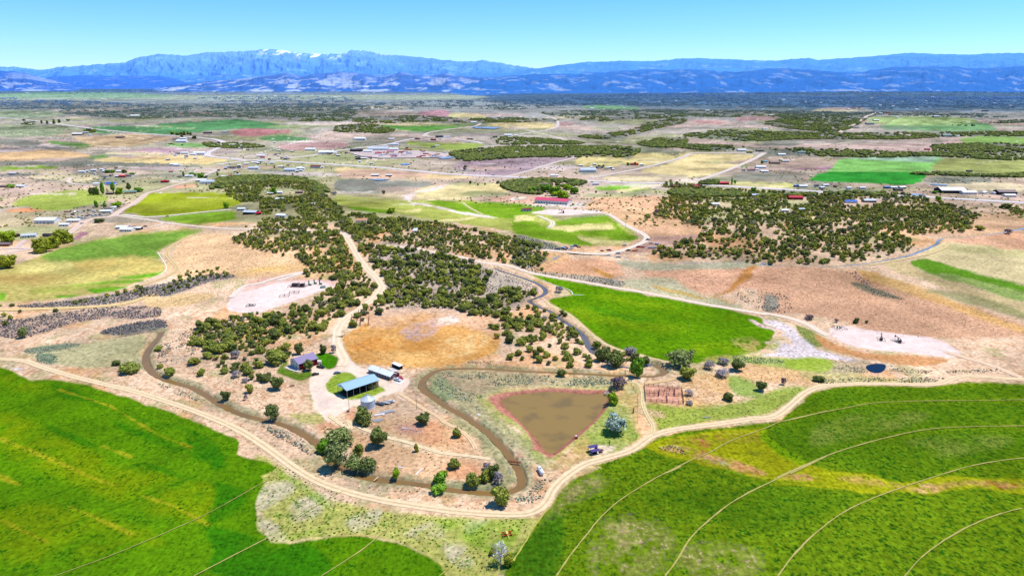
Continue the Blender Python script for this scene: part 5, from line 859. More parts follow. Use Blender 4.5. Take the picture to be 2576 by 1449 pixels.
# ---- woods: every juniper gets its own place; the largest in view are things, the rest one mass
LODV = []
for i in range(5): LODV.append(crown(900+i, 6, 90, .13, 'round', ICO1))
FARV = []
for i in range(4):
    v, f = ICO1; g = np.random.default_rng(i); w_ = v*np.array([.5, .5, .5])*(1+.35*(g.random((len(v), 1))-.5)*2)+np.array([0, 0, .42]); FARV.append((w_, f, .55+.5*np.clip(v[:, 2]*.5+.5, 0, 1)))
def merged(name, items, var, mname, lab, cat=None):
    """items: x,y,z,w,h,rot,(r,g,b) -> one mesh"""
    Vs = []; Fs = []; Cs = []; n0 = 0
    items = np.asarray(items, float); vi = rng.integers(0, len(var), len(items))
    for k, (v, f, s) in enumerate(var):
        q = items[vi == k]
        if not len(q): continue
        c, s_ = np.cos(q[:, 5]), np.sin(q[:, 5]); vx = v[None, :, 0]*c[:, None]-v[None, :, 1]*s_[:, None]; vy = v[None, :, 0]*s_[:, None]+v[None, :, 1]*c[:, None]
        P = np.stack([vx*q[:, 3:4]+q[:, 0:1], vy*q[:, 3:4]+q[:, 1:2], v[None, :, 2]*q[:, 4:5]+q[:, 2:3]], 2); m = len(q)
        Vs.append(P.reshape(-1, 3)); Fs.append((f[None]+(np.arange(m)*len(v))[:, None, None]).reshape(-1, f.shape[1])+n0); n0 += m*len(v)
        Cs.append((q[:, None, 6:9]*s[None, :, None]).reshape(-1, 3))
    me = mesh_np(name, np.concatenate(Vs), np.concatenate(Fs), {'paint': ('FLOAT_COLOR', np.concatenate(Cs))})
    if mname not in MATS:
        m = bpy.data.materials.new(mname); m.use_nodes = True; b = m.node_tree.nodes['Principled BSDF']; b.inputs['Roughness'].default_value = .9; b.inputs['Specular IOR Level'].default_value = .05
        a_ = m.node_tree.nodes.new('ShaderNodeAttribute'); a_.attribute_name = 'paint'; nz = m.node_tree.nodes.new('ShaderNodeTexNoise'); nz.inputs['Scale'].default_value = .9; tc = m.node_tree.nodes.new('ShaderNodeTexCoord'); m.node_tree.links.new(tc.outputs['Object'], nz.inputs['Vector'])
        mr = m.node_tree.nodes.new('ShaderNodeMapRange'); mr.inputs[1].default_value = .3; mr.inputs[2].default_value = .7; mr.inputs[3].default_value = .75; mr.inputs[4].default_value = 1.25; m.node_tree.links.new(nz.outputs['Fac'], mr.inputs[0])
        mx = m.node_tree.nodes.new('ShaderNodeMix'); mx.data_type = 'RGBA'; mx.blend_type = 'MULTIPLY'; mx.inputs[0].default_value = 1; m.node_tree.links.new(a_.outputs['Color'], mx.inputs[6]); m.node_tree.links.new(mr.outputs[0], mx.inputs[7]); m.node_tree.links.new(mx.outputs[2], b.inputs['Base Color']); MATS[mname] = m
    o = link(name, me, MATS[mname]); tag(o, lab, cat or name.replace('_', ' '), kind='stuff'); return o
def scatter(P, spacing, keep, clump=30, thr=.0, margin=3.0, sm=True):
    """world-uniform darts inside a polygon of map readings"""
    P = sm2(P) if sm else P; W = np.array([(p.x, p.y) for p in ats(P)]); lo, hi = W.min(0), W.max(0)
    n = int((hi[0]-lo[0])*(hi[1]-lo[1])/(spacing**2)*keep*1.4); x = rng.uniform(lo[0], hi[0], n); y = rng.uniform(lo[1], hi[1], n)
    m = sdf(x, y, W, 1) < 0; x, y = x[m], y[m]
    if thr > 0: m = fbm(x/clump, y/clump, 131, 3) > thr+rng.uniform(-.08, .08, len(x)); x, y = x[m], y[m]
    for k, L_, w_, *_ in ALLROADS:
        if len(x): m = dline(x, y, L_, 12) > w_*.5+margin*(.25 if k in ('cross_road', 'county_road') else .8); x, y = x[m], y[m]
    for L_, w_ in CAN:
        if len(x): m = dline(x, y, L_, 12) > w_*.5+2.4; x, y = x[m], y[m]
    for q in CLEAR:
        if len(x): m = sdf(x, y, q, 6) > 2; x, y = x[m], y[m]
    cell = {}; out = []
    for a, b in zip(x, y):
        c = (int(a//spacing), int(b//spacing)); ok = True
        for i in (-1, 0, 1):
            for j in (-1, 0, 1):
                for (u, v) in cell.get((c[0]+i, c[1]+j), ()):
                    if (u-a)**2+(v-b)**2 < (spacing*.72)**2: ok = False
        if ok: cell.setdefault(c, []).append((a, b)); out.append((a, b))
    return np.array(out)
CLEAR = [[(p.x, p.y) for p in ats(q)] for q in ([(1345,1165),(1375,1165),(1375,1200),(1345,1200)], yard, lawn_left, lawn_right, pond_out, PAD_L, [(870,850),(905,815),(950,795),(1000,780),(1080,775),(1150,782),(1210,805),(1240,850),(1240,880),(1150,918),(1000,915),(880,890)],
   m2([(0,140),(60,60),(300,70),(420,100),(400,140),(250,150),(120,170)]), m2([(130,290),(280,290),(280,360),(120,350)]), m2([(230,250),(300,220),(330,280),(400,350),(330,350)]), m2([(880,350),(1020,350),(1010,410),(870,420)]),
   m4([(200,195),(380,160),(370,230),(220,235)]), m4([(740,190),(1080,170),(1060,215),(980,260),(880,240),(750,240)]), m3([(1830,200),(2000,200),(2000,260),(1830,250)]), m4([(130,260),(240,260),(230,310),(130,310)]), m1([(2150,200),(2415,200),(2415,340),(2200,330)]))]
W = []
def addwood(P, sp_, keep, thr, tagn, wmin=3.6, wmax=7.2, clump=28):
    for (x, y) in scatter(P, sp_, keep, clump, thr): W.append((x, y, wmin+(wmax-wmin)*random.random()**1.5, tagn))
addwood([(590,602),(650,566),(655,530),(570,492),(600,462),(700,452),(785,458),(825,500),(868,540),(872,590),(900,652),(850,662),(760,655),(700,642),(600,616)], 5.6, 3, .42, 'hill', 3, 7.6, 18)
addwood([(868,545),(960,548),(1080,562),(1200,582),(1310,604),(1372,622),(1372,652),(1322,668),(1200,650),(1060,622),(950,606),(900,606),(880,590)], 5.4, 3, .38, 'hill', 3, 7.6, 18)
addwood([(910,620),(1060,630),(1100,640),(1180,662),(1240,690),(1200,700),(1300,730),(1350,745),(1300,768),(1250,800),(1180,790),(1100,776),(980,776),(945,800),(915,775),(970,735),(968,700),(930,672)], 5.0, 3, .40, 'behind', 2.8, 8.2, clump=16)
addwood([(832,672),(892,668),(935,700),(945,726),(905,768),(860,800),(832,815),(795,850),(740,845),(720,880),(660,872),(600,880),(550,890),(480,870),(482,835),(550,812),(650,790),(705,782),(785,752),(832,738),(838,712),(765,692)], 5.4, 3, .43, 'left', 2.8, 8.2, clump=16)
addwood([(510,880),(660,872),(725,890),(705,945),(640,965),(560,935)], 8, 3, .45, 'left', clump=14)
addwood([(1180,790),(1250,800),(1300,778),(1400,778),(1440,820),(1500,868),(1560,890),(1600,905),(1540,918),(1480,880),(1400,850),(1330,860),(1230,830)], 5.8, 3, .46, 'right', clump=14)
addwood([(1250,840),(1330,820),(1420,850),(1500,890),(1420,925),(1300,905),(1240,900)], 10, 3, .5, 'right', clump=12)
addwood([(800,560),(870,540),(950,548),(930,600),(900,612),(870,592),(860,650),(800,650)], 5.6, 3, .38, 'hill', 3, 7, 18)
addwood([(755,650),(850,655),(870,670),(800,690)], 5.5, 2, .4, 'hill')
addwood(m1([(1050,1050),(1250,1000),(1500,965),(1700,865),(1900,815),(2100,842),(2120,890),(1900,940),(1600,1050),(1450,1040),(1300,1085),(700,1150),(500,1170)]), 7.5, 3, .47, 'ridge', 3, 5.6, 14)
addwood(m1([(0,1150),(200,1140),(180,1200),(500,1180),(500,1240),(250,1340),(0,1330)]), 14, 3, .45, 'ridge', 3.4, 5.5, 14)
addwood([(890,790),(960,790),(990,800),(960,845),(880,860),(870,850)], 8, 3, .4, 'behind')
HILL_R = [(1640,540),(1665,508),(1700,492),(1760,488),(1810,476),(1900,482),(2100,495),(2200,488),(2330,502),(2400,522),(2450,538),(2465,546),(2430,570),(2330,590),(2290,600),(2300,622),(2260,650),(2200,658),(2000,668),(1900,662),(1760,652),(1650,650),(1640,635),(1720,606),(1775,588),(1740,565),(1690,555)]
addwood(HILL_R, 7.4, 3, .42, 'hill_r', 3.4, 9, 22)
addwood([(1850,560),(2000,540),(2250,560),(2300,610),(2200,650),(1950,640)], 9.5, 3, .46, 'hill_r', 4.5, 8, 30)
addwood(m4([(1100,250),(1500,280),(1900,330),(1900,470),(1500,490),(1330,430)]), 12, 3, .4, 'hill_r', 4.5, 8)
addwood(m4([(2290,265),(2500,260),(2500,330),(2300,310)]), 9, 3, .3, 'hill_r', 5, 8)
addwood(m3([(200,600),(280,640),(200,660),(60,660),(60,620)]), 8, 3, .4, 'hill', 4, 7); addwood(m3([(-20,640),(160,660),(230,800),(230,850),(100,830),(-20,760)]), 9, 3, .42, 'hill', 4, 7)
addwood(m3([(1380,20),(1500,20),(1750,60),(1700,90),(1400,70)]), 9, 3, .3, 'hill_r', 5, 8)
W = [t for t in W if all((t[0]-a)**2+(t[1]-b)**2 > (r_+t[2]*.35)**2 for a, b, r_ in HAND)]
W.sort(key=lambda t: -t[2]/math.hypot(t[0], t[1]))
print('junipers', len(W))
LAB = {'hill': ('olive green juniper of the wood on the hill beyond the drive', 'junipers of the wood on the hill beyond the drive'), 'behind': ('olive green juniper of the wood right of the pale drive', 'junipers of the wood right of the drive'),
       'left': ('olive green juniper of the wood left of the pale drive', 'junipers of the wood left of the drive'), 'right': ('olive green juniper of the scattered wood above the canal right of the dry field', 'junipers above the canal right of the dry field'),
       'ridge': ('dark juniper of the scrubby ridge at the left below the meadow', 'junipers of the scrubby left ridge'), 'hill_r': ('juniper of the wooded hill at the right', 'junipers of the wooded hill at the right')}
NIND = 225
for (x, y, w_, tg) in W[:NIND]:
    kd = 'dark' if random.random() < .28 else 'juniper'
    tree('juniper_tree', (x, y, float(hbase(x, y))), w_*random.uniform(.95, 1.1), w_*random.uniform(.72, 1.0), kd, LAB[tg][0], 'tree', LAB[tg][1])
jc = [np.array(alb(c)) for c in ((164,170,76), (136,146,70), (188,186,80), (126,134,76), (164,158,116))]
A = np.array([(x, y, 0, w_, w_*random.uniform(.72, 1.02), random.uniform(0, 6.28), *(random.choices(jc, (5, 4, 3, 3, 1))[0]*random.uniform(.8, 1.15))) for x, y, w_, tg in W[NIND:]]); A[:, 2] = hbase(A[:, 0], A[:, 1])-.1
merged('juniper_woodland', A, LODV, 'woodland_leaf', 'mass of olive green junipers covering the hills in the middle distance', 'woodland')
# far woods: low crowns read from the map bands
far_items = []
def farwood(P, per, amp, tone):
    P = np.array(sm2(P)); per = .75; lo, hi = P.min(0), P.max(0); n = int((hi[0]-lo[0])*(hi[1]-lo[1])*per); px = rng.uniform(lo[0], hi[0], n); py = rng.uniform(lo[1], hi[1], n)
    m = sdf(px, py, P, 1) < -.3; px, py = px[m], py[m]; x, y, z = at_np(px, py)
    m = fbm(x/90, y/170, 7, 3)*.8+fbm(px/9, py/3.2, 17, 2)*.7 > amp; x, y, z, py = x[m], y[m], z[m], py[m]
    d = np.hypot(x, y); w_ = np.maximum(rng.uniform(4.5, 9, len(x)), d*.0008*rng.uniform(.8, 1.8, len(x)))
    haze = np.clip((d-3500)/6500, 0, 1)[:, None]; base_ = np.array([jc[i] for i in rng.integers(0, 4, len(x))])*.62*np.array([.85, .95, 1.15])*rng.uniform(.7, 1.25, (len(x), 1)); haze_col = np.array(alb((118, 164, 226)))  # crown colour fades to a painted haze blue with distance
    c = base_*(1-haze)+haze_col*haze; h_ = np.clip(w_*rng.uniform(.5, .8, len(x)), 3.5, 11)
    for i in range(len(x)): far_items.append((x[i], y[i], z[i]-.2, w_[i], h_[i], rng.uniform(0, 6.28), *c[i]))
for P, a_ in WOOD['far']: farwood(P, .34, .84-.12*a_, 0)
for P, a_ in [(cC([(1700,925),(1950,915),(2300,935),(2576,920),(2600,950),(2300,948),(1980,938)]), .9), (cB([(1200,1010),(1300,975),(1500,962),(1830,978),(1800,1010),(1600,1040),(1500,1080),(1300,1060)]), .8), (cB([(880,780),(1300,770),(1800,770),(1900,800),(1400,800),(950,830)]), .5),
              (cA([(1650,960),(2000,940),(2300,960),(2480,1050),(2400,1092),(2300,1000),(2000,985),(1800,1010),(1600,1050)]), .9), (cA([(1200,690),(1800,690),(2000,720),(1700,730)]), .3), (cC([(2040,540),(2200,540),(2230,565),(2040,560)]), .8), (cC([(2330,530),(2576,515),(2576,535),(2340,548)]), .8), (cC([(140,985),(260,975),(270,1005),(150,1005)]), .7), (cC([(0,1040),(700,1085),(1300,1060),(1700,1085),(1000,1093),(0,1093)]), .8),
              (cA([(170,540),(260,530),(260,555),(170,552)]), .7), (cA([(450,290),(1300,285),(1700,275),(2576,270),(2576,300),(1700,300),(1300,310),(450,310)]), .5), (cA([(0,350),(120,350),(120,365),(0,362)]), .6), (cA([(640,590),(720,590),(720,612),(640,612)]), .8)]: farwood(P, .34, .80-.12*a_, 0)
# loose specks of bushes over the whole middle plain
n = 9000; px = rng.uniform(-60, 2640, n); py = 232+ (rng.random(n)**.8)*340; x, y, z = at_np(px, py); m = (fbm(x/200, y/300, 19, 3) > .40)
for nm, P in [('f', m3([(850,300),(1000,500),(560,620),(-200,560),(-1500,300),(-1200,150)])), ('g', HILL_R)]:
    m &= ~(sdf(px, py, P, 1) < 0)
for P in [m1([(1150,292),(1250,215),(1400,112),(1950,105),(2250,122),(2300,182),(2130,262),(1700,312),(1350,330)]), m1([(1480,345),(2130,280),(2180,358),(1800,402)]), m1([(100,210),(400,110),(850,90),(1000,180),(850,225),(500,278),(250,240)])]: m &= ~(sdf(px, py, P, 1) < 0)
for P, *_ in GREENS+STRAW: m &= ~(sdf(px, py, sm2(P), 1) < 0)
for k_, L_, w_, *_ in ALLROADS: m &= dline(x, y, L_, 20) > w_*.5+3
x, y, z = x[m], y[m], z[m]; d = np.hypot(x, y)
for i in range(len(x)):
    haze = min(1, max(0, (d[i]-3500)/6500)); c = jc[rng.integers(0, 5)]*.9*(1-haze)+np.array(alb((118, 160, 214)))*haze; w_ = max(rng.uniform(1.5, 4.2), d[i]*.0006*rng.uniform(.8, 1.6)); far_items.append((x[i], y[i], z[i]-.1, w_, min(w_*.6, 7), 0, *c))  # far bushes get the distance haze mixed into their colour
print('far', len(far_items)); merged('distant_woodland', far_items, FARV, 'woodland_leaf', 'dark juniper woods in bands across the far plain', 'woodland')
# ---- sagebrush and low scrub
sg = []
sv = []
for i in range(3): sv.append(crown(500+i, 3, 26, .2, 'round', ICO1))
def sage(P, sp_, keep, thr, cols, w0=.7, w1=1.7, clump=9, hh=.55):
    for (x, y) in scatter(P, sp_, keep, clump, thr, margin=.5):
        w_ = random.uniform(w0, w1); c = np.array(alb(random.choice(cols)))*random.uniform(.8, 1.15); sg.append((x, y, float(0), w_, w_*hh*random.uniform(.8, 1.3), random.uniform(0, 6.28), *c))
G1 = ((160,164,152), (138,142,134), (176,182,166), (136,130,132)); G2 = ((158,178,150), (142,164,132), (182,192,170), (166,174,146)); G3 = ((154,140,148), (168,154,160), (128,120,126))
sage([(960,612),(1100,642),(1240,682),(1350,722),(1340,750),(1260,790),(1170,785),(1080,775),(990,775),(965,740),(978,700),(940,660)], 2.6, 2.2, .46, G1, .7, 1.6)
sage(m2([(1250,620),(1500,640),(1850,700),(2100,790),(2300,870),(2400,960),(2380,1060),(2000,1000),(1600,850),(1300,760)]), 2.8, 2, .46, G1, .7, 1.6)
sage(m1([(150,1290),(900,1190),(1450,1180),(1450,1270),(900,1290),(600,1350),(300,1449),(0,1449),(0,1290)]), 2.0, 2.6, .38, G3+G3+G1, .9, 2.1)
sage(m1([(950,1400),(1450,1290),(1560,1350),(1450,1400),(1100,1449)]), 1.7, 2.4, .3, G1+G3, 1.0, 2.1)
sage(m1([(1050,1060),(1500,965),(2000,872),(2200,892),(1900,960),(1600,1060),(1350,1085),(900,1160),(300,1180),(200,1160),(700,1110)]), 2.3, 2.6, .35, G3+G1, 1.0, 2.4)
sage(m3([(-20,510),(300,585),(430,650),(230,640),(0,640)]), 2.6, 2, .3, G1, 1, 2.2); sage(m3([(-20,690),(220,700),(200,840),(100,840),(-20,780)]), 2.6, 2, .4, G1, 1, 2.2)
sage(m3([(200,850),(700,890),(1000,950),(900,980),(500,910),(200,870)]), 3, 2, .42, G1, 1, 2.2); sage(m3([(2050,1050),(2350,1040),(2500,1080),(2560,1180),(2450,1230),(2200,1170)]), 2.8, 2, .5, G1, .8, 1.9)
sage(m4([(790,960),(900,960),(1200,1070),(1280,1105),(1100,1080),(900,1020)]), 3, 2, .4, G1, 1, 2); sage(m4([(750,850),(850,850),(1000,960),(900,950)]), 3, 2, .4, G3, 1, 2)
for P, t_, cs in [(c4([(150,210),(300,182),(430,180),(400,205),(170,238)]), .3, G2), (c4([(200,240),(300,245),(300,290),(210,280)]), .3, G2), (c4([(840,180),(930,160),(900,260),(840,250)]), .4, G1), (c4([(860,400),(1000,420),(1120,470),(1100,500),(920,440)]), .35, G2), (c4([(1460,620),(1580,660),(1695,740),(1695,790),(1580,720),(1470,660)]), .3, G1+G2),
    (c3([(60,100),(200,120),(360,200),(440,290),(380,300),(200,220),(60,130)]), .3, G1+G2), (c3([(1850,120),(2000,250),(2200,460),(2420,500),(2380,680),(2220,720),(2100,690),(2250,640),(2280,560),(2180,420),(2050,300)]), .38, G2), (c2([(380,190),(500,90),(700,90),(1300,100),(1800,130),(2080,150),(2050,240),(1400,210),(1100,240),(850,340),(1000,500),(900,480),(650,350),(480,310)]), .56, G2), (c2([(860,480),(1100,680),(1300,880),(1400,960),(1480,1050),(1420,1190),(1340,1250),(1330,1100),(1250,950),(1080,760)]), .5, G2),
    (c2([(700,0),(1000,0),(1090,50),(700,50)]), .35, G2), (c1([(1400,1180),(1600,1160),(1700,1210),(1500,1240)]), .5, G1), (c2([(380,370),(480,380),(600,470),(500,470)]), .3, G2), (c3([(1150,600),(1330,600),(1330,650),(1180,640)]), .35, G2), (c5([(40,380),(500,400),(560,440),(40,440)]), .45, G2), (c3([(2100,660),(2280,700),(2250,740),(2100,720)]), .3, G2), (rb([(330,375),(900,365),(1000,385),(700,396),(340,400)]), .3, G2), (rb([(440,300),(560,330),(540,345),(420,320)]), .35, G2), (rb([(650,300),(900,330),(1250,320),(1250,335),(900,345),(660,325)]), .35, G2), (c5([(1550,180),(1900,210),(2000,250),(1600,240)]), .35, G2), (c4([(1480,60),(1560,70),(1300,160),(900,290),(880,240),(1000,120),(1150,80)]), .52, G1)]: sage(P, 1.5, 2.4, t_+.04, cs, .5, 1.4)
sage(c3([(1810,620),(1980,600),(2000,650),(1830,640)]), 1.0, 3, .05, ((188,172,192), (172,158,178)), 1.2, 2.0); sage(c3([(1990,310),(2060,350),(2140,520),(2120,590),(2090,500),(2050,400)]), 1.2, 3, .1, ((182,166,180), (168,154,164)), 1.0, 1.8)
sage(c5([(800,1040),(960,1020),(1110,1080),(1240,1100),(1180,1120),(960,1070)]), 1.6, 2, .4, ((196,180,140), (170,140,100)), .7, 1.5)
sage(c3([(100,420),(500,540),(900,780),(1300,840),(1900,880),(2250,900),(2050,1250),(1650,1300),(1400,1160),(970,1000),(500,1020),(120,1060),(30,980),(100,700)]), 2.3, 2.2, .44, ((76,118,26), (92,134,30), (66,104,30)), .5, 1.1, 12, .4)
for P in [c4([(760,560),(1100,660),(1280,780),(1100,640)])]: sage(P, 3, 1, .4, ((60,120,20),), .5, 1, 9, .4)
GT = ((150,140,84), (166,150,92), (120,118,76), (140,104,70))
for P, t_ in [(c3([(-300,-100),(500,60),(750,60),(1300,30),(1700,100),(1830,300),(1850,480),(1500,560),(1000,520),(900,400),(600,330),(480,220),(200,80)]), .42), ([(480,800),(820,880),(700,960),(640,1050),(420,930)], .4), (m3([(1200,830),(2200,790),(2415,900),(2300,1180),(1500,960)]), .5), (m4([(-10,800),(600,820),(1200,1000),(2000,1200),(2415,1350),(2415,1449),(1200,1449),(300,1240)]), .5), (m1([(1500,700),(2400,600),(2600,800),(2300,1000),(1500,1200),(1400,1100),(1650,850)]), .5), ([(30,915),(340,1000),(560,1075),(760,1200),(1000,1275),(1300,1300),(1260,1250),(850,1200),(650,1090),(450,1000),(200,940)], .4), (c5([(1060,400),(1200,340),(1900,330),(2415,400),(2300,520),(1850,730),(1100,830),(830,880),(720,700),(1080,650)]), .42)]: sage(P, 3.2, 1.2, t_, GT, .35, .95, 7, .5)
A = np.array(sg); A[:, 2] = hbase(A[:, 0], A[:, 1])-.05; print('sage', len(A))
merged('sagebrush', A, sv, 'sage_leaf', 'low grey green sagebrush scattered over dry ground and ditch banks', 'sagebrush')
# ================================================================== BUILDINGS AND THINGS
MM = {}
def M(nm, c, **k):
    if nm not in MM: MM[nm] = mat(nm, c, **k)
    return MM[nm]
SIDING = M('cream_siding', (255, 248, 240), var=.1); GLASS = M('window_glass', (60, 70, 84), rough=.15, spec=.6); TRIM = M('dark_trim', (52, 46, 52)); RED = M('red_siding', (150, 22, 34), var=.35, scale=2)
WHITE = M('white_paint', (255, 253, 253), var=.06); STEEL = M('galvanised_steel', (176, 186, 198), rough=.4, metal=.25, var=.15, scale=1); DARK = M('black_paint', (24, 24, 28)); WOOD_ = M('weathered_wood', (150, 132, 120), var=.4, scale=3); TYRE = M('rubber', (34, 32, 32)); HAY = M('hay', (216, 180, 110), var=.3, scale=3); CONC = M('concrete', (226, 216, 212), var=.08); RUST = M('rust_red_pipe', (134, 44, 46), var=.3); CHROME = M('grey_metal', (150, 152, 158), rough=.4)
def frame_from(B, Cc, A):
    b = at(*B); c = at(*Cc); a = at(*A); u = (c-b).xy.normalized(); L_ = (c-b).xy.length; n = Vector((-u.y, u.x)); wv = (a-b).xy.dot(n)
    return b, u, n*(1 if wv > 0 else -1), L_, abs(wv)
class Bld:
    """gable building with corner b, long side along u, width along n; local x,y metres"""
    def __init__(s, name, b, u, n, L_, w_, label, cat, group=None):
        s.L, s.w = L_, w_; s.hand = 1 if u.x*n.y-u.y*n.x > 0 else -1
        s.root = empty(name, (b.x, b.y, b.z-.02), math.atan2(u.y, u.x)); tag(s.root, label, cat, group)
    def P(s, x, y, z): return (x, y*s.hand, z)
    def poly(s, name, faces, m, parent=None, th=.0):
        mb = MB()
        for f in faces:
            v = [s.P(*p) for p in f]; mb.add(v, [tuple(range(len(v)))])
        o = mb.build(name, m, parent or s.root); return o
    def box(s, name, x0, x1, y0, y1, z0, z1, m, parent=None):
        mb = MB(); mb.box(s.P((x0+x1)/2, (y0+y1)/2, (z0+z1)/2), (x1-x0, y1-y0, z1-z0)); return mb.build(name, m, parent or s.root)
    def walls(s, e, r, m, lo=-.6):
        L_, w_ = s.L, s.w; mb = MB(); pr = [s.P(0, 0, lo), s.P(0, w_, lo), s.P(0, w_, e), s.P(0, w_/2, r), s.P(0, 0, e)]; q = [(L_, p[1], p[2]) for p in pr]
        n = 5; mb.add(pr+q, [(k, (k+1) % n, n+(k+1) % n, n+k) for k in range(n)]+[tuple(range(n))[::-1], tuple(range(n, 2*n))]); return mb.build('wall', m, s.root)
    def roof(s, e, r, m, over=.5, th=.16, x0=None, x1=None):
        w_ = s.w; x0 = -over if x0 is None else x0; x1 = s.L+over if x1 is None else x1; k = (r-e)/(w_/2); mb = MB()
        pr = [(-over, e-over*k+.04), (w_/2, r+.04), (w_+over, e-over*k+.04), (w_+over, e-over*k+.04+th), (w_/2, r+.04+th), (-over, e-over*k+.04+th)]
        v = [s.P(x0, y, z) for y, z in pr]+[s.P(x1, y, z) for y, z in pr]; n = 6; mb.add(v, [(k_, (k_+1) % n, n+(k_+1) % n, n+k_) for k_ in range(n)]+[(5, 4, 1, 0), (4, 3, 2, 1), (6, 7, 10, 11), (7, 8, 9, 10)]); return mb.build('roof', m, s.root)
# ---- house with the purple roof
b, u, n, L_, w_ = frame_from(*c1([(570, 475), (805, 400), (430, 432)]))
L_ *= 1.08; w_ *= 1.2
h = Bld('farmhouse', b, u, n, L_, w_, 'two-storey farmhouse with purple metal roof, cream gable and red front wall', 'house'); h.walls(4.6, 7.0, SIDING); rf = h.roof(4.6, 7.0, M('purple_roof', (166, 148, 190), rough=.5, var=.08, stripes=('X', .6, .18)), .7, .2)
h.box('red_front', .0, h.L, -.06, -.003, -.5, 4.3, RED); 
for i in range(4): h.box('post', .3+i*(h.L-.6)/3-.09, .3+i*(h.L-.6)/3+.09, -.62, -.44, -.4, 4.3, TRIM)
h.box('balcony', 0, h.L, -.75, -.07, 2.1, 2.3, RED)
for x in (2, 5, 8): 
    if x < h.L-1: f_ = h.box('window', x, x+1.1, -.1, -.061, 2.7, 3.8, TRIM); h.box('pane', x+.12, x+.98, -.125, -.1005, 2.8, 3.7, GLASS, f_)
for y, z in ((h.w*.25, 3.0), (h.w*.72, 3.3), (h.w*.3, .9), (h.w*.7, .9)): f_ = h.box('window', -.06, -.003, y-.5, y+.5, z, z+1.0, TRIM); h.box('pane', -.09, -.061, y-.38, y+.38, z+.12, z+.88, GLASS, f_)
h.box('chimney', h.L*.55, h.L*.55+.5, h.w*.62, h.w*.62+.5, 5.8, 7.3, CHROME)
o = pool('patio', c1([(358, 437), (425, 400), (520, 430), (572, 480), (545, 502), (430, 468)]), .35, CONC, 'pale patio at the gable of the farmhouse')
p = at(*c1([(842, 385)])[0]); e = empty('utility_trailer', p, .1); tag(e, 'small white box trailer parked beside the farmhouse', 'trailer'); MB().box((0, 0, 1.3), (3.4, 2, 1.7)).build('box_body', WHITE, e); MB().bar((1.7, 0, .5), (2.7, 0, .5), .12).build('drawbar', DARK, e)
for sy in (-1, 1): MB().tube((0, sy*1.0, .35), (0, sy*1.15, .35), .35, n=12).build('wheel', TYRE, e)
# ---- open hay shed
b, u, n, L_, w_ = frame_from(*c1([(1242, 866), (1682, 716), (1076, 800)]))
h = Bld('hay_shed', b, u, n, L_, w_, 'open-sided hay shed with pale blue metal roof on dark posts', 'shed'); EH, RH = 5.2, 7.1
h.roof(EH, RH, M('blue_roof', (176, 214, 236), rough=.45, var=.06, stripes=('X', .9, .12)), .6, .15)
nb = 5
for i in range(nb+1):
    for y in (.1, h.w-.1): h.box('post', h.L*i/nb-.12+(.12 if i == 0 else -.12 if i == nb else 0), h.L*i/nb+.12+(.12 if i == 0 else -.12 if i == nb else 0), y-.12, y+.12, -.3, EH-.15, CHROME)
    h.poly('truss', [[(h.L*i/nb, .1, EH-.35), (h.L*i/nb, h.w/2, RH-.25), (h.L*i/nb, h.w-.1, EH-.35), (h.L*i/nb, h.w-.1, EH-.1), (h.L*i/nb, h.w/2, RH-.0), (h.L*i/nb, .1, EH-.1)]], DARK)
h.box('back_wall', h.L*.14, h.L, h.w-.06, h.w-.0, -.3, EH-.3, DARK); h.box('end_wall', h.L-.05, h.L, h.w*.1, h.w-.1, -.3, EH-.2, DARK)  # walls coloured black for the shade inside the shed
h.box('kerb', -.2, .1, -.1, h.w+.1, -.3, .25, WOOD_); h.box('earth_floor', .3, h.L-.3, .3, h.w-.3, -.1, .12, M('shaded_earth', (70, 58, 50)))  # floor earth painted dark to give the shade under the roof
h.poly('gable_panel', [[(-.02, 0, EH-.1), (-.02, h.w/2, RH), (-.02, h.w, EH-.1), (-.02, h.w, EH-.5), (-.02, 0, EH-.5)]], M('blue_roof', (176, 214, 236)))
base_ = h.root
for k, (x0, x1, y0, y1, z1) in enumerate([(h.L-3.4, h.L-1.9, .3, 3.8, 2.3), (h.L-1.8, h.L-.35, .2, 4.2, 4.0), (h.L-5.2, h.L-3.5, .9, 4, 1.3), (h.L-3.4, h.L-.4, 4.4, h.w-.6, 4.2)]):
    r_ = empty('hay_stack', h.root.matrix_basis@Vector(h.P((x0+x1)/2, (y0+y1)/2, 0)), h.root.rotation_euler.z); tag(r_, ['middle stack of tan bales in the right bay of the hay shed', 'tallest front stack of bales at the right end of the hay shed', 'lowest bale stack in the hay shed', 'back stack of bales in the hay shed'][k], 'hay bales')
    z = .12
    while z < z1: MB().box((0, 0, z+.3), (x1-x0, y1-y0, .57)).build('bale_layer', HAY, r_); z += .6
# ---- long grey barn
b, u, n, L_, w_ = frame_from(*c1([(1845, 616), (1538, 508), (1968, 588)]))
h = Bld('long_barn', b, u, n, L_, w_, 'long low barn with silver metal roof and grey board walls', 'barn'); h.walls(2.7, 4.1, M('grey_boards', (176, 172, 176), var=.25, stripes=('X', .5, .35))); h.roof(2.7, 4.1, M('silver_roof', (.86, .9, .94), raw=True, c2=(.72, .78, .84), rough=.45, var=.12, scale=.4, stripes=('X', 1.1, .1)), .5, .14)
h.poly('gable_boards', [[(-.03, .15, -.1), (-.03, h.w-.15, -.1), (-.03, h.w-.15, 2.6), (-.03, h.w/2, 3.95), (-.03, .15, 2.6)]], M('brown_boards', (150, 118, 108), var=.3, stripes=('Y', .3, .4))); h.box('door', -.1, -.04, h.w*.35, h.w*.75, 0, 2.7, M('grey_door', (176, 160, 160)))
for i in range(7): f_ = h.box('window', 1.5+i*(h.L-3)/7, 2.6+i*(h.L-3)/7, -.06, -.003, .9, 1.9, TRIM)
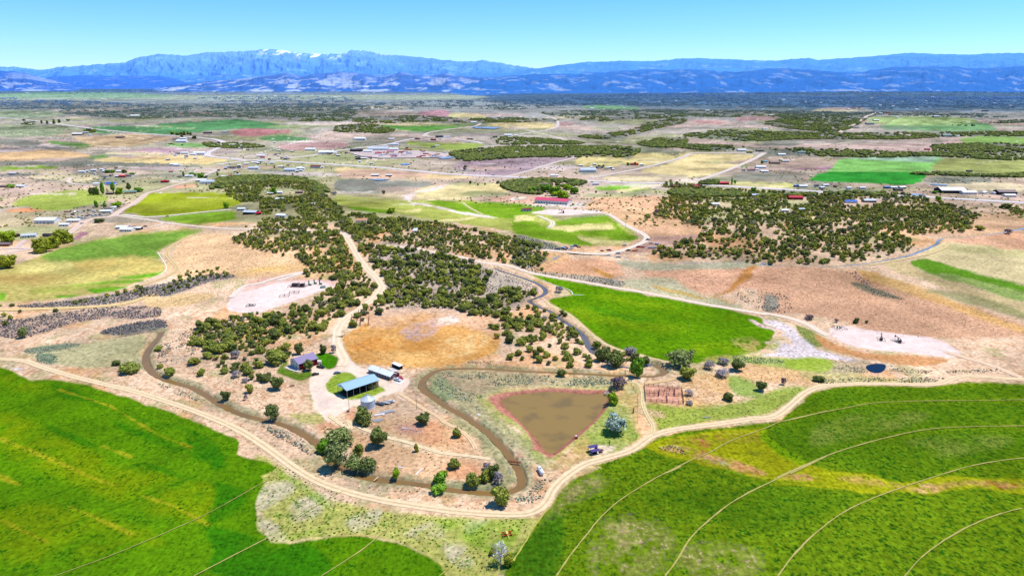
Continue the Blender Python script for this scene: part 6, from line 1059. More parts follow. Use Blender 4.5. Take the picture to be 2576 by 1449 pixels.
h.box('lean_to', .05, 3.8, h.w+.01, h.w+2.4, -.4, 2.5, M('dark_red_boards', (112, 30, 34), var=.3)); h.box('roof_vent', h.L*.55, h.L*.55+.4, h.w*.5-.2, h.w*.5+.2, 4.5, 5.2, WHITE)
# ---- small white roofed shelter
b, u, n, L_, w_ = frame_from(*c1([(1972, 470), (1866, 424), (2008, 450)]))
h = Bld('shelter', b, u, n, L_, max(w_, 2.6), 'small black shelter with flat white roof behind the long barn', 'shed'); h.box('roof', -.3, h.L+.3, -.3, h.w+.3, 2.4, 2.6, WHITE); h.box('wall', .0, h.L, .0, h.w, -.3, 2.39, DARK)
pool('concrete_pad', c1([(1800, 455), (1860, 428), (1975, 478), (1930, 500), (1880, 500)]), .2, CONC, 'bare concrete pad by the small shelter'); pool('concrete_slab', c1([(1865, 625), (1905, 600), (2045, 628), (1975, 672)]), .12, M('white_slab', (250, 246, 240), var=.05), 'bright concrete slab in front of the long barn')
# ---- grain bin
p = at(*c1([(1530, 985)])[0]); s = pxm(p); R_ = 99/5.567/s
e = empty('grain_bin', p); tag(e, 'round corrugated steel grain bin with a conical roof', 'grain bin')
cw = mat('bin_steel', (222, 240, 255), rough=.5, metal=0, var=.14, scale=.6, stripes=('Z', .5, .3)); MB().lathe([(R_, -.2), (R_, 4.9)], n=40).build('wall', cw, e, True)
mb = MB(); mb.lathe([(R_*1.03, 4.85), (R_*.12, 7.6), (0.01, 7.6)], n=40); mb.build('roof', mat('bin_roof', (236, 248, 255), rough=.4, var=.08), e)
for k in range(20): a = k*.314; MB().bar((R_*1.03*math.cos(a), R_*1.03*math.sin(a), 4.9), (R_*.12*math.cos(a), R_*.12*math.sin(a), 7.65), .09).build('roof_rib', STEEL, e)
MB().lathe([(R_*.14, 7.55), (R_*.14, 7.9), (.01, 8.0)], n=16).build('cap', STEEL, e); MB().lathe([(R_*1.08, -.3), (R_*1.08, .25), (R_*1.0, .25)], n=40).build('base_ring', CONC, e); lad = MB()
for k in range(10): lad.bar((R_+.12, -.2, .4+k*.45), (R_+.12, .2, .4+k*.45), .05)
lad.bar((R_+.12, -.22, 0), (R_+.12, -.22, 5), .06); lad.bar((R_+.12, .22, 0), (R_+.12, .22, 5), .06); lad.build('ladder', STEEL, e)
# ---- vehicles
def car(name, px, py, rz, paint_, kind, label, cat, group=None, z=0, parts=True):
    p = at(px, py); e = empty(name, (p.x, p.y, p.z+z), rz); tag(e, label, cat, group); m = M('car_'+str(paint_), paint_, rough=.35, spec=.5)
    if kind == 'pickup':
        Lh = 2.85; mb = MB(); mb.prism([(-Lh, .45), (Lh, .45), (Lh, .95), (Lh-.1, 1.08), (1.25, 1.2), (.65, 1.85), (-.75, 1.88), (-.95, 1.2), (-.98, .75), (-Lh+.12, .75), (-Lh+.1, 1.18), (-Lh, 1.18)], -.95, .95); mb.box((-1.9, .9, .95), (1.8, .1, .5)); mb.box((-1.9, -.9, .95), (1.8, .1, .5))
        gl = [(1.2, 1.24), (.66, 1.8), (-.72, 1.82), (-.9, 1.24)]; wb = 1.85
    elif kind == 'van':
        Lh = 2.6; mb = MB(); mb.prism([(-Lh, .4), (Lh, .4), (Lh, 1.0), (Lh-.6, 1.2), (Lh-1.2, 2.1), (-Lh+.1, 2.15), (-Lh, 1.2)], -.95, .95); gl = [(Lh-.62, 1.26), (Lh-1.18, 1.98), (-Lh+.4, 2.0), (-Lh+.3, 1.3)]; wb = 1.6
    else:
        Lh = 2.25; mb = MB(); mb.prism([(-Lh, .4), (Lh, .4), (Lh+.02, .75), (Lh-.15, .88), (1.0, .98), (.45, 1.42), (-1.1, 1.46), (-1.9, 1.02), (-Lh, .98)], -.88, .88); gl = [(.98, 1.0), (.46, 1.37), (-1.06, 1.4), (-1.75, 1.03)]; wb = 1.35
    mb.build('body', m, e); g = MB(); g.prism(gl, -.97 if kind != 'car' else -.9, .97 if kind != 'car' else .9); g.build('windows', GLASS, e)
    MB().bar((gl[0][0]+.03, 0, gl[0][1]-.0), (gl[1][0]+.05, 0, gl[1][1]), 1.5, .05).build('windscreen', GLASS, e)
    for sx in (-1, 1):
        for sy in (-1, 1): MB().tube((sx*wb, sy*.78, .36), (sx*wb, sy*1.0, .36), .37, n=14).build('wheel', TYRE, e)
    for sy in (-1, 1): MB().box((Lh, sy*.7, .72), (.06, .35, .16)).build('headlight', WHITE, e)
    return e
q = c1([(868, 440), (796, 540), (1100, 520), (1945, 622), (1986, 594), (1852, 925)])
car('pickup_truck', *q[0], -.42, (22, 22, 26), 'pickup', 'black pickup truck parked by the farmhouse lawn', 'pickup truck'); car('parked_car', *q[1], .55, (26, 30, 30), 'car', 'black car parked at the edge of the yard below the house', 'car'); car('parked_car', *q[2], .35, (150, 160, 184), 'car', 'silver grey car standing alone in the middle of the yard', 'car')
car('pickup_truck', *q[3], -.6, (240, 240, 244), 'pickup', 'white pickup truck on the concrete slab by the long barn', 'pickup truck', z=.14); car('parked_car', *q[4], -.75, (206, 24, 44), 'car', 'bright red car tucked beside the white pickup', 'car', z=.1); car('parked_car', *q[5], .1, (226, 222, 226), 'car', 'white car right of the trailers by the grain bin', 'car')
def trailer(px, py, rz, L_, c_, label, deck=True):
    p = at(px, py); e = empty('flatbed_trailer', p, rz); tag(e, label, 'trailer'); MB().box((0, 0, .75), (L_, 2.3, .22)).build('deck', M('deck'+str(c_), c_), e)
    fr = MB(); fr.bar((L_/2, -.6, .65), (L_/2+1.3, 0, .6), .12); fr.bar((L_/2, .6, .65), (L_/2+1.3, 0, .6), .12); fr.build('drawbar', DARK, e)
    rail = MB()
    for sy in (-1, 1): rail.bar((-L_/2, sy*1.13, 1.25), (L_/2, sy*1.13, 1.25), .08); rail.bar((-L_/2, sy*1.13, .8), (-L_/2, sy*1.13, 1.25), .08); rail.bar((L_/2, sy*1.13, .8), (L_/2, sy*1.13, 1.25), .08)
    rail.build('side_rail', DARK, e)
    for sx in (-.5, .45):
        for sy in (-1, 1): MB().tube((sx, sy*1.0, .36), (sx, sy*1.2, .36), .36, n=12).build('wheel', TYRE, e)
q = c1([(1700, 955), (1785, 940)]); trailer(*q[0], -.45, 5.6, (70, 84, 104), 'dark flatbed trailer with black rails right of the grain bin'); trailer(*q[1], -.35, 5.0, (190, 190, 196), 'pale flatbed trailer behind the dark one')
# pipes and scrap
def logs(name, px, py, rz, n_, L_, r, m, label, cat):
    p = at(px, py); mb = MB()
    for k in range(n_): mb.tube((-L_/2+random.uniform(-.3, .3), (k-n_/2)*r*2.1, r), (L_/2, (k-n_/2)*r*2.1+random.uniform(-.1, .1), r), r, n=8)
    o = mb.build(name, m); o.location = p; o.rotation_euler.z = rz; tag(o, label, cat)
q = c1([(1800, 1058), (1690, 1095), (1665, 1175), (1745, 1100), (2050, 1290), (2135, 1298)])
logs('steel_pipe_stack', *q[0], .42, 4, 8, .28, STEEL, 'stack of long silver pipes below the trailers', 'pipes'); logs('steel_pipe_stack', *q[1], .3, 3, 6, .25, WHITE, 'short pale pipes beside the big juniper', 'pipes'); logs('pallet_pile', *q[2], .5, 7, 5, .2, M('grey_pallet', (170, 176, 184)), 'pile of grey slats at the foot of the big juniper', 'pallets'); logs('scrap_panel', *q[3], -.9, 3, 3.4, .2, M('pink_panel', (226, 200, 190)), 'pinkish scrap panels between the pipe stacks', 'scrap')
logs('white_log', *q[4], .0, 1, 3, .3, WHITE, 'left one of two white logs in the bare paddock', 'log'); logs('white_log', *q[5], -.1, 1, 2.4, .25, WHITE, 'right one of two white logs in the bare paddock', 'log')
q = c3([(1320, 483), (1180, 442)]); logs('white_pipe', *q[0], 1.15, 2, 7, .16, WHITE, 'pair of thin white pipes lying on the pink ground', 'pipe'); logs('white_pipe', *q[1], -.2, 2, 3, .2, WHITE, 'white scrap pipes left of the thin pair', 'pipe')
# bird bath ring left of yard, stones
p = at(*c1([(465, 695)])[0]); e = empty('fire_pit', p); tag(e, 'round stone ringed fire pit left of the yard', 'fire pit'); MB().lathe([(2.4, -.1), (2.4, .25), (1.9, .25), (1.8, -.1)], n=20).build('ring', M('pit_ring', (240, 214, 176)), e); MB().lathe([(1.8, .05), (.01, .08)], n=20).build('ash', M('pit_floor', (150, 84, 50)), e)
# ---- power poles
def pole(px, py, hpx, label, arm=True, group=None, thin=False):
    p = at(px, py); s = pxm(p); hgt = hpx/s/math.cos(math.atan2(H, p.y)); e = empty('utility_pole', p); tag(e, label, 'utility pole', group); r = max(.14, .28/s*1.2); MB().tube((0, 0, -.3), (0, 0, hgt), r, r*.7, 8).build('post', WOOD_ if not thin else DARK, e)
    if arm: MB().box((0, 0, hgt-.6), (2.6, .14, .16), .3).build('crossarm', WOOD_, e); [MB().tube((x*math.cos(.3), x*math.sin(.3), hgt-.5), (x*math.cos(.3), x*math.sin(.3), hgt-.2), .07, n=6).build('insulator', CHROME, e) for x in (-1.1, .2, 1.1)]
for (P, hp, lb, ar) in [(c1([(1270, 1060)]), 31, 'pole with a box at its foot at the corner of the yard', False), (c1([(2210, 1020)]), 39, 'tall wooden pole beside the ditch right of the yard', False), (c2([(1733, 175)]), 34, 'power pole on the bank above the pond', True), (c2([(2210, 200)]), 34, 'power pole with crossarm beside the dark bare tree', True),
    (m3([(1586, 1438)]), 30, 'pole standing in the green triangular pasture', False), (m3([(1908, 1150)]), 20, 'pole beside the straight dirt road', True), (m3([(1010, 450)]), 16, 'pole at the valley road bend', True), (m3([(773, 290)]), 13, 'right pole at the oil well pad', False), (m3([(710, 292)]), 13, 'left pole at the oil well pad', False), (m3([(740, 262)]), 12, 'back pole at the oil well pad', False), (m4([(266, 108)]), 13, 'pole along the highway left of the wooded hill', True), (m4([(1955, 203)]), 18, 'pole along the highway right of the wooded hill', True), (cC([(838, 1075)]), 13, 'pole beside the highway above the wooded hill', True)]: pole(*P[0], hp, lb, ar)
p = at(*c1([(1250, 1058)])[0]); MB_ = MB(); MB_.box((0, 0, .6), (1.3, .8, 1.2), .4); o = MB_.build('transformer_box', CHROME); o.location = p; tag(o, 'grey box at the foot of the yard pole', 'electrical box')
# ---- corral of red pipe panels
def panels(root, pts, hgt, m, posts=3.0):
    for a, b_ in pts:
        a3, b3 = at(*a), at(*b_); a3 -= root.location; b3 -= root.location; mb = MB(); L_ = (b3-a3).length; k = max(1, round(L_/posts))
        for z in (.5, 1.0, hgt): mb.bar(a3+Vector((0, 0, z)), b3+Vector((0, 0, z)), .11)
        for i in range(k+1): q_ = a3.lerp(b3, i/k); mb.bar(q_, q_+Vector((0, 0, hgt+.5)), .2)
        mb.build('panel', m, root)
CR = lambda *p: c5(list(p))
e = empty('corral', at(*c5([(880, 550)])[0])); tag(e, 'dark red pipe corral with inner pens right of the pond', 'corral')
panels(e, [CR((700, 462), (1050, 492)), CR((1050, 492), (1070, 632)), CR((1070, 632), (712, 606)), CR((712, 606), (700, 462)), CR((706, 524), (836, 530)), CR((836, 515), (838, 560)), CR((838, 545), (1060, 562)), CR((985, 500), (985, 556)), CR((910, 550), (916, 618)), CR((840, 522), (985, 512)), CR((708, 552), (836, 558))], 1.6, RUST)
e = empty('corral', at(*m2([(960, 1290)])[0])); tag(e, 'small rusty pipe loading pen beside the gravel drive', 'corral')
panels(e, [m2([(935, 1220), (915, 1340)]), m2([(955, 1245), (950, 1350)]), m2([(1032, 1270), (1025, 1350)]), m2([(915, 1340), (945, 1352)]), m2([(870, 1270), (930, 1275)]), m2([(870, 1270), (868, 1310)]), m2([(950, 1355), (1040, 1352)])], 2.0, RUST)
# cattle guard, fences
q = m2([(1000*0+690, 1415)]); p = at(849, 848); e = empty('cattle_guard', p, -.05); tag(e, 'dark cattle guard with wing posts across the gravel drive', 'cattle guard'); [MB().box((0, k*.35, .16), (7.2, .16, .12)).build('rail', DARK, e) for k in range(6)]; [MB().bar((sx*3.8, .9, 0), (sx*3.8, .9, 1.8), .25).build('post', WOOD_, e) for sx in (-1, 1)]
def fence(pts, label, sp_=5.0, m=WOOD_, hgt=1.3):
    q = ats(pts); e = empty('wire_fence', q[0]); tag(e, label, 'fence'); posts = []
    for a, b_ in zip(q[:-1], q[1:]):
        L_ = (b_-a).xy.length; k = max(1, int(L_/sp_)); w_ = MB()
        for i in range(k): t = a.lerp(b_, i/k); t.z = float(hbase(t.x, t.y)); posts.append(t-q[0])
    for t in posts[:90]: MB().bar(t, t+Vector((0, 0, hgt)), .16).build('post', m, e)
    wr = MB()
    for a, b_ in zip(posts[:-1], posts[1:]):
        for z in (.6, 1.15): wr.bar(a+Vector((0, 0, z)), b_+Vector((0, 0, z)), .035)
    wr.build('wire', CHROME, e)
fence(c1([(1200, -10), (1400, 120), (1710, 280), (1950, 380), (2300, 510), (2440, 450)]), 'wire fence on wooden posts between dry orange field and barns'); fence(c5([(560, 420), (640, 560), (640, 700), (640, 810), (800, 830)]), 'wire fence between the pond corner and the corral'); fence(m3([(640, 250), (800, 290), (1010, 440), (1160, 530), (900, 615), (700, 660)]), 'wire fence round the valley meadow', 9); fence([(1560, 892), (1640, 915), (1700, 905)], 'short fence at the tall cottonwood', 4)
# ---- weir, planks, tank, pump, aerator, red implement, purple roofed hut
a, b_ = at(*c2([(1118, 928)])[0]), at(*c2([(1240, 940)])[0]); e = empty('footbridge', a); tag(e, 'rusty plank weir crossing the canal near its last bend', 'footbridge'); MB().bar(Vector((0, 0, .2)), b_-a+Vector((0, 0, .2)), .7, .2).build('deck', RUST, e); MB().bar(Vector((0, -.3, .9)), b_-a+Vector((0, -.3, .9)), .1).build('handrail', RUST, e)
for t in (.25, .75): MB().bar((b_-a)*t+Vector((0, 0, -1.2)), (b_-a)*t+Vector((0, -.3, .9)), .16).build('post', RUST, e)
a, b_ = at(*c3([(955, 556)])[0]), at(*c3([(992, 524)])[0]); e = empty('plank_bridge', a); tag(e, 'single weathered plank over the canal below the willow clump', 'plank bridge'); MB().bar(Vector((0, 0, .25)), b_-a+Vector((0, 0, .25)), .5, .12).build('plank', M('pale_plank', (230, 196, 160)), e); MB().bar(Vector((0, 0, -.4)), Vector((0, 0, .3)), .3).build('sill', WOOD_, e)
p = at(*c2([(1424, 1032)])[0]); e = empty('propane_tank', p, R(105), 1.25); tag(e, 'white propane tank lying on the grass between canal and track', 'tank'); t = MB(); pr = [(-2.6, .05), (-2.45, .6), (-2.1, .85), (2.1, .85), (2.45, .6), (2.6, .05)]
v = []; nn = 16
for x, r in pr: v += [Vector((x, r*math.cos(k*6.2832/nn), 1.15+r*math.sin(k*6.2832/nn))) for k in range(nn)]
t.add(v, [(i*nn+k, i*nn+(k+1) % nn, (i+1)*nn+(k+1) % nn, (i+1)*nn+k) for i in range(5) for k in range(nn)]+[tuple(range(nn)), tuple(range(5*nn, 6*nn))]); t.build('tank_shell', WHITE, e, True); [MB().box((x, 0, .25), (.3, 1.2, .5)).build('saddle', CONC, e) for x in (-1.4, 1.4)]; MB().tube((0, 0, 1.95), (0, 0, 2.25), .3, n=10).build('dome', CHROME, e)
p = at(*c2([(1757, 712)])[0]); e = empty('water_pump', p); tag(e, 'red water pump with white cap on the pond bank', 'pump'); MB().box((0, 0, .7), (1.6, 1.0, .9)).build('engine', M('bright_red', (206, 30, 50)), e); MB().box((-.1, .1, 1.45), (1.1, .8, .55)).build('cap', WHITE, e); MB().tube((-.8, 0, .5), (-2.2, .3, -.4), .12).build('hose', DARK, e)
p = at(*c2([(2043, 286)])[0]); e = empty('pond_inlet', p); tag(e, 'white inlet pipe on stones at the upper pond corner', 'pipe'); MB().tube((0, 0, -.5), (0, 0, 2.2), .22).build('standpipe', WHITE, e); MB().box((0, 0, 1.5), (1.5, .3, .3), .6).build('valve', WHITE, e); rk = MB()
for k in range(9): a = k*.7; rk.box((math.cos(a)*1.3, math.sin(a)*.9, -.2+.1*(k % 3)), (.7, .5, .4), a)
rk.build('stones', M('white_stone', (232, 222, 216)), e)
p = at(*c3([(2060, 1000)])[0]); e = empty('farm_implement', p, .25); tag(e, 'red farm disc implement standing on the grass near the bottom', 'farm implement'); fr = MB()
for x in (-1.7, -.6, .6, 1.7): fr.bar((x, -1.3, .7), (x, 1.3, .7), .16)
for y in (-1.2, 1.2): fr.bar((-2.2, y, .7), (2.2, y, .7), .2)
fr.bar((-2.2, -1.2, .8), (-2.6, -2.0, 1.3), .14); fr.bar((2.2, 1.2, .8), (2.5, 1.9, 1.3), .14); fr.bar((2.2, -1.2, .7), (2.7, -1.8, .4), .14); fr.build('frame', M('implement_red', (214, 58, 36)), e); tg = MB(); tg.bar((0, -1.2, .9), (0, -3.0, .5), .2); tg.box((0, .1, 1.0), (.8, 2.0, .3)); tg.build('hitch', M('hitch_yellow', (240, 224, 120)), e)
for x in (-1.9, -1.2, 1.2, 1.9):
    for y in (-.9, .9): MB().tube((x-.05, y, .4), (x+.05, y, .4), .42, n=12).build('disc', TYRE, e)
b, u, n, L_, w_ = frame_from(*c2([(1905, 868), (1978, 852), (1935, 838)])); h = Bld('pump_shelter', b, u, n, 3.6, 4.0, 'tiny open hut with two purple roof panels beside the track', 'hut'); h.box('roof', -.4, 4.4, -.6, 2.0, 2.0, 2.15, M('purple_panel', (84, 72, 140))); h.box('roof', -.2, 4.7, 2.2, 4.8, 2.7, 2.85, M('purple_panel', (84, 72, 140)))
h.box('side_panel', 4.8, 7.0, .2, 2.2, 1.0, 1.12, M('maroon_panel', (120, 70, 84)))
for x, y in ((.1, -.2), (4.1, -.2), (.1, 4.4), (4.1, 4.4)): h.box('post', x-.1, x+.1, y-.1, y+.1, -.2, 2.0, TRIM)
h.box('machinery', 1.0, 3.2, .6, 3.0, -.1, 1.4, DARK)
p = at(*c2([(1945, 800)])[0]); e = empty('rusty_stove', p); tag(e, 'dark rusty boiler behind the purple roofed hut', 'boiler'); MB().tube((0, 0, 0), (0, 0, 1.7), .55, n=10).build('drum', RUST, e); MB().tube((0, 0, 1.7), (.2, 0, 2.8), .12).build('flue', DARK, e)
p = at(*c2([(2066, 776)])[0]); e = empty('wooden_post', p); tag(e, 'leaning dark wooden post right of the purple roofed hut', 'post'); MB().bar((0, 0, 0), (.1, 0, 3.2), .3).build('post', TRIM, e); MB().bar((.1, 0, 2.6), (-.9, 0, .2), .14).build('brace', TRIM, e)
p = at(*c5([(600, 710)])[0]); e = empty('head_gate', p); tag(e, 'small dark irrigation head gate between pond and corral', 'head gate'); MB().box((0, 0, 1.2), (.2, 1.2, 2.4)).build('gate_leaf', TRIM, e); [MB().bar((0, y, 0), (0, y, 3.0), .25).build('post', WOOD_, e) for y in (-.7, .7)]
p = at(*c5([(1285, 760)])[0]); e = empty('fallen_tree', p, .2); tag(e, 'bleached fallen tree lying on the grass below the corral', 'fallen tree'); mb = MB(); mb.tube((-2.4, 0, .4), (2.6, .2, .3), .3, .12); [mb.tube((x, 0, .4), (x+1.2, y, .9), .12, .04) for x, y in ((-1, 1.3), (0, -1.4), (.8, 1.2), (1.4, -.9), (-1.8, -1.2))]; mb.build('trunk', PALEBARK, e)
p = at(*c2([(845, 496)])[0]); o = MB().lathe([(.01, .9), (.9, .7), (1.2, .2), (1.0, -.2)], n=12).build('boulder', M('white_stone', (232, 222, 216))); o.location = p; tag(o, 'single white boulder between the canal and the pond', 'boulder')
# ---- pump jacks and well heads
def well_fence(e, w_, d_, m=CHROME):
    for a, b_ in (((-w_, -d_), (w_, -d_)), ((w_, -d_), (w_, d_)), ((w_, d_), (-w_, d_)), ((-w_, d_), (-w_, -d_))):
        mb = MB(); A_ = Vector((*a, 0)); B_ = Vector((*b_, 0))
        for z in (.6, 1.2): mb.bar(A_+Vector((0, 0, z)), B_+Vector((0, 0, z)), .09)
        for i in range(5): q_ = A_.lerp(B_, i/4); mb.bar(q_, q_+Vector((0, 0, 1.3)), .13)
        mb.build('guard_rail', m, e)
def pumpjack(px, py, rz, s, m, label, fenced=True, m2x=None):
    p = at(px, py); e = empty('pump_jack', p, rz); e.scale = (s,)*3; tag(e, label, 'pump jack'); m2x = m2x or m
    fr = MB(); fr.box((0, 0, .25), (7.5, 1.8, .5)); fr.bar((-1.2, -.7, .4), (0, 0, 4.4), .28); fr.bar((-1.2, .7, .4), (0, 0, 4.4), .28); fr.bar((1.1, -.7, .4), (0, 0, 4.4), .28); fr.bar((1.1, .7, .4), (0, 0, 4.4), .28); fr.build('samson_post', m, e)
    MB().bar((-3.4, 0, 4.0), (3.2, 0, 5.2), .4, .55).build('walking_beam', m, e)
    hd = MB(); hd.prism([(3.0, 5.2), (3.2, 6.3), (3.9, 5.9), (4.15, 4.9), (3.95, 3.9), (3.3, 3.6)], -.25, .25); hd.build('horse_head', m, e)
    MB().tube((4.0, 0, 0), (4.0, 0, 4.0), .06).build('polished_rod', CHROME, e); cw_ = MB(); cw_.tube((-2.6, -.9, 2.0), (-2.6, -.6, 2.0), 1.2, n=14); cw_.tube((-2.6, .6, 2.0), (-2.6, .9, 2.0), 1.2, n=14); cw_.build('counterweight', m2x, e); MB().bar((-3.3, 0, 4.1), (-2.6, 0, 2.0), .18).build('pitman_arm', m, e); MB().box((-3.0, 0, 1.0), (1.6, 1.2, 1.2)).build('gearbox', m2x, e)
    if fenced: well_fence(e, 5.4, 3.2)
PJB = M('pump_jack_brown', (110, 58, 44)); PJG = M('pump_jack_grey', (84, 84, 96)); q = rb([(632, 160), (722, 172)])
pumpjack(*q[0], R(70), .75, PJB, 'brown pump jack inside rails on the right-hand well pad', True, DARK); pumpjack(*q[1], R(110), .75, PJG, 'dark grey pump jack inside rails right of the brown one', True); pumpjack(*m3([(412, 300)])[0], R(175), 1.0, M('pump_jack_dark', (70, 44, 44)), 'tall dark pump jack on the oil pad in the valley', False)
def wellhead(px, py, label, w_=3.4, d_=2.6, kit=2):
    p = at(px, py); e = empty('well_head', p, .1); tag(e, label, 'well head'); t = MB(); t.tube((0, 0, 0), (0, 0, 2.2), .22); t.tube((-.7, 0, 1.1), (.7, 0, 1.1), .16); t.tube((0, 0, 2.2), (0, 0, 2.3), .45); t.build('valve_tree', CHROME, e)
    if kit > 1: MB().box((1.2, .9, .6), (1.6, 1.0, 1.2)).build('meter_box', M('sage_green_paint', (120, 150, 140)), e); MB().tube((-1.4, .8, 0), (-1.4, .8, 2.0), .5, n=12).build('separator', M('sage_green_paint', (120, 150, 140)), e)
    well_fence(e, w_, d_, M('rail_grey', (120, 116, 120)))
wellhead(*m1([(2342, 1168)])[0], 'railed well head at the left end of the left gas pad'); wellhead(*m2([(240, 1078)])[0], 'empty low railed well head in the middle of the left pad', 4, 3, 1); wellhead(*m2([(332, 1045)])[0], 'low railed well head beside the compressor on the left pad', 4, 3, 1); wellhead(*rb([(405, 100)])[0], 'railed green well head at the top end of the right pad', 4, 4)
p = at(*m2([(365, 985)])[0]); e = empty('gas_compressor', p, -.1); tag(e, 'dark gas compressor skid on the left pad', 'compressor'); MB().box((0, 0, .3), (13, 5, .5)).build('skid', M('skid_grey', (110, 96, 96)), e); MB().box((-2.5, 0, 1.8), (5, 3, 2.4)).build('engine', M('engine_brown', (96, 76, 76)), e); MB().box((4, .3, 2.4), (3.4, 3.4, .5)).build('cooler', DARK, e); MB().box((4, .3, 1.3), (3, 3, 1.4)).build('cooler_body', M('engine_brown', (96, 76, 76)), e); [MB().tube((x, 1.6, .5), (x, 1.6, 3.6), .3).build('scrubber', CHROME, e) for x in (.3, 1.2, 6.0)]; well_fence(e, 8, 4.5, M('rail_grey', (120, 116, 120)))
for i, (x, y) in enumerate(m2([(470, 975), (520, 962), (570, 968), (600, 995)])):
    p = at(x, y); e = empty('gas_separator', p, .1*i); tag(e, ['left green separator of the row on the left pad', 'tall green separator second from the left on the left pad', 'third green separator of the row on the left pad', 'low green round tank at the end of the left pad'][i], 'separator'); g_ = M('separator_green', (96, 150, 128))
    if i < 3: MB().tube((0, 0, .2), (0, 0, 4.2), .6, n=12).build('vessel', g_, e); MB().tube((0, 0, 4.2), (0, 0, 5.4), .15).build('stack', CHROME, e); MB().box((1.4, 0, .8), (1.6, 1.3, 1.5)).build('burner', g_, e)
    else: MB().lathe([(2.4, 0), (2.4, 1.2), (2.2, 1.2), (2.2, .3), (.01, .3)], n=18).build('tank_wall', g_, e); MB().lathe([(2.15, .9), (.01, .92)], n=18).build('cover', CHROME, e)
# ---- generic houses and sheds of the plain
RC = {'w': (255, 255, 255), 's': (214, 222, 234), 'g': (120, 160, 146), 'r': (206, 30, 56), 'b': (44, 112, 206), 'k': (66, 64, 72), 'n': (150, 128, 122), 't': (216, 160, 120), 'm': (120, 40, 52), 'p': (232, 140, 150), 'c': (90, 180, 220)}
WC = {'w': (252, 248, 246), 'n': (160, 130, 116), 'r': (150, 30, 40), 'k': (56, 54, 60), 'b': (70, 90, 120), 'g': (150, 150, 150), 'y': (220, 180, 120)}
def hut(px, py, wp, rc, wc, rz, label, dep=.6, hh=None, group=None, name='house', open_=False):
    p = at(px, py); s = pxm(p); L_ = wp/s*(.85 if py < 470 else 1); w_ = min(max(L_*dep, 6), 26); e_ = hh or min(max(L_*.17, 2.6), 5.0); r_ = e_+w_*.16
    u = Vector((math.cos(rz), math.sin(rz))); n = Vector((-u.y, u.x)); b = Vector((p.x, p.y, p.z))-Vector((u.x, u.y, 0))*L_/2
    h = Bld(name, b, u, n, L_, w_, label, name.replace('_', ' ').split()[-1], group); wm_ = M('wall_'+wc, WC[wc], var=.08)
    h.walls(e_, r_, wm_); h.roof(e_, r_, M('roof_'+rc, RC[rc], rough=.6, var=.07), .5, .2)
    h.box('door', L_*.46, L_*.46+1.2, -.1, -.02, 0, 2.1, TRIM)
    if L_ > 7:
        for x in (.15, .3, .68, .85): f_ = h.box('window', L_*x-.6, L_*x+.6, -.09, -.02, 1.0, min(2.1, e_-.3), TRIM)
    return h
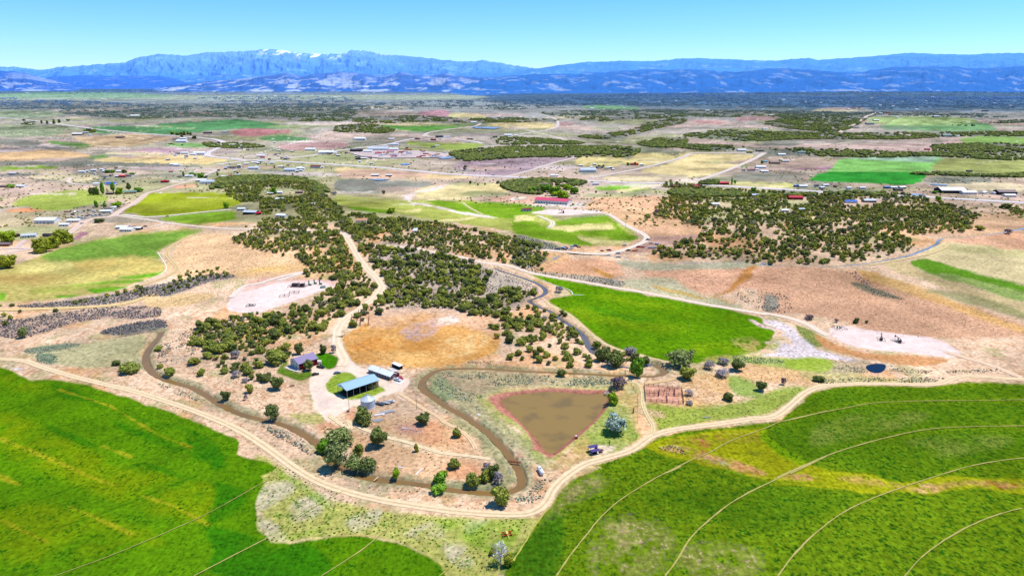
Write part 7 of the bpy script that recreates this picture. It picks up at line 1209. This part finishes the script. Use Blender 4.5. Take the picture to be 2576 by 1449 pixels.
HS = [  # x, y, width, roof, wall, angle, label
(112,563,50,'w','w',.02,'long white mobile home at the far left, below the bare red ground'),(160,570,24,'w','w',.05,'white trailer home right of the long mobile home'),(183,560,30,'w','w',.1,'white house on the left dirt road, behind a white trailer'),(265,536,26,'w','w',.15,'white shed of the farmstead by the dirt road bend'),(272,529,20,'n','w',.1,'brown roofed house of the farmstead by the dirt road bend'),(288,526,14,'w','w',1.2,'tall white shed nearest the dirt road bend'),
(305,577,30,'w','w',-.03,'white trailer home alone right of the road, back one'),(316,583,32,'w','w',-.02,'white trailer home alone right of the road, front one'),(344,579,20,'w','k',-.05,'white roofed black shed at the end of the white trailers'),(72,598,32,'s','w',.35,'pale roofed shed near the left edge'),(117,596,20,'k','n',0,'low dark shed in front of the grove'),(36,597,12,'m','k',-.1,'small dark maroon shed near the left edge'),(10,620,26,'n','n',.1,'grey brown house at the left edge'),
(328,488,28,'g','y',.5,'green roofed house with yellow timber wall'),(275,490,17,'n','k',.1,'dark house among the poplars'),(243,466,20,'w','w',.1,'small white roofed house above the poplars'),(277,466,28,'b','w',-.03,'blue roofed house above the poplars'),(10,472,20,'n','n',.1,'dark roofed house at the left edge beyond the meadow'),(50,472,22,'w','w',-.1,'white low house at the left beyond the meadow'),
(413,460,20,'r','m' if 0 else 'r',.05,'bright red roofed shed below the scattered houses'),(305,447,24,'r','n',-.05,'red roofed house inside a clump of trees'),(322,445,22,'n','w',-.1,'grey roofed house beside the red roofed one in the trees'),(302,434,22,'w','w',.1,'white house behind the red roofed one'),(205,435,18,'w','w',.2,'small white house in the yellow grass'),(218,433,12,'w','w',-.2,'small white shed right of the one in yellow grass'),(235,431,16,'w','w',.1,'white house right of two small sheds'),(30,440,22,'s','g',-.1,'grey shed near the left edge of the plain'),
(437,417,22,'w','w',0,'white shed at the pale farm lane'),(445,418,18,'w','w',.1,'second white shed at the pale farm lane'),(475,446,22,'w','w',.1,'white house between dark pines and poplar'),(430,434,14,'p','w',.1,'pinkish roofed house left of the dark pines'),(505,458,30,'w','w',.05,'long white shed under the wooded ridge'),(520,463,38,'s','w',.04,'largest grey white shed under the wooded ridge'),(548,462,24,'w','w',.1,'white shed at the right under the wooded ridge'),(575,446,14,'r','r',0,'small bright red shed'),(565,447,18,'w','w',.1,'pale roofed barn beside the small red shed'),(598,443,14,'s','w',.3,'grey white house right of the red shed'),
(637,427,30,'s','w',.03,'blue grey long shed at the highway'),(620,415,14,'w','w',.4,'white house north of the long shed'),(640,412,18,'w','w',.1,'white shed behind the long blue grey shed'),(655,408,14,'w','w',.2,'white box building near the highway'),(585,425,20,'k','w',.05,'row house with black roof near the highway'),(600,424,14,'k','w',.05,'second black roofed row house near the highway'),(728,432,34,'s','w',.02,'long white sheds right of the highway houses'),(755,427,24,'w','w',0,'flat white shed right of the long sheds'),(793,424,30,'m','w',0,'maroon roofed hall by the highway'),(810,423,8,'w','w',0,'small white box right of the maroon roofed hall'),(705,422,14,'w','w',0,'little white house left of the maroon hall'),
(655,395,22,'w','w',0,'white shed by the highway bend, right one'),(500,390,34,'w','w',.05,'white workshops left of the highway bend'),(463,388,22,'w','w',.1,'white barn left of the workshops'),(447,389,14,'k','w',.05,'black roofed shed left of the workshops'),(485,391,16,'w','w',0,'small white unit left of the workshops'),(660,398,14,'r','w',0,'small red roofed shop past the highway bend'),
(720,402,16,'n','n',.1,'brown house by the road fork'),(700,381,10,'w','w',0,'tiny white house at the upper road'),(820,388,44,'w','w',.08,'row of white sheds by the side highway'),(840,386,16,'w','w',.05,'white shed at the end of the row by the side highway'),(780,380,30,'w','w',.02,'low white buildings above the row of sheds'),
(193,341,28,'w','n',.1,'big white roofed barn in the green fields at the left'),(215,336,16,'s','n',.2,'grey roofed barn beside the big white one'),(225,341,12,'w','w',-.5,'small white house beside the big white barn'),(300,348,22,'n','n',0,'low brown shed right of the big white barn'),(460,351,18,'w','w',.1,'white farmhouse in front of the windbreak'),(440,352,16,'n','w',0,'brown roofed farm shed left of the windbreak farmhouse'),(520,337,22,'n','k',0,'dark long shed right of the windbreak'),(565,334,16,'s','n',0,'grey shed by the pink field'),
(338,294,24,'w','w',.1,'white roofed house at the edge of the dark woods'),(120,311,10,'w','w',.8,'white house among the dark far trees'),(157,303,10,'w','w',0,'little white house behind the far trees'),(455,359,30,'w','w',.05,'long white house below the windbreak'),(585,367,18,'w','w',.1,'white house in the village right of the highway bend'),(605,369,12,'w','w',.1,'small white house in that village'),(625,372,14,'s','w',0,'grey house in that village'),(645,370,12,'w','w',.1,'rightmost white house of that village'),(690,360,8,'w','w',0,'single white house in open land'),
(943,444,22,'w','n',.03,'white roofed brown house alone below the highway, left'),(978,444,18,'w','n',.03,'white roofed brown house alone below the highway, right'),(934,413,12,'w','w',0,'tiny white house right at the highway'),(915,401,18,'w','g',.05,'round roofed white shed by the yard'),(900,402,14,'k','k',0,'dark shed beside the round roofed white shed'),
(895,383,34,'k','k',.0,'long black sided warehouse of the trucking yard'),(950,379,60,'s','w',.03,'largest blue white warehouse of the trucking yard'),(925,384,26,'w','w',.02,'white office left of the warehouse'),(952,388,20,'r','w',.02,'red roofed hall of the trucking yard'),(982,384,22,'p','w',.02,'pink roofed hall of the trucking yard'),(990,379,26,'w','w',.02,'white hall at the right of the warehouse'),
(992,367,24,'s','w',.05,'blue grey sheds above the trucking yard'),(905,353,32,'w','w',.03,'low white house above the side highway'),(985,352,16,'w','w',.1,'white house below the dark tree line'),(1050,351,14,'m','m' if 0 else 'r',0,'maroon barn at the road corner'),(1090,354,16,'m','r',0,'long dark red barn past the road corner'),(1105,347,22,'k','k',.05,'dark roofed lodge past the maroon barn'),(1125,347,16,'s','w',.05,'grey roofed house right of the lodge'),(1182,352,18,'n','n',.1,'brown roofed house right of the lodge'),(1100,369,12,'w','w',.1,'white shed in the green plots'),(1090,372,14,'k','w',.1,'black roofed shed in the green plots'),
(1278,343,22,'w','w',.05,'white houses beside the pale lane'),(1298,342,12,'w','w',.2,'small white house beside the pale lane'),(1192,310,16,'w','w',.1,'white roofed house above the straw field'),(1150,307,14,'k','k',0,'black house above the straw field'),(1380,391,10,'r','r',0,'small bright red barn on the purple land'),(1480,434,46,'s','w',.02,'long low white building below the purple land'),(1462,419,12,'w','w',.1,'white shed right of the purple land'),(1508,424,20,'k','b',.0,'black roofed blue house right of the purple land'),(1528,425,12,'w','w',.1,'white trailer beside the blue house'),(1597,416,22,'r','r',.05,'red roofed farm between two poplars'),(1615,417,12,'w','w',0,'white shed right of the red roofed farm'),(1395,445,22,'w','w',.1,'white house behind dark pines'),
(1867,381,24,'w','w',.03,'white farmhouse at the top of the straw field'),(1913,381,22,'n','n',.0,'brown roofed barn at the top of the straw field'),(1968,392,22,'w','w',.05,'white shed with white trailers near the straw field'),(2018,386,20,'g','w',0,'pale green roofed barn in front of the tree line'),(1925,409,14,'c','w',.1,'turquoise roofed cottage among trees'),(1977,408,20,'s','n',-.02,'grey roofed open barn on the right plots'),(1950,413,28,'n','n',-.05,'brown sheds on the right plots'),(1892,431,20,'m','w',.15,'maroon roofed white house on the right plots'),(1915,424,28,'w','w',-.02,'L-shaped white house on the right plots'),(1924,434,22,'w','w',0,'long white mobile home on the right plots'),
(2334,378,14,'r','r',0,'bright red barn beside the right tree line'),(1822,465,28,'r','r',.03,'large red roofed barn at the highway'),(1751,472,16,'r','m' if 0 else 'r',.02,'small red roofed house above the wooded hill'),(1702,472,18,'m','r',.6,'dark red farmhouse above the wooded hill'),(1793,484,12,'c','w',-.3,'turquoise roofed house in the trees of the wooded hill'),(1843,483,10,'w','w',-.3,'small white roof in the trees of the wooded hill'),(1898,495,22,'s','w',-.15,'large pale roof in the trees of the wooded hill'),(1962,487,12,'g','w',0,'pale green roof at the back of the wooded hill'),
(2003,503,34,'r','r',-.03,'bright red barn with white doors in the wooded hill'),(2143,512,28,'b','w',-.04,'bright blue roofed house in the wooded hill'),(1976,534,18,'w','w',.05,'white camper like house in the wooded hill'),(2018,531,16,'s','w',.2,'pale blue grey house in the wooded hill'),(1800,518,20,'w','w',.0,'white roofs at the left of the wooded hill'),(2190,510,30,'s','n',.03,'grey brown house right of the blue roofed one'),
(2005,471,12,'b','b',0,'dark blue shed by the highway'),(2022,472,20,'w','w',0,'white house beside the dark blue shed'),(2055,470,10,'k','w',0,'black roofed hut by the highway'),(2079,469,18,'w','w',.2,'white farmhouse right of the black roofed hut'),(2137,476,10,'w','w',0,'white van-sized shed at the end of the tree row'),(2171,476,14,'w','w',0,'low white trailer home by the highway'),(2232,475,12,'b','b',0,'blue shed of the group at the highway'),(2250,475,16,'w','w',0,'white house of the group at the highway'),(2262,481,20,'k','k',.05,'low black shed in front of the white barn'),(2273,475,20,'w','g',.4,'white roofed barn of the group at the highway'),
(2400,487,62,'w','k',-.03,'very long white roofed shed with black open side'),(2440,490,34,'w','w',-.05,'long white low pen beside the very long shed'),(2480,488,20,'w','w',.7,'round roofed white shelter, left one'),(2507,489,20,'w','w',.7,'round roofed white shelter, right one'),(2535,491,44,'n','k',-.08,'long brown open barn at the right edge'),(2543,496,26,'w','w',-.08,'white roof in front of the brown open barn'),
(1327,532,24,'m','w',.35,'red roofed stable wing left of the long red roofed barn'),(1370,467,24,'n','w',.02,'ranch house behind the cottonwood grove'),(1500,466,18,'s','w',.1,'pale machine shed on the meadow lane'),
(701,488,18,'w','w',.1,'white house on top of the wooded ridge'),(680,490,14,'w','n',.1,'white roofed shed on top of the wooded ridge'),(703,505,20,'w','w',.05,'second white house on top of the wooded ridge'),(752,487,18,'n','n',.1,'brown house on top of the wooded ridge'),(627,540,34,'s','k',-.15,'steel blue roofed barn at the left of the juniper hill'),(607,530,18,'w','w',.1,'white trailer left of the steel blue barn'),(651,541,12,'r','r',.3,'bright red shed right of the steel blue barn'),(705,547,26,'w','w',-.3,'white roofed house inside the juniper hill'),(787,518,9,'w','w',0,'tiny white dome in the junipers'),
(1044,586,10,'w','w',0,'tiny white well house in the junipers') ,(1314,634,12,'w','w',0,'white tank like shed at the end of the juniper wood'),(1046,583,8,'s','w',.1,'grey lean-to beside the tiny well house'),
(1210,325,12,'n','w',0,'brown house by the small blue pond'),(1490,275,12,'w','w',0,'white house in the far woods, middle'),(2440,433,14,'k','k',0,'dark shed at the right hedgerow'),(2357,296,18,'s','b',0,'blue fronted shed at the far right'),(2480,281,16,'k','b',0,'blue house at the far right'),(2236,285,10,'r','r',0,'small red house in the far right woods'),(2216,287,10,'w','w',0,'small white house in the far right woods'),(2205,305,16,'w','k',0,'white roofed house above the far green field'),(2190,314,22,'g','g',0,'green roofed house above the far green field'),(2155,323,16,'n','w',0,'brown roofed sheds beside the far cut road'),(1926,326,14,'w','w',0,'white house in front of the dense far wood'),(1780,280,12,'w','w',0,'white house in the far woods left of the quarry'),(2385,345,26,'g','g',0,'long green roofed shed behind the tree line'),(2408,344,14,'w','w',0,'white house beside the long green roofed shed'),(1300,385,8,'w','w',0,'white speck house in the dark woods')]
HS = [t for t in HS if t[0] not in (1314,)]
for t in HS: hut(*t, name='farm_shed' if ('shed' in t[6] or 'barn' in t[6] or 'warehouse' in t[6] or 'hall' in t[6]) else 'house')
for k in range(80):
    cx_, cy_ = random.choice([(600,425),(650,412),(740,428),(480,440),(290,445),(540,460),(830,386),(1110,352),(620,372),(470,395),(1930,425),(1500,425),(2090,472),(900,400),(700,395),(1000,372),(250,432),(1250,344)]); px, py = cx_+random.gauss(0, 24), cy_+random.gauss(0, 4.5)
    hut(px, py, random.uniform(5, 11), random.choice('wwwwsnkm'), random.choice('wwwng'), random.uniform(-.4, .4), 'small shed or trailer among the scattered homesteads of the valley', hh=2.8, group='small sheds and trailers of the valley homesteads', name='farm_shed')
g = []
for k in range(95):      # specks of the far villages
    px, py = (random.uniform(0, 1250), random.uniform(220, 262)) if k < 60 else (random.uniform(1300, 2560), random.uniform(240, 300)); g.append((px, py))
for (px, py) in g: hut(px, py, random.uniform(5, 10), random.choice('wwwsn'), 'w', random.uniform(-.3, .3), 'pale house among the scattered villages of the far plain', hh=4, group='pale houses of the far villages')
for k in range(46):
    px, py = c = (random.uniform(945, 1120), random.uniform(378, 398)) ; p = at(px, py); L_ = random.choice((9, 13, 15)); e = empty('semi_trailer', p, random.choice((0, .1, 1.4, -.2))); tag(e, 'box trailer parked in the trucking yard', 'trailer', 'box trailers parked in the trucking yard'); MB().box((0, 0, 2.3), (L_, 2.6, 2.8)).build('box_body', M('tr'+str(k % 5), [(244,240,244),(238,236,240),(206,40,60),(226,150,60),(230,226,234)][k % 5]), e)
    for sx in (-.35, .35): MB().tube((L_*sx, -1.2, .5), (L_*sx, 1.2, .5), .5, n=8).build('axle', TYRE, e)
def junkcars(lst, group, label):
    for (px, py, c_, kd) in lst: car('parked_car', px, py, random.uniform(-.7, .7), c_, kd, label, 'car', group)
wv, rd, bl, gn, bk = (236,236,240), (196,30,40), (40,70,150), (60,90,60), (40,40,46)
junkcars([(*m3([(x, y)])[0], c_, k) for x, y, c_, k in [(428,618,wv,'car'),(424,634,wv,'van'),(450,622,wv,'pickup'),(470,636,rd,'car'),(490,640,wv,'car'),(512,618,wv,'van'),(540,612,bl,'van'),(572,622,rd,'car'),(445,642,gn,'car'),(380,638,gn,'car'),(505,634,wv,'car'),(365,640,bl,'car')]], 'old cars standing in a row along the ditch road', 'old car parked in the row along the ditch road below the valley meadow')
junkcars([(*m3([(x, y)])[0], c_, k) for x, y, c_, k in [(790,655,rd,'car'),(856,650,rd,'pickup'),(1035,652,gn,'pickup'),(1085,655,(226,120,60),'car'),(1130,620,rd,'pickup'),(1170,622,rd,'car'),(1110,652,(226,120,60),'car'),(1240,630,wv,'van'),(1302,595,wv,'van'),(1320,606,rd,'car'),(1345,608,rd,'car'),(1280,630,(170,190,210),'pickup'),(1345,640,wv,'car')]], 'old cars scattered at the road bend left of the wooded hill', 'old car standing at the road bend left of the wooded hill')
for x, y, c_, k, lb in [(1218,552,(40,56,100),'pickup','dark blue pickup at the outer side of the road bend'),(1250,586,wv,'pickup','white pickup below the dark blue one at the bend'),(1000,605,wv,'van','white van on the inner side of the road bend'),(940,680,wv,'van','white camper below the dirt road'),(945,718,(240,226,210),'van','cream camper beside the brush line')]: car('parked_vehicle', *m3([(x, y)])[0], random.uniform(-.3, .6), c_, k, lb, 'vehicle')
junkcars([(*m1([(x, y)])[0], c_, k) for x, y, c_, k in [(620,293,(226,130,90),'van'),(650,292,rd,'car'),(680,318,bk,'van'),(700,295,wv,'pickup'),(735,292,wv,'van'),(770,296,wv,'car'),(810,330,bl,'car'),(830,318,rd,'car'),(850,320,wv,'car'),(870,330,wv,'car'),(900,325,wv,'van'),(930,322,bl,'car'),(955,325,wv,'car'),(800,345,wv,'car'),(770,352,wv,'van'),(740,345,wv,'van'),(700,355,bl,'car'),(600,335,(200,140,90),'car'),(825,280,bk,'van'),(855,276,wv,'car'),(880,292,wv,'van'),(1075,262,wv,'van')]], 'vehicles crowding the roadside farmstead at the left', 'vehicle in the crowded yard of the roadside farmstead')
car('parked_car', *m1([(765,400)])[0], .4, bk, 'car', 'black car alone on the dirt road at the left', 'car'); car('parked_car', *m1([(1357,428)])[0], 0, (150,30,70), 'pickup', 'maroon pickup on the loop lane by the white trailers', 'car'); car('parked_car', *m1([(1258,430)])[0], 0, (50,70,120), 'car', 'blue car behind the white trailers', 'car')
for i, (x, y, c_) in enumerate([(660,898,bk),(832,912,wv),(915,920,bk),(1145,934,wv),(1345,950,bk),(1433,955,bk),(1890,985,wv),(1120,982,bk)]): car('moving_car', *cB([(x, y)])[0], -.15, c_, 'van' if c_ == wv else 'car', ['dark car leftmost on the highway','white van on the highway left of the tiny pines','dark car behind the white van on the highway','white van in the middle of the highway','dark car before the dirt road junction on the highway','dark car just past the dirt road junction','white car farthest right on the highway','dark car on the grassland below the highway'][i], 'car')
# ---- orange roofed house on the juniper hill, long red roofed barn
h = hut(*m2([(955, 400)])[0], 27, 't', 'w', -.1, 'orange roofed white house on the juniper hill', .75, 4.2); MM['roof_t'].node_tree.nodes['Principled BSDF'].inputs['Roughness'].default_value = .8
b, u, n, L_, w_ = frame_from(*m3([(466, 222), (162, 206), (528, 206)]))
h = Bld('stable', b, u, n, L_, w_, 'very long white stable with bright pink red roof in the valley', 'stable'); h.walls(4.6, 7.2, M('wall_w', WC['w'])); h.roof(4.6, 7.2, M('stable_roof', (236, 90, 124), rough=.6, var=.06), .8, .25)
for k in range(12): h.box('door', h.L*(k+.5)/12-.9, h.L*(k+.5)/12+.9, -.12, -.02, 0, 2.6, M('stable_door', (176, 172, 170)))
b, u, n, L_, w_ = frame_from(*m4([(755, 226), (862, 222), (775, 200)]))
pool('riding_ring', m3([(-60, 158), (60, 145), (90, 165), (-60, 182)]), .3, M('ring_sand', (240, 224, 200)), 'pale oval riding ring left of the long red roofed stable')
pool('trucking_yard', cB([(40, 755), (200, 735), (600, 745), (830, 765), (780, 800), (300, 806), (150, 790)]), 1.2, M('yard_gravel', (222, 200, 192), var=.15, scale=.02), 'pale gravel lot of the trucking yard')
MB__ = [(cA([(0, 740), (350, 712), (560, 724), (0, 750)]), 0)]
